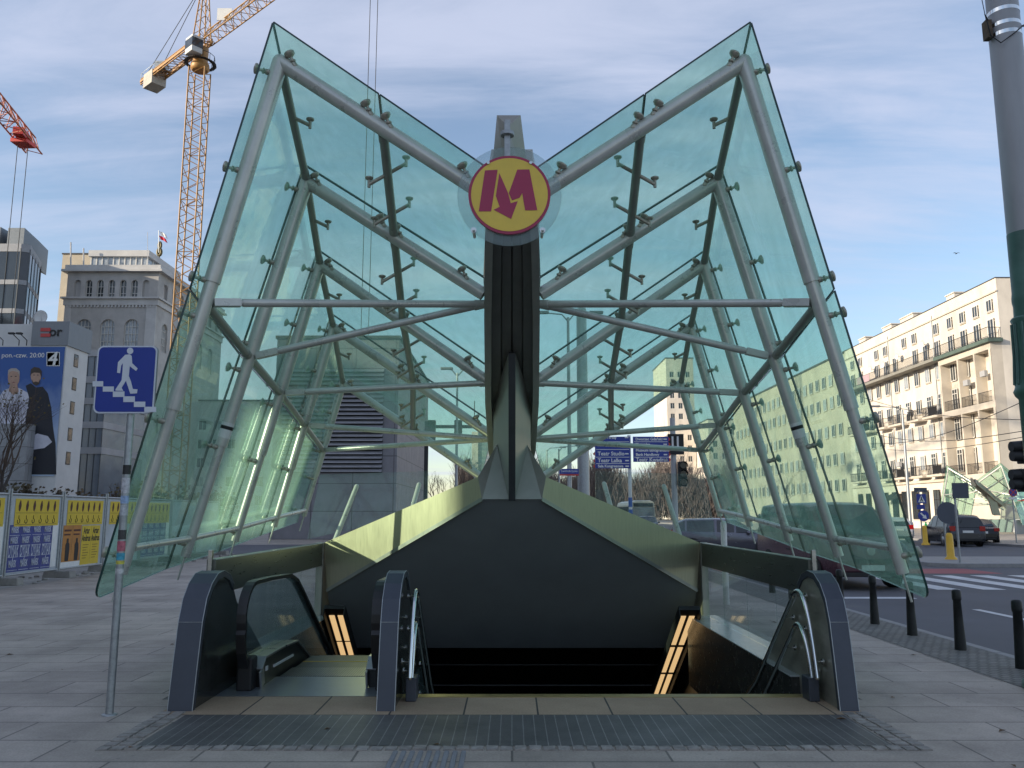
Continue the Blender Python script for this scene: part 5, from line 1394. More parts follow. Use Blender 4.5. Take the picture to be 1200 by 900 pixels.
# ---- city bus
p = P(755, 592, 88)
BUS = thing('city_bus', 'pale city bus with a dark blue windscreen coming down the street behind the signposts', 'bus', (p.x - .2, 93.5, ZR))
L, hw, H = 12.0, 1.27, 3.05
prof = [(-hw, .32), (-hw * 1.0, 1.2), (-hw * .97, 2.6), (-hw * .86, 2.95), (-hw * .55, H), (hw * .55, H), (hw * .86, 2.95), (hw * .97, 2.6), (hw, 1.2), (hw, .32)]
mb = MB(); mb.prism([(x, -L / 2, z) for x, z in prof], (0, L, 0)); mb.build('body', mat('bus_cream', (.55, .50, .36), .35, 0, .05, 2, dirt=.15), BUS, local=True, bevel=.08)
mb = MB(); mb.prism([(x * .9, -L / 2 + .02, z) for x, z in ((-hw * .9, 2.93), (-hw * .6, H + .03), (hw * .6, H + .03), (hw * .9, 2.93))], (0, L - .04, 0)); mb.build('roof_panel', WHITE, BUS, local=True)
mb = MB(); mb.prism([(-hw * .96, -L / 2 - .02, .95), (hw * .96, -L / 2 - .02, .95), (hw * .93, -L / 2 - .0, 2.35), (-hw * .93, -L / 2, 2.35)], (0, -.05, 0)); mb.build('windscreen', mat('bus_blue_glass', (.05, .10, .15), .06, 0, .3, 1, spec=.8, rvar=.02), BUS, local=True, bevel=.02)
mb = MB(); mb.box(-hw * .8, hw * .8, -L / 2 - .06, -L / 2 - .01, 2.42, 2.80); mb.build('destination_board', BLACK, BUS, local=True)
for s in (-1, 1):
    mb = MB(); mb.box(s * hw * .985 - .02, s * hw * .985 + .02, -L / 2 + .3, L / 2 - .3, 1.25, 2.45); mb.build('side_glazing', PANE, BUS, local=True)
    mb = MB(); mb.box(s * hw * .72 - .2, s * hw * .72 + .2, -L / 2 - .07, -L / 2 - .01, .58, .76); mb.build('headlight', mat('headlight_lens', (0, 0, 0)), BUS, local=True, bevel=.02)
    for y in (-3.6, 3.2):
        mb = MB(); mb.lathe([(.3, -.12), (.46, -.13), (.48, 0), (.46, .13), (.3, .12)], (s * (hw - .12), y, .48), 18, axis='x'); mb.build('wheel', RUBBER, BUS, local=True)
    mb = MB(); mb.tube([(s * hw * .9, -L / 2, 2.6), (s * (hw + .22), -L / 2 - .25, 2.5)], .03, 6); mb.box(s * (hw + .22) - .1, s * (hw + .22) + .1, -L / 2 - .3, -L / 2 - .2, 2.0, 2.5); mb.build('mirror', BLACK, BUS, local=True)
mb = MB(); mb.box(-hw * .9, hw * .9, -L / 2 - .03, -L / 2 - .004, .3, .95); mb.build('front_panel', MATS['bus_blue_glass'], BUS, local=True)
# ================================================================ blue pedestrian underpass sign
sp_ = G(128, 838); YS = sp_.y
SG = thing('underpass_sign', 'blue square sign of a walking figure over descending steps, on a stickered grey pole', 'sign', (sp_.x, YS, 0))
mb = MB(); mb.cyl((sp_.x, YS, 0), (sp_.x, YS, 3.0), .031, n=16); mb.lathe([(.06, 0), (.06, .008), (.034, .012)], (sp_.x, YS, 0), 16)
POLE = mb.build('pole', GALV, SG)
a, b = P(108.5, 484.5, YS - .05), P(185, 405, YS - .05)
def rrect(x0, x1, z0, z1, r, y, n=5):
    pts = []
    for cx, cz, st_ in ((x1 - r, z1 - r, 0), (x0 + r, z1 - r, 90), (x0 + r, z0 + r, 180), (x1 - r, z0 + r, 270)):
        for k in range(n + 1):
            t = R(st_ + 90 * k / n); pts.append((cx + r * math.cos(t), y, cz + r * math.sin(t)))
    return pts[::-1]
mb = MB(); mb.prism(rrect(a.x, b.x, a.z, b.z, .05, YS - .045), (0, .022, 0)); PL = mb.build('plate', mat('sign_back_grey', (.25, .26, .27), .5, .4), SG)
mb = MB(); mb.prism(rrect(a.x + .001, b.x - .001, a.z + .001, b.z - .001, .05, YS - .048), (0, .002, 0)); mb.build('border', mat('reflective_white', (.62, .65, .70), .4, 0, .05, 5), SG)
mb = MB(); mb.prism(rrect(a.x + .014, b.x - .014, a.z + .014, b.z - .014, .042, YS - .051), (0, .002, 0)); mb.build('blue_field', BLUE, SG)
def sq(x, y): return P(x / 4.5, 370 + y / 4.5, YS - .054)
WR = MATS['reflective_white']
mb = MB()
mb.prism([sq(686 + 17 * math.cos(t / 16 * 6.283), 185 + 17 * math.sin(t / 16 * 6.283)) for t in range(16)], (0, .002, 0)); mb.build('pictogram_head', WR, SG)
mb = MB()
mb.prism([sq(*q) for q in [(660, 206), (684, 203), (694, 212), (697, 250), (726, 278), (717, 291), (684, 266), (679, 318), (690, 345), (700, 386), (725, 388), (722, 409), (687, 411), (664, 342), (641, 380), (650, 396), (609, 395), (609, 388), (641, 340), (646, 292), (648, 250), (639, 262), (633, 303), (617, 300), (622, 245)]], (0, .002, 0))
mb.build('pictogram_body', WR, SG)
for q in ((488, 544, 345, 373), (542, 600, 373, 400), (595, 656, 399, 428), (650, 711, 425, 455), (706, 766, 453, 481), (761, 823, 480, 508)):
    mb = MB(); mb.prism([sq(q[0], q[2]), sq(q[1], q[2]), sq(q[1], q[3]), sq(q[0], q[3])], (0, .002, 0)); mb.build('pictogram_step', WR, SG)
for z in (2.58, 2.88):
    mb = MB(); mb.tube([(sp_.x, YS, z - .015), (sp_.x, YS, z + .015)], .036, 14); mb.box(sp_.x - .04, sp_.x + .04, YS - .034, YS - .022, z - .015, z + .015); mb.build('clamp', STEEL, SG)
rs = random.Random(11)
for y0, y1, c in ((545, 556, (.02, .02, .02)), (560, 578, (.5, .5, .52)), (581, 590, (.30, .42, .62)), (592, 604, (.42, .44, .46)), (621, 632, (.05, .05, .05)), (634, 646, (.45, .12, .16)), (648, 656, (.05, .32, .45)), (657, 661, (.55, .50, .08)), (666, 672, (.5, .5, .5))):
    za, zb_ = P(139, y1, YS).z, P(139, y0, YS).z
    mb = MB(); mb.tube([(sp_.x, YS, za), (sp_.x, YS, zb_)], .0322, 16, caps=False); mb.build('sticker', mat('sticker_%d' % (y0), c, .5, 0, .4, 40), POLE)
# ================================================================ construction hoarding with posters
WOODP = mat('white_hoarding_board', (.42, .45, .47), .7, 0, .12, 2, dirt=.35, dirtcol=(.2, .2, .19))
PYEL = mat('yellow_poster_paper', (.62, .44, .03), .6, 0, .1, 4, dirt=.2, dirtcol=(.4, .3, .06))
PBLU = mat('blue_poster_paper', (.035, .05, .22), .6, 0, .25, 3, dirt=.2, dirtcol=(.1, .12, .25))
POR = mat('orange_poster_paper', (.45, .19, .04), .6, 0, .2, 3)
PRINT_D = mat('dark_print_ink', (.07, .02, .015), .7); PRINT_W = mat('pale_print_ink', (.45, .47, .55), .7, 0, .3, 20); PRINT_B = mat('black_print_ink', (.02, .02, .02), .7)
XH = -11.62; ZH = 2.05; PWD = 2.25
labels = ['hoarding panel with blue posters below a yellow strip, at the left edge of the photo', 'hoarding panel with blue posters and a yellow strip of small figures', 'hoarding panel with orange and yellow posters under a yellow strip', 'hoarding panel with a yellow strip seen just behind the glass edge', 'hoarding panel with faded blue posters seen through the left glass wing', 'bare white hoarding panel seen through the left glass wing', 'last pale hoarding panel before the louvred building']
y0h = G(5, 685).y - PWD - .12
for k in range(7):
    ya = y0h + k * (PWD + .06); yb = ya + PWD
    T = thing('hoarding_panel', labels[k], 'hoarding', (XH, (ya + yb) / 2, 0), 'poster covered hoarding panels')
    mb = MB(); mb.box(XH - .03, XH, ya + .03, yb - .03, .22, ZH - .03); mb.build('board', WOODP, T)
    mb = MB()
    for a_, b_ in (((ya + .02, .15), (ya + .02, ZH + .12)), ((yb - .02, .15), (yb - .02, ZH + .12)), ((ya + .02, .2), (yb - .02, .2)), ((ya + .02, ZH), (yb - .02, ZH))):
        mb.tube([(XH + .012, *a_), (XH + .012, *b_)], .026, 8)
    mb.build('frame', GALV, T)
    X_ = lambda o: XH + .004 + o
    def sheet(nm, y0, y1, z0, z1, m, o=.0, tilt=0.0, parent=T):
        mb = MB(); mb.prism([(X_(o), y0, z0), (X_(o), y1, z0 + tilt), (X_(o), y1, z1 + tilt), (X_(o), y0, z1)], (.003, 0, 0)); return mb.build(nm, m, parent)
    fwd = lambda y, z, o=.008: frame((X_(o), y, z), (0, 1, 0), (0, 0, 1))
    if k <= 4:
        S = sheet('yellow_poster', ya + .22, yb - .14, 1.30, 1.95, PYEL, .002, .01)
        for i in range(6):
            y = ya + .40 + i * .30; mb = MB()
            mb.prism([(X_(.006), y + q[0], 1.78 + q[1]) for q in ((-.04, -.10), (.0, -.13), (.04, -.06), (.055, .02), (.03, .12), (0, .14), (-.03, .08), (-.055, .0))], (.002, 0, 0)); mb.build('printed_figure', PRINT_D, S)
            mb = MB(); mb.tube([(X_(.006), y + .05 * math.cos(t) - .01, 1.43 + .055 * math.sin(t)) for t in [R(d) for d in range(-210, 100, 30)]] + [(X_(.006), y - .01, 1.56)], .009, 5); mb.build('printed_hook', PRINT_B, S)
        mb = MB(); mb.box(X_(.006), X_(.008), ya + .26, yb - .2, 1.615, 1.622); mb.box(X_(.006), X_(.008), ya + .26, yb - .2, 1.345, 1.352); mb.build('printed_rule', PRINT_B, S)
    if k in (0, 1, 4):
        S = sheet('blue_poster_sheet', ya + .06, yb - .36, .26, 1.34, PBLU, 0)
        for i in range(4):
            y = ya + .29 + i * .46
            for z, h_, n_ in ((1.22, .16, 'MAREK'), (.98, .17, 'MAREK'), (.72, .30, 'DYJAK'), (.44, .18, 'MAREK')):
                text_mesh(n_, h_ * 1.25, PRINT_W, fwd(y, z), 'lettering', S, bold=.006, width=.40 if h_ > .2 else .30)
            for z in (.30, .60, .86, 1.10):
                mb = MB(); mb.box(X_(.006), X_(.008), y - .2, y + .2, z - .006, z + .006); mb.build('printed_rule', PRINT_W, S)
        sheet('white_poster_edge', yb - .35, yb - .10, .28, 1.36, WHITE, .001)
    if k == 2:
        for i in range(2):
            y = ya + .10 + .46 * i; S = sheet('orange_poster', y, y + .45, .36, 1.30, POR, .001)
            mb = MB(); mb.prism([(X_(.006), y + q[0], .36 + q[1]) for q in ((.16, .02), (.33, .02), (.36, .30), (.34, .46), (.29, .50), (.29, .60), (.20, .60), (.20, .50), (.15, .44))], (.002, 0, 0)); mb.build('printed_man', PRINT_B, S)
            mb = MB(); mb.box(X_(.006), X_(.008), y + .05, y + .40, 1.14, 1.19); mb.box(X_(.006), X_(.008), y + .05, y + .36, 1.04, 1.08); mb.build('printed_rule', PRINT_D, S)
            y = ya + 1.04 + .5 * i; S = sheet('yellow_concert_poster', y, y + .49, .24, 1.28, PYEL, .003)
            text_mesh('Artur', .24, PRINT_B, fwd(y + .245, 1.14), 'lettering', S, bold=.006, width=.33); text_mesh('Andrus', .24, PRINT_B, fwd(y + .245, .94), 'lettering', S, bold=.006, width=.45)
            mb = MB()
            for j in range(6): mb.box(X_(.007), X_(.0085), y + .09, y + .40 - .05 * (j % 3), .76 - .07 * j, .772 - .07 * j)
            mb.build('printed_lines', PRINT_D, S)
        sheet('white_poster_edge', ya + .05, yb - .3, .22, .36, WHITE, .0)
CBLK = mat('rough_concrete_block', (.26, .245, .22), .9, 0, .2, 4, bump=.5, bscale=18, dirt=.4)
rb = random.Random(9)
for k in range(8):
    y = y0h - .2 + k * (PWD + .06)
    mb = MB(); mb.hexa([(XH - .25, y - .12, 0), (XH + .55, y - .12, 0), (XH + .55, y + .14, 0), (XH - .25, y + .14, 0), (XH - .22, y - .10, .17), (XH + .52, y - .10, .17), (XH + .52, y + .12, .17), (XH - .22, y + .12, .17)])
    o = mb.build('concrete_foot', CBLK, bevel=.02); o.rotation_euler.z = rb.uniform(-.25, .25)
    tag(o, ['grey concrete foot block just off the left edge of the photo', 'grey concrete foot under the panel joint nearest the left edge', 'grey concrete foot between the blue posters and the orange posters', 'grey concrete foot under the joint hidden by the sign pole', 'grey concrete foot behind the front glass pane of the left wing', 'grey concrete foot behind the second glass pane of the left wing', 'grey concrete foot behind the third glass pane of the left wing', 'grey concrete foot at the far end of the hoarding'][k], 'concrete block', 'concrete feet of the hoarding')
mb = MB(); rr = random.Random(4)
for k in range(160):
    x, y = XH + rr.uniform(-.5, 1.0) - .2, y0h + rr.uniform(-1, 17); s_ = rr.uniform(.02, .09)
    mb.ball((x, y, s_ * .3), s_, s_ * rr.uniform(.6, 1.4), s_ * .5, 6)
o = mb.build('rubble', CBLK, origin=(XH, 24, 0)); tag(o, 'pale rubble and grit along the foot of the hoarding', 'rubble', None, 'stuff')
mb = MB(); mb.poly([(XH - 6, y0h - 6, .005), (XH + .75, y0h - 6, .005), (XH + .5, y0h + 17, .005), (XH - 6, y0h + 17, .005)]); o = mb.build('building_site_ground', mat('sandy_dirt', (.30, .28, .25), .95, 0, .3, 1.5, bump=.5, bscale=12), origin=(XH, 24, 0.005)); o['kind'] = 'structure'
# iron fence and retaining bank beyond the hoarding
T = thing('iron_fence', 'dark iron bar fence behind the hoarding below the poster building', 'fence', (-26, 46, 0))
fa, fb_ = Vector((-40, 46, .6)), Vector((-17, 46, .6))
mb = MB(); mb.box(-40, -17, 45.9, 46.1, 0, .7); mb.build('base_wall', CONC, T)
mb = MB()
for i in range(150): x = -40 + 23 * i / 149; mb.box(x - .014, x + .014, 45.985, 46.015, .7, 2.5)
mb.box(-40, -17, 45.98, 46.02, 2.3, 2.35); mb.box(-40, -17, 45.98, 46.02, .9, .95); mb.build('bars', IRON, T)
# ================================================================ trees
BARK = mat('dark_bark', (.055, .045, .038), .9, 0, .3, 6, bump=.5, bscale=20)
TWIG = mat('brown_twigs', (.075, .052, .038), .9, 0, .25, 4)
DRYL = mat('withered_leaves', (.10, .075, .025), .8, 0, .5, 9)
def bare_tree(label, base, H, seed, spread=.5, depth=6, group='bare trees', lean=(0, 0), leaves=0, r0=None, name='bare_tree'):
    r_ = random.Random(seed); T = thing(name, label, 'tree', base, group)
    tr = MB(); tw = MB(); tips = []
    def grow(p, d, L, r, n):
        segs = 3 if n > 2 else 2; pts = [p]; q = p; dd = d
        for i in range(segs):
            dd = (dd + Vector((r_.uniform(-1, 1), r_.uniform(-1, 1), r_.uniform(-.4, .8))) * .16).normalized(); q = q + dd * (L / segs); pts.append(q)
        rad = [r * (1 - .35 * i / segs) for i in range(segs + 1)]
        (tr if n >= depth - 1 else tw).tube(pts, r, 8 if n >= depth - 1 else (5 if n > 2 else 3), 0, n > 3, rad)
        if n == 0: tips.append(q); return
        k = 2 if r_.random() < .45 else 3
        for i in range(k):
            ax = Vector((r_.uniform(-1, 1), r_.uniform(-1, 1), r_.uniform(-.2, .9))).normalized()
            nd = (dd * (1 - spread * .7) + ax * spread).normalized(); s0 = q if i == 0 else pts[-2].lerp(q, r_.random())
            grow(s0, nd, L * r_.uniform(.62, .86), r * .65 * .9, n - 1)
    grow(Vector(base), Vector((lean[0], lean[1], 1)).normalized(), H * .27, r0 or H * .014, depth)
    tr.build('trunk', BARK, T); CR = tw.build('crown', TWIG, T)
    if leaves:
        lm = MB()
        for k in range(leaves):
            c = r_.choice(tips) + Vector((r_.uniform(-.2, .2), r_.uniform(-.2, .2), r_.uniform(-.3, .1))); a = Vector((r_.uniform(-1, 1), r_.uniform(-1, 1), r_.uniform(-1, 1))).normalized() * .06; b = a.orthogonal() * .7
            lm.poly([c - a, c + b, c + a, c - b])
        lm.build('leaves', DRYL, CR, fixn=False)
    return T
bare_tree('slender bare tree in front of the giant poster', (-22.4, 37, 0), 9.0, 12, .42, 6, leaves=60)
bare_tree('small bushy bare tree with few leaves right of the slender bare tree', (-17.4, 36.5, 0), 4.2, 5, .62, 6, leaves=60)
bare_tree('bare tree cut by the left edge of the photo', (-24.5, 38, 0), 6.2, 33, .5, 6, leaves=20)
def shrub(label, base, rx, h, seed, col, n=240):
    r_ = random.Random(seed); T = thing('shrub', label, 'shrub', base, 'brown shrubs behind the hoarding'); st_ = MB(); lf = MB()
    for i in range(n // 5):
        a = r_.uniform(0, 6.28); l = r_.uniform(.4, 1); tip = Vector(base) + Vector((rx * l * math.cos(a), rx * .6 * l * math.sin(a), h * r_.uniform(.5, 1))); st_.tube([Vector(base) + Vector((rx * .4 * math.cos(a), 0, 0)), tip], .012, 3, 0, False)
        for k in range(7):
            c = tip + Vector((r_.uniform(-.3, .3), r_.uniform(-.3, .3), r_.uniform(-.6, .1))); b = Vector((r_.uniform(-1, 1), r_.uniform(-1, 1), r_.uniform(-1, 1))).normalized() * .09; d = b.orthogonal(); lf.poly([c - b, c + d, c + b, c - d])
    st_.build('stems', TWIG, T); lf.build('foliage', col, T, fixn=False)
for i, (x, h) in enumerate(((-26.5, 1.9), (-23.4, 1.6), (-20.5, 2.2), (-17.2, 1.8), (-28.6, 2.0))):
    shrub(['brown shrub behind the fence under the poster', 'low withered shrub between the bare trees', 'tall brown shrub in front of the white end wall', 'brown shrub below the blue grey office', 'brown shrub by the left edge of the photo'][i], (x, 47.5, .5), 1.7, h + .8, 50 + i, mat('withered_shrub_%d' % i, ((.07, .05, .028), (.09, .06, .03), (.06, .055, .025), (.08, .05, .03), (.07, .06, .03))[i], .85, 0, .4, 8))
# hazy far bare wood at the end of the street and single street trees
rr = random.Random(77); mb = MB()
for k in range(24000):
    x = rr.uniform(-14, 58); y = rr.uniform(205, 222); h = 14 + 3.5 * math.sin(x * .35) + rr.uniform(-3, 2.5)
    z0 = rr.uniform(0, h * .75); L = rr.uniform(2, 5); d = Vector((rr.uniform(-.6, .6), rr.uniform(-.3, .3), 1)).normalized() * L
    p = Vector((x, y, z0)); e = p + d; e.z = min(e.z, h + rr.uniform(0, 1)); mb.tube([p, e], .1, 3, 0, False, [.055, .02])
o = mb.build('far_wood', mat('far_brown_wood', (.17, .14, .125), .95, 0, .3, .4), origin=(20, 213, 0), fixn=False); tag(o, 'far mass of bare brown trees closing the street beyond the signposts', 'trees', None, 'stuff')
for i, (px_, Y_, h_) in enumerate(((512, 170, 13), (528, 185, 12), (545, 178, 14))):
    q = P(px_, 560, Y_); bare_tree(['far bare tree just right of the louvred building', 'far bare tree between the louvred building and the distant tower', 'far bare tree in front of the distant tower'][i], (q.x, Y_, 0), h_, 60 + i, .5, 5)
bare_tree('bare street tree in front of the sunlit apartment block', (38, 118, 0), 9, 81, .55, 6)
# ================================================================ bollards on the sett strip
mb = MB(); mb.lathe([(.066, 0), (.064, .05), (.054, .30), (.043, .57), (.050, .575), (.053, .60), (.052, .675), (.042, .695), (.015, .70)], (0, 0, 0), 20)
bol = None
bl = ['black bollard nearest the right edge of the photo', 'second black bollard from the right, standing free of the glass', 'black bollard whose head shows through the corner of the right wing', 'black bollard just left of the right wing corner', 'black bollard beside the crown of the right pylon', 'black bollard hidden in part behind the right parapet', 'far black bollard behind the right parapet glass', 'furthest black bollard along the kerb', 'black bollard out of sight to the right']
for k, y in enumerate((9.0, 10.2, 11.4, 12.55, 13.8, 15.0, 16.2, 17.4)):
    T = thing('bollard', bl[k], 'bollard', (5.33, y, .004), 'black bollards along the kerb')
    if bol is None: bol = mb.build('post', CAST, T, local=True)
    else:
        c = bol.copy(); COL.objects.link(c); c.parent = T
    T.rotation_euler.z = k * .7
# ================================================================ big lamp column at the right edge
LX, LY = 5.1, 7.9
T = thing('lamp_column', 'tall grey column with a green cast base collar at the right edge', 'lamp post', (LX, LY, 0))
mb = MB(); mb.cyl((LX, LY, 4.35), (LX, LY, 11.5), .158, .132, 28); mb.tube([(LX, LY, 11.4), (LX, LY, 11.9), (LX + .8, LY, 12.3), (LX + 2.2, LY, 12.4)], .05, 10); mb.build('shaft', mat('grey_column_paint', (.34, .34, .35), .45, .2, .12, 3, stretch=(1, 1, .2), dirt=.15), T)
GC = mat('green_column_paint', (.08, .155, .13), .45, .1, .2, 4, bump=.1, bscale=30, dirt=.25, dirtcol=(.03, .05, .04))
mb = MB(); mb.lathe([(.161, 4.35), (.163, 3.75), (.17, 3.70), (.17, 3.66), (.162, 3.62), (.166, 3.50)], (LX, LY, 0), 28); mb.build('green_sleeve', GC, T)
mb = MB()
prof = [(.185, 3.50), (.20, 3.48), (.185, 3.44), (.185, 3.12), (.20, 2.86), (.215, 2.80), (.23, 2.77), (.215, 2.73), (.19, 2.70), (.19, 1.2), (.25, 1.1), (.26, .5), (.30, .42), (.32, .1), (.38, .06), (.38, 0)]
mb.lathe(prof, (LX, LY, 0), 28)
for k in range(14):
    a = 2 * math.pi * k / 14; mb.tube([(LX + .186 * math.cos(a), LY + .186 * math.sin(a), 3.44), (LX + .19 * math.cos(a), LY + .19 * math.sin(a), 3.12), (LX + .208 * math.cos(a), LY + .208 * math.sin(a), 2.84)], .016, 6)
mb.build('cast_base', GC, T)
for y in (17, 33, 44):
    z = P(1180, y, LY).z - .0
    mb = MB(); mb.tube([(LX, LY, z - .02), (LX, LY, z + .02)], .152, 28); mb.build('steel_strap', CHROME, T)
z = P(1180, 36, LY).z
mb = MB(); mb.box(LX - .22, LX - .16, LY - .06, LY + .02, z - .11, z + .09)
mb.build('junction_box', mat('rust_brown', (.10, .07, .045), .8, 0, .4, 20), T)
mb = MB(); mb.tube([(LX - .2, LY - .06, z + .08), (LX - .25, LY - .1, z + .12), (LX - .24, LY - .12, z - .02), (LX - .2, LY - .08, z - .1), (LX - .14, LY - .14, z - .22), (LX, LY - .165, z - .12), (LX + .12, LY - .14, z - .02), (LX + .17, LY, z + .05), (LX + 1.2, LY + .4, z + .3)], .006, 6)
mb.tube([(LX - .2, LY - .03, z + .1), (LX - .26, LY - .06, z + .5), (LX - .22, LY, z + 1.6)], .004, 5); mb.build('loose_cable', BLACK, T)
# ================================================================ direction and street name signs
YD = 26.0
p0 = P(739, 600, YD); zb_, zt_ = P(740, 549, YD).z, P(740, 512, YD).z
T = thing('direction_sign', 'double blue direction board with white theatre names on a white post', 'sign', (p0.x, YD, 0))
mb = MB(); mb.cyl((p0.x, YD, 0), (p0.x, YD, zt_ + .05), .055, n=14); DP = mb.build('post', WHITE, T)
for y0_, y1_ in ((583, 594), (597, 606)):
    mb = MB(); mb.tube([(p0.x, YD, P(740, y1_, YD).z), (p0.x, YD, P(740, y0_, YD).z)], .062, 14); mb.build('blue_sleeve', mat('blue_sleeve', (.03, .10, .38), .5), DP)
for x0_, x1_, rows, tip in ((697, 738, [('Złote Tarasy', 513), ('Pałac Młodzieży', 522), ('Teatr Studio', 532), ('Teatr Lalka', 540), ('Sala Kongresowa', 546.5)], -1), (741.5, 783, [('Dworzec Gdański', 515), ('Muranów', 521), ('Muzeum Etnograficzne', 528), ('Bank Handlowy', 533), ('Teatr Kwadrat', 539)], 1)):
    ax, bx = P(x0_, 530, YD).x, P(x1_, 530, YD).x; zlo = P(720, 549 if tip < 0 else 541.5, YD).z
    mb = MB(); mb.box(ax, bx, YD - .10, YD - .065, zlo, zt_); PNL = mb.build('board', BLUE, T)
    for nm, y in rows:
        zc_ = P(720, y, YD).z; big = nm.startswith('Teatr')
        text_mesh(nm, .165 if big else .115, WHITE, frame((ax + .08, YD - .103, zc_), (1, 0, 0), (0, 0, 1)), 'lettering', PNL, align='LEFT', bold=.004)
        mb = MB(); mb.box(bx - .16, bx - .05, YD - .104, YD - .1005, zc_ - .02, zc_ + .02); mb.build('distance', WHITE, PNL)
        ex = ax if tip < 0 else bx
        mb = MB(); mb.prism([(ex + tip * .07, YD - .09, zc_), (ex + tip * .005, YD - .09, zc_ + .07), (ex + tip * .005, YD - .09, zc_ - .07)], (0, .01, 0)); mb.build('red_arrow_tip', RED, PNL)
    for y in ((518, 527, 536, 543.5) if tip < 0 else (518, 525, 536)):
        z = P(720, y, YD).z; mb = MB(); mb.box(ax + .03, bx - .03, YD - .103, YD - .1005, z - .008, z + .008); mb.build('divider', WHITE, PNL)
YN = 34.0; q0 = P(666, 553, YN)
T = thing('street_name_sign', 'small blue street name plate on a slim pole left of the direction board', 'sign', (q0.x, YN, 0))
mb = MB(); mb.cyl((q0.x, YN, 0), (q0.x, YN, q0.z + .3), .05, n=10); mb.build('post', GALV, T)
a, b = P(655.5, 555.5, YN), P(678, 549.5, YN)
mb = MB(); mb.box(a.x, b.x, YN - .09, YN - .06, a.z, b.z); NP = mb.build('plate', BLUE, T)
mb = MB(); mb.box(a.x, b.x, YN - .09, YN - .06, a.z - .07, a.z - .003); mb.build('red_strip', RED, T)
text_mesh('Świętokrzyska', .14, WHITE, frame(((a.x + b.x) / 2, YN - .092, (a.z + b.z) / 2 + .01), (1, 0, 0), (0, 0, 1)), 'lettering', NP, width=(b.x - a.x) * .86)
# ================================================================ lamp posts and masts down the street
def street_lamp(label, x, y, h, r, arms, group='street lamps'):
    T = thing('street_lamp', label, 'street lamp', (x, y, 0), group)
    mb = MB(); mb.cyl((x, y, 0), (x, y, h), r, r * .55, 14); mb.lathe([(r * 1.5, 0), (r * 1.45, .9), (r * 1.05, 1.0)], (x, y, 0), 14); mb.build('pole', GALV, T)
    for s, L in arms:
        mb = MB(); mb.tube([(x, y, h - .2), (x + s * .3, y, h + .15), (x + s * L, y, h + .25)], .035, 8); A = mb.build('arm', GALV, T)
        mb = MB(); mb.box(x + s * L - .35, x + s * L + .35, y - .12, y + .12, h + .18, h + .32); mb.build('lamp_head', mat('lamp_head_grey', (.2, .2, .21), .5), A, bevel=.04)
q = P(667, 500, 40); street_lamp('slim white street lamp with short arms left of the thick mast', q.x, 40, P(667, 372, 40).z, .12, ((-1, 1.3), (1, 1.4)))
q = P(683, 500, 36); 
T = thing('tram_mast', 'thick pale overhead line mast behind the right rafters', 'mast', (q.x, 36, 0))
mb = MB(); zt_ = P(683, 362, 36).z; mb.cyl((q.x, 36, 0), (q.x, 36, zt_), .28, .22, 18); mb.lathe([(.42, 0), (.40, 1.0), (.30, 1.15)], (q.x, 36, 0), 16); mb.build('mast', GALV, T)
for i, (px_, Y_, yt) in enumerate(((655, 62, 526), (641, 84, 527), (535, 46, 437), (556, 92, 545))):
    q = P(px_, 540, Y_); street_lamp(['far slim lamp with a curved arm right of the fin', 'further slim lamp nearest the fin on the right', 'lamp with a round head behind the left rafters', 'far lamp by the distant tower'][i], q.x, Y_, P(px_, yt, Y_).z, .10, ((1, 1.6),) if i < 2 else ((-1, .6), (1, .5)))
q = P(1063, 560, 62); street_lamp('tall lamp with a long arm in front of the apartment balconies', q.x, 62, P(1063, 480, 62).z, .14, ((-1, 2.0),))
q = P(790, 560, 27)
# traffic light behind the hood with a black lane panel
def signal_head(mb0, T, x, y, z, h=.95, w=.30, face=-1):
    mb = MB(); mb.box(x - w / 2, x + w / 2, y - .12, y + .12, z, z + h); Hh = mb.build('signal_head', BLACK, T, bevel=.02)
    for k in range(3):
        zc_ = z + h * (k + .5) / 3; mb = MB(); mb.lathe([(.10, -.05), (.115, .0)], (x, y - .14, zc_), 14, axis='y'); mb.build('lens', mat('unlit_lens', (.03, .03, .03), .2), Hh)
        mb = MB(); n = 10
        for i in range(n):
            a0, a1 = R(-20 + 220 * i / n), R(-20 + 220 * (i + 1) / n)
            mb.poly([(x + .13 * math.cos(a0), y - .12, zc_ + .13 * math.sin(a0)), (x + .13 * math.cos(a1), y - .12, zc_ + .13 * math.sin(a1)), (x + .13 * math.cos(a1), y - .30, zc_ + .13 * math.sin(a1)), (x + .13 * math.cos(a0), y - .30, zc_ + .13 * math.sin(a0))])
        mb.build('visor', BLACK, Hh, fixn=False)
T = thing('traffic_light', 'traffic light on a pale post behind the right slope of the hood', 'traffic light', (q.x, 27, 0), 'traffic lights')
mb = MB(); mb.cyl((q.x, 27, -.1), (q.x, 27, P(790, 490, 27).z), .10, .085, 14); mb.build('post', mat('pale_grey_post', (.42, .42, .42), .5, .2), T)
z0 = P(800, 570, 27).z; signal_head(None, T, q.x + .27, 27, z0, .8, .26)
a, b = P(782, 533, 27), P(800, 509, 27)
mb = MB(); mb.box(a.x, b.x, 26.86, 26.89, a.z, b.z); LPn = mb.build('lane_panel', BLACK, T)
for x in (.3, .62):
    xx = a.x + (b.x - a.x) * x; mb = MB(); mb.box(xx - .03, xx + .03, 26.845, 26.859, a.z + .14, b.z - .08); mb.build('white_bar', WHITE, LPn)
T = thing('steel_post', 'short white steel post just beyond the right parapet corner', 'post', (G(848, 660).x, 0, 0))
T.location = (P(848, 620, 15.2).x, 15.2, 0); WL[T.name] = Vector(T.location)
x = T.location.x; mb = MB(); mb.lathe([(.055, 0), (.055, 1.42), (.04, 1.47), (.01, 1.48)], (x, 15.2, 0), 14); mb.build('tube', WHITE, T)
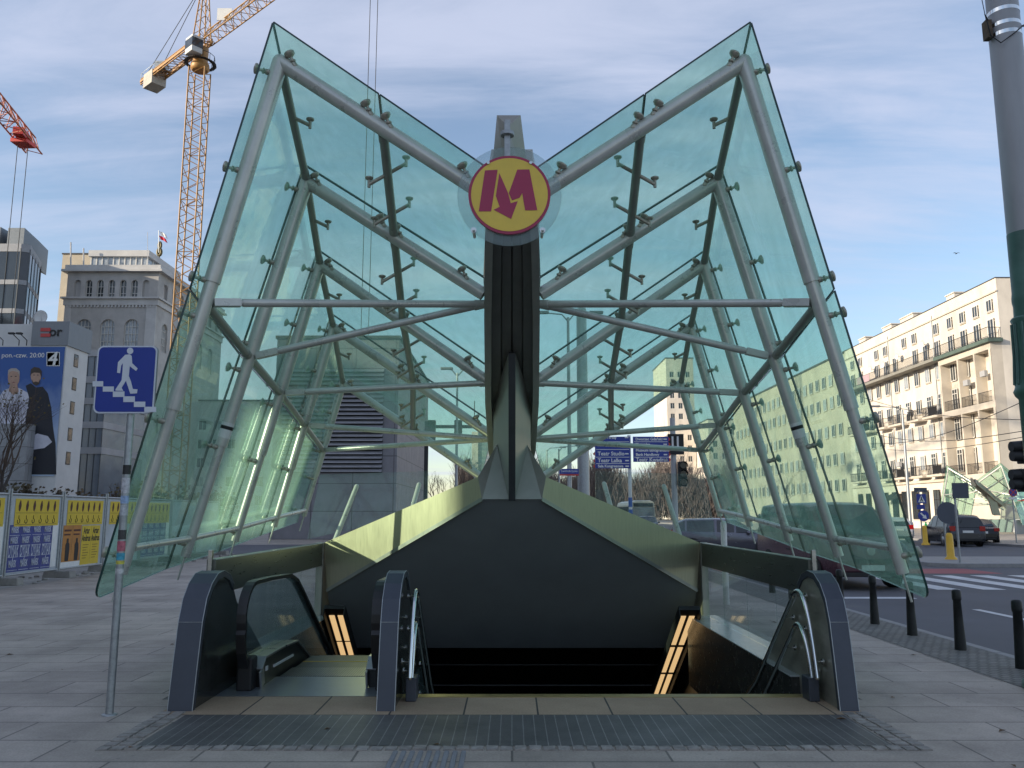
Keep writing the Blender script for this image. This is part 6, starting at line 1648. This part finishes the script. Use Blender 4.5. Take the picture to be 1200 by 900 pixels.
T = thing('traffic_light', 'black traffic light heads cut by the right edge of the photo', 'traffic light', (11.5, 17.6, -.1), 'traffic lights')
mb = MB(); mb.cyl((11.75, 17.6, -.1), (11.75, 17.6, 4.2), .07, n=12); mb.build('post', GALV, T)
q = P(1193, 573, 17.6); 
for y in (573, 540):
    q = P(1205, y, 17.6); mb = MB(); mb.box(q.x - .16, q.x + .18, 17.45, 17.75, q.z - .06, q.z + .42); Hh = mb.build('signal_head', BLACK, T, bevel=.02)
    mb = MB(); mb.lathe([(.11, -.12), (.13, .12)], (q.x - .22, 17.6, q.z + .10), 12, axis='x'); mb.lathe([(.11, -.12), (.13, .12)], (q.x - .22, 17.6, q.z + .30), 12, axis='x'); mb.build('visor', BLACK, Hh)
# ================================================================ signs on the traffic island and across the road
def sign_post(name, label, x, y, h, group=None, r=.035, z=.0, cat='sign'):
    T = thing(name, label, cat, (x, y, z), group); mb = MB(); mb.cyl((x, y, z), (x, y, h), r, n=12); mb.build('post', GALV, T); return T
SB = mat('sign_back_grey', (0, 0, 0))
q = G(1131, 660, .03); y = q.y + .3
T = sign_post('sign_back', 'dark square sign seen from the back on a thin grey post', q.x, y, P(1127, 566, y).z, 'signs seen from behind', z=.03)
a, b = P(1115.5, 584, y), P(1133, 566, y); mb = MB(); mb.box(a.x, b.x, y - .07, y - .045, a.z, b.z); mb.build('plate', mat('sign_back_slate', (.075, .085, .11), .55, .2), T, bevel=.004)
q = G(1110, 655, .03); y = q.y
c = P(1109.5, 601, y)
T = sign_post('sign_back', 'round grey sign seen from the back above a yellow flexible bollard', q.x, y, c.z + .4, 'signs seen from behind', z=.03)
mb = MB(); rr_ = 12.2 * (y / .98) / F; mb.lathe([(rr_, -.012), (rr_, .012)], (c.x, y - .06, c.z), 32, axis='y'); mb.build('plate', MATS['sign_back_slate'], T)
def ybol(label, x, y, h=.95):
    T = thing('yellow_bollard', label, 'bollard', (x, y, 0), 'yellow plastic bollards'); mb = MB(); mb.lathe([(.21, .0), (.20, .06), (.13, .14), (.115, h * .9), (.09, h), (.03, h + .02)], (x, y, -.0), 18); mb.build('post', YELLOW, T)
ybol('yellow plastic bollard under the round grey sign back', q.x, y - .26, .92)
q2 = G(1085, 641, -.1); ybol('further yellow plastic bollard under the blue keep right sign', q2.x, q2.y, .98)
y = q2.y + .3
T = sign_post('keep_right_sign', 'blue round arrow sign below a blue pedestrian crossing sign', q2.x, y, P(1082, 574, y).z, z=-.1)
c = P(1081.5, 604.5, y); rr_ = 6.3 * y / F
mb = MB(); mb.lathe([(rr_, -.012), (rr_, .012)], (c.x, y - .07, c.z), 28, axis='y'); RD = mb.build('round_plate', BLUE, T)
s_ = y / F
mb = MB(); mb.prism([(c.x + u * s_, y - .085, c.z + v * s_) for u, v in ((-3.9, 2.7), (-2.7, 3.9), (1.2, .3), (2.4, 1.6), (3.6, -3.6), (-1.6, -2.4), (-.3, -1.2))], (0, .003, 0)); mb.build('arrow', WHITE, RD)
c = P(1079, 584.5, y)
for nm, h_, w_, m_, o_ in (('crossing_plate', 5.4, 5.4, BLUE, .07),):
    mb = MB(); mb.box(c.x - w_ * s_, c.x + w_ * s_, y - .07, y - .05, c.z - h_ * s_, c.z + h_ * s_); CPl = mb.build(nm, m_, T)
mb = MB(); mb.prism([(c.x + u * s_, y - .072, c.z + v * s_) for u, v in ((-4.2, -4), (4.2, -4), (0, 4.2))], (0, .001, 0)); mb.build('white_triangle', WHITE, CPl)
mb = MB(); mb.prism([(c.x + u * s_, y - .075, c.z + v * s_) for u, v in ((-.6, 2.2), (.5, 2.2), (.6, .4), (1.7, -2.9), (.9, -3.1), (0, -.9), (-1.0, -3.1), (-1.8, -2.9), (-.6, .2))], (0, .001, 0)); mb.build('pictogram_walker', PRINT_B, CPl)
c = P(1079, 575, y); mb = MB(); mb.box(c.x - 8 * s_, c.x + 7 * s_, y - .03, y - .01, c.z - 1.6 * s_, c.z + 3.4 * s_); mb.build('dark_plate', MATS['sign_back_slate'], T)
c = P(1078.5, 594, y); mb = MB(); mb.box(c.x - 4.6 * s_, c.x + 4.6 * s_, y - .06, y - .04, c.z - 2.6 * s_, c.z + 2.6 * s_); mb.build('small_blue_plate', BLUE, T)
q = P(1190, 638, 46); y = 46.0
T = sign_post('no_stopping_sign', 'round blue no stopping sign with red cross beside the second canopy', P(1188, 600, y).x, y, P(1188, 570, y).z, z=0)
c = P(1186, 577, y); s_ = y / F
mb = MB(); mb.lathe([(5 * s_, -.01), (5 * s_, .01)], (c.x, y - .08, c.z), 28, axis='y'); RD = mb.build('red_rim', RED, T)
mb = MB(); mb.lathe([(4.1 * s_, -.01), (4.1 * s_, .01)], (c.x, y - .086, c.z), 28, axis='y'); mb.build('blue_disc', BLUE, RD)
for s in (-1, 1):
    mb = MB(); mb.bar((c.x - 2.8 * s_, y - .10 + s * .002, c.z - s * 2.8 * s_), (c.x + 2.8 * s_, y - .10 + s * .002, c.z + s * 2.8 * s_), .01, 1.0 * s_); mb.build('red_bar', RED, RD)
c = P(1186, 584, y); mb = MB(); mb.box(c.x - .22, c.x + .22, y - .09, y - .07, c.z - .06, c.z + .06); mb.build('small_plate', WHITE, T)
# green rental scooters parked across the road
GS = mat('green_scooter_paint', (.03, .28, .09), .4)
base_s = None
for k in range(6):
    x = P(1088 + 6.3 * k, 640, 49).x; T = thing('rental_scooter', 'green rental scooter parked in a row across the road', 'scooter', (x, 49 + .1 * (k % 2), .02), 'green rental scooters')
    if base_s is None:
        base_s = []
        for fx in (-.42, .42):
            mb = MB(); mb.lathe([(.13, -.03), (.17, 0), (.13, .03)], (0, fx, .17), 14, axis='x'); base_s.append(mb.build('wheel', RUBBER, T, local=True))
        mb = MB(); mb.box(-.08, .08, -.42, .36, .14, .22); base_s.append(mb.build('deck', BLACK, T, local=True, bevel=.02))
        mb = MB(); mb.tube([(0, .40, .2), (0, .30, 1.08)], .045, 8); mb.box(-.07, .07, .24, .34, .7, 1.0); base_s.append(mb.build('stem', GS, T, local=True))
        mb = MB(); mb.tube([(-.26, .28, 1.1), (.26, .28, 1.1)], .018, 8); base_s.append(mb.build('handlebar', BLACK, T, local=True))
    else:
        for o in base_s: c = o.copy(); COL.objects.link(c); c.parent = T
    T.rotation_euler.z = -.3 + .1 * k
# second metro canopy across the road: the same kind of structure turned sideways
C2 = copy_tree(CAN)
C2['label'] = 'second smaller looking green glass canopy across the road below the apartment block'
C2.location = (40.3, 70.0, 0.0); C2.scale = (.86, .86, .86); C2.rotation_euler = (0, 0, R(-52)); C2['group'] = 'glass canopies'; CAN['group'] = 'glass canopies'
for ch in list(C2.children):
    if ch.name.startswith('glass_clamp'): bpy.data.objects.remove(ch)
mb = MB(); 
for q in ([(-2.9, 8.2), (-2.7, 8.2), (-2.7, 16), (-2.9, 16)], [(2.7, 8.2), (2.9, 8.2), (2.9, 16), (2.7, 16)], [(-2.7, 15.8), (2.7, 15.8), (2.7, 16), (-2.7, 16)]):
    mb.prism([Vector((40.3, 70, .02)) + Matrix.Rotation(R(-52), 3, 'Z') @ Vector((x, y - 11.5, 0)) for x, y in q], (0, 0, 1.1))

T = thing('stair_wall', 'low dark wall of the stair opening under the second canopy', 'wall', (40.3, 70, 0)); mb.build('wall', DARKPANEL, T)
mb = MB(); mb.prism([(40.5, 63, 2.6), (44.7, 63, 3.2), (44.7, 67, 3.2), (40.5, 67, 2.6)], (0, 0, .08)); o = mb.build('shop_awning', RED); tag(o, 'red shop awning behind the second canopy', 'awning')
# overhead wires across the street
for k, (a, b, sag) in enumerate(((P(1000, 462, 60), P(1200, 492, 40), .5), (P(1020, 520, 60), P(1200, 470, 36), .6), (P(1020, 508, 60), P(1200, 505, 36), .5), (P(1040, 527, 70), P(1200, 512, 40), .3), (P(620, 448, 60), P(800, 455, 70), .4))):
    mb = MB(); pts = [a.lerp(b, t / 14) + Vector((0, 0, -sag * math.sin(math.pi * t / 14))) for t in range(15)]; mb.tube(pts, .018, 5)
    o = mb.build('overhead_wire', BLACK); tag(o, ['highest overhead wire in front of the apartment balconies', 'overhead wire rising to the right across the apartment block', 'nearly level overhead wire across the loggia bay', 'lowest overhead wire across the apartment block', 'overhead wire seen through the right roof glass'][k], 'wire', 'overhead wires')
# gantry seen through the left roof glass
a = P(500, 500, 47); b = P(560, 500, 47)
T = thing('signal_gantry', 'dark signal gantry arm seen behind the left rafters beside the louvred building', 'gantry', (a.x, 47, 0))
mb = MB(); mb.tube([(a.x, 47, 0), (a.x, 47, a.z + .3)], .12, 10); mb.build('post', IRON, T); mb = MB(); mb.tube([(a.x, 47, a.z), (b.x, 47, b.z)], .10, 10); mb.build('arm', IRON, T)
for x in (506, 537):
    q = P(x, 508, 47); mb = MB(); mb.box(q.x - .22, q.x + .22, 46.8, 47.1, q.z - .5, q.z + .75); mb.build('signal_head', BLACK, T, bevel=.03)
# ================================================================ cranes
OCH = mat('ochre_crane_paint', (.36, .19, .055), .5, .1, .12, .5, dirt=.25, dirtcol=(.16, .10, .06))
REDC = mat('red_crane_paint', (.45, .13, .06), .5, .1, .12, .5, dirt=.2, dirtcol=(.2, .06, .05))
def lattice(mb, a, b, w, r, bay, h=None, tri=False, up=Vector((0, 0, 1))):
    a = Vector(a); b = Vector(b); d = (b - a); L = d.length; d.normalize()
    if abs(d.z) > .9: x = Vector((1, 0, 0)); 
    else: x = d.cross(up).normalized()
    y = x.cross(d).normalized(); h = h or w
    if tri: cs = [x * (w / 2) - y * (h * .33), x * (-w / 2) - y * (h * .33), y * (h * .67)]
    else: cs = [x * (w / 2) + y * (h / 2), x * (-w / 2) + y * (h / 2), x * (-w / 2) - y * (h / 2), x * (w / 2) - y * (h / 2)]
    for c in cs: mb.tube([a + c, b + c], r, 5)
    n = max(1, round(L / bay)); k = len(cs)
    for i in range(n):
        p, q = a + d * (L * i / n), a + d * (L * (i + 1) / n); m_ = p.lerp(q, .5)
        for j in range(k):
            c, e = cs[j], cs[(j + 1) % k]
            mb.tube([p + c, m_ + e], r * .5, 4, 0, False); mb.tube([m_ + e, q + c], r * .5, 4, 0, False)
            if i % 3 == 0: mb.tube([p + c, p + e], r * .55, 4, 0, False)
def crane(label, base, top, jdir, jib, cj, paint, group='tower cranes', tro=.78, trom=None, low=14):
    T = thing('tower_crane', label, 'crane', base, group); base = Vector(base); tp = Vector((base.x, base.y, top)); jd = Vector((*jdir, 0)).normalized()
    mb = MB(); lattice(mb, base, tp + Vector((0, 0, -3.2)), 2.0, .10, 2.2); mb.build('mast', paint, T)
    mb = MB(); mb.lathe([(.95, -3.3), (1.15, -3.1), (1.15, -2.5), (.9, -2.0), (.95, -.2)], tp, 12); S = mb.build('slewing_ring', paint, T)
    pf = MB(); z = -2.3
    for k in range(12):
        a0, a1 = 6.283 * k / 12, 6.283 * (k + 1) / 12; f = lambda a, zz: tp + Vector((1.75 * math.cos(a), 1.75 * math.sin(a), zz)); pf.bar(f(a0, z), f(a1, z), .5, .04); pf.bar(f(a0, z + 1), f(a1, z + 1), .05, .05); pf.bar(f(a0, z), f(a0, z + 1), .05, .05)
    pf.build('platform', IRON, S)
    j0 = tp + Vector((0, 0, .6))
    mb = MB(); lattice(mb, j0 + jd * 1.2, j0 + jd * jib, 1.5, .085, 1.8, 1.7, True); mb.build('jib', paint, T)
    mb = MB(); lattice(mb, j0 - jd * cj, j0 + jd * 1.2, 1.6, .09, 1.6, .8); sd_ = jd.cross(Vector((0, 0, 1))) * .85
    for s in (-1, 1): mb.bar(j0 - jd * cj + sd_ * s, j0 + jd * 1.2 + sd_ * s, .16, .34)
    mb.build('counter_jib', paint, T)
    mb = MB(); c = j0 - jd * (cj - 2.6) + Vector((0, 0, -1.5)); xx = jd; yy = jd.cross(Vector((0, 0, 1))) * 1.0
    mb.hexa([c - xx * 1.3 - yy, c + xx * 1.3 - yy, c + xx * 1.3 + yy, c - xx * 1.3 + yy] + [c + Vector((0, 0, 2.0)) + v for v in (-xx * 1.3 - yy, xx * 1.3 - yy, xx * 1.3 + yy, -xx * 1.3 + yy)]); mb.build('counterweight', mat('counterweight_concrete', (.42, .40, .36), .85, 0, .15, 1), T)
    mb = MB(); top2 = tp + Vector((0, 0, 9.5))
    for sx_ in (-1, 1):
        for sy_ in (-1, 1): mb.tube([tp + jd * sx_ * .9 + sd_ * sy_ + Vector((0, 0, .3)), top2 + jd * sx_ * .2 + sd_ * sy_ * .3], .09, 5)
    for k in range(6):
        t0, t1 = k / 6, (k + 1) / 6; f = lambda t, a, b_: (tp + jd * a * .9 + sd_ * b_ + Vector((0, 0, .3))).lerp(top2 + jd * a * .2 + sd_ * b_ * .3, t)
        for a, b_, c_, d_ in ((-1, -1, 1, -1), (1, -1, 1, 1), (1, 1, -1, 1), (-1, 1, -1, -1)): mb.tube([f(t0, a, b_), f(t1, c_, d_)], .045, 4, 0, False)
    mb.build('a_frame', paint, T)
    for tgt in (j0 - jd * (cj - 1.2), j0 + jd * jib * .62):
        for s in (-1, 1): mb = MB(); mb.tube([top2, tgt + sd_ * s * .8 + Vector((0, 0, .5))], .045, 5); mb.build('stay_cable', IRON, T)
    mb = MB(); c = tp + jd * 1.1 + jd.cross(Vector((0, 0, 1))) * 1.5 + Vector((0, 0, -1.5)); 
    def cb_(e, z0, z1): return [c + jd * a * e + jd.cross(Vector((0, 0, 1))) * b_ * .7 * e / .9 + Vector((0, 0, z)) for z in (z0, z1) for a, b_ in ((-1, -1), (1, -1), (1, 1), (-1, 1))]
    mb.hexa(cb_(.9, -.6, 1.6)); CAB = mb.build('cab', mat('cab_white', (.55, .55, .54), .4), T, bevel=.06)
    mb = MB(); mb.hexa(cb_(.93, .1, 1.25)); mb.build('cab_glass', PANE, CAB)
    mb = MB(); q = j0 - jd * (cj - .1)
    for s in (-1, 1): mb.tube([q + sd_ * s, q + sd_ * s + Vector((0, 0, 1.2)), q + jd * 5 + sd_ * s + Vector((0, 0, 1.2))], .03, 4)
    mb.tube([q - sd_ + Vector((0, 0, 1.2)), q + sd_ + Vector((0, 0, 1.2))], .03, 4); c = q + jd * 4.4 + Vector((0, 0, .9)); mb.box(c.x - .7, c.x + .7, c.y - .7, c.y + .7, c.z - .5, c.z + .5); mb.build('winch_deck', GALV, T)
    # trolley, cables and hook
    t_ = j0 + jd * jib * tro + Vector((0, 0, -.8)); mb = MB(); mb.box(t_.x - .8, t_.x + .8, t_.y - .8, t_.y + .8, t_.z - .2, t_.z + .2); mb.bar(t_ - jd * 1.6 + Vector((0, 0, .6)), t_ + jd * .8 + Vector((0, 0, .6)), .9, .7) if trom else None; TRL = mb.build('trolley', trom or IRON, T)
    for s in (-1, 1): mb = MB(); mb.tube([t_ + sd_ * s * .55, Vector((t_.x, t_.y, low)) + sd_ * s * .5], .035, 5); mb.build('hoist_cable', IRON, TRL)
    mb = MB(); mb.box(t_.x - .5, t_.x + .5, t_.y - .2, t_.y + .2, low - 1.1, low + .1); mb.tube([(t_.x, t_.y, low - 1.1), (t_.x, t_.y, low - 1.7), (t_.x + .25, t_.y, low - 2), (t_.x + .1, t_.y, low - 2.3), (t_.x - .15, t_.y, low - 2.2)], .07, 6); mb.build('hook', IRON, TRL)
    return T, j0, jd
mst = P(235, 70, 98)
T, j0, jd = crane('tall ochre tower crane with a white cab above the arcaded building', (mst.x, 98, 0), P(236, 74, 98).z + 2.2, (21.3, -19.0), 45, 15.5, OCH)
c = j0 + jd * 5.5 + Vector((0, 0, 1.6)); mb = MB(); mb.box(c.x - .9, c.x + .9, c.y - .05, c.y + .05, c.z - .8, c.z + .8); mb.build('name_board', WHITE, T)
tipp = P(40, 178, 80)
jd2 = Vector((-0.207, 0.978))
Ltot = 46.0
b2 = Vector((tipp.x - jd2.x * Ltot, tipp.y - jd2.y * Ltot, 0))
crane('red tower crane of which only the jib end shows at the left edge', (b2.x, b2.y, 0), tipp.z - .2, (jd2.x, jd2.y), Ltot, 13, REDC, tro=.935, trom=mat('signal_red', (.6, .05, .04), .5))
# a bird in the sky
p = P(1121, 297, 90)
T = thing('bird', 'tiny dark bird flying in the sky right of the canopy', 'bird', p)
p = P(1121, 297, 170); T.location = p; WL[T.name] = Vector(p)
mb = MB(); mb.ball(p, .11, .28, .10, 10); mb.ball(p + Vector((0, -.3, .03)), .07, .09, .07, 8)
for s in (-1, 1):
    mb.prism([p + Vector((s * .08, -.14, .04)), p + Vector((s * .42, -.10, .18)), p + Vector((s * .78, .08, .10)), p + Vector((s * .42, .12, .16)), p + Vector((s * .08, .16, .04))], (0, 0, .015))
mb.prism([p + Vector((-.05, .24, 0)), p + Vector((.05, .24, 0)), p + Vector((.1, .5, 0)), p + Vector((-.1, .5, 0))], (0, 0, .02)); mb.build('body', BLACK, T)
# ================================================================ added unseen blocks that shade the square and let one sunbeam through
win_ = dict(w=1.8, h=1.9, pitch=4.2, rows=[3 + 6.8 * k for k in range(4)], pale=.3)
simple_block('shade_block', 'unseen grey block added left of the camera to shade the square', -44, -36, -75, -4.3, 26.5, SH, ('right',), win_)  # added out of view; ends where the sunbeam gap begins
simple_block('shade_block', 'unseen grey block added left of the view to shade the square, beside the gap', -44, -36, 2.7, 24, 26.5, SH, ('right',), win_)  # added shade caster on the other side of the gap
simple_block('low_shade_block', 'unseen low grey block added in the gap to limit the sunbeam from below', -42, -36, -4.1, 2.5, 11.45, SH, (), None)  # added filler, height set to cut the lower part of the sunbeam
T = thing('upper_shade_block', 'unseen grey slab added over the gap to limit the sunbeam from above', 'light blocker', (-37, -.8, 14)); mb = MB(); mb.box(-38, -36, -4.12, 2.52, 14.2, 26.5); mb.build('wall', SH, T)  # added slab, underside set to cut the upper part of the sunbeam
simple_block('shade_block', 'taller unseen grey block added further left to shade the far corner', -135, -112, -20, 88, 44, SH, (), None)  # added far out of view, only to cast shade
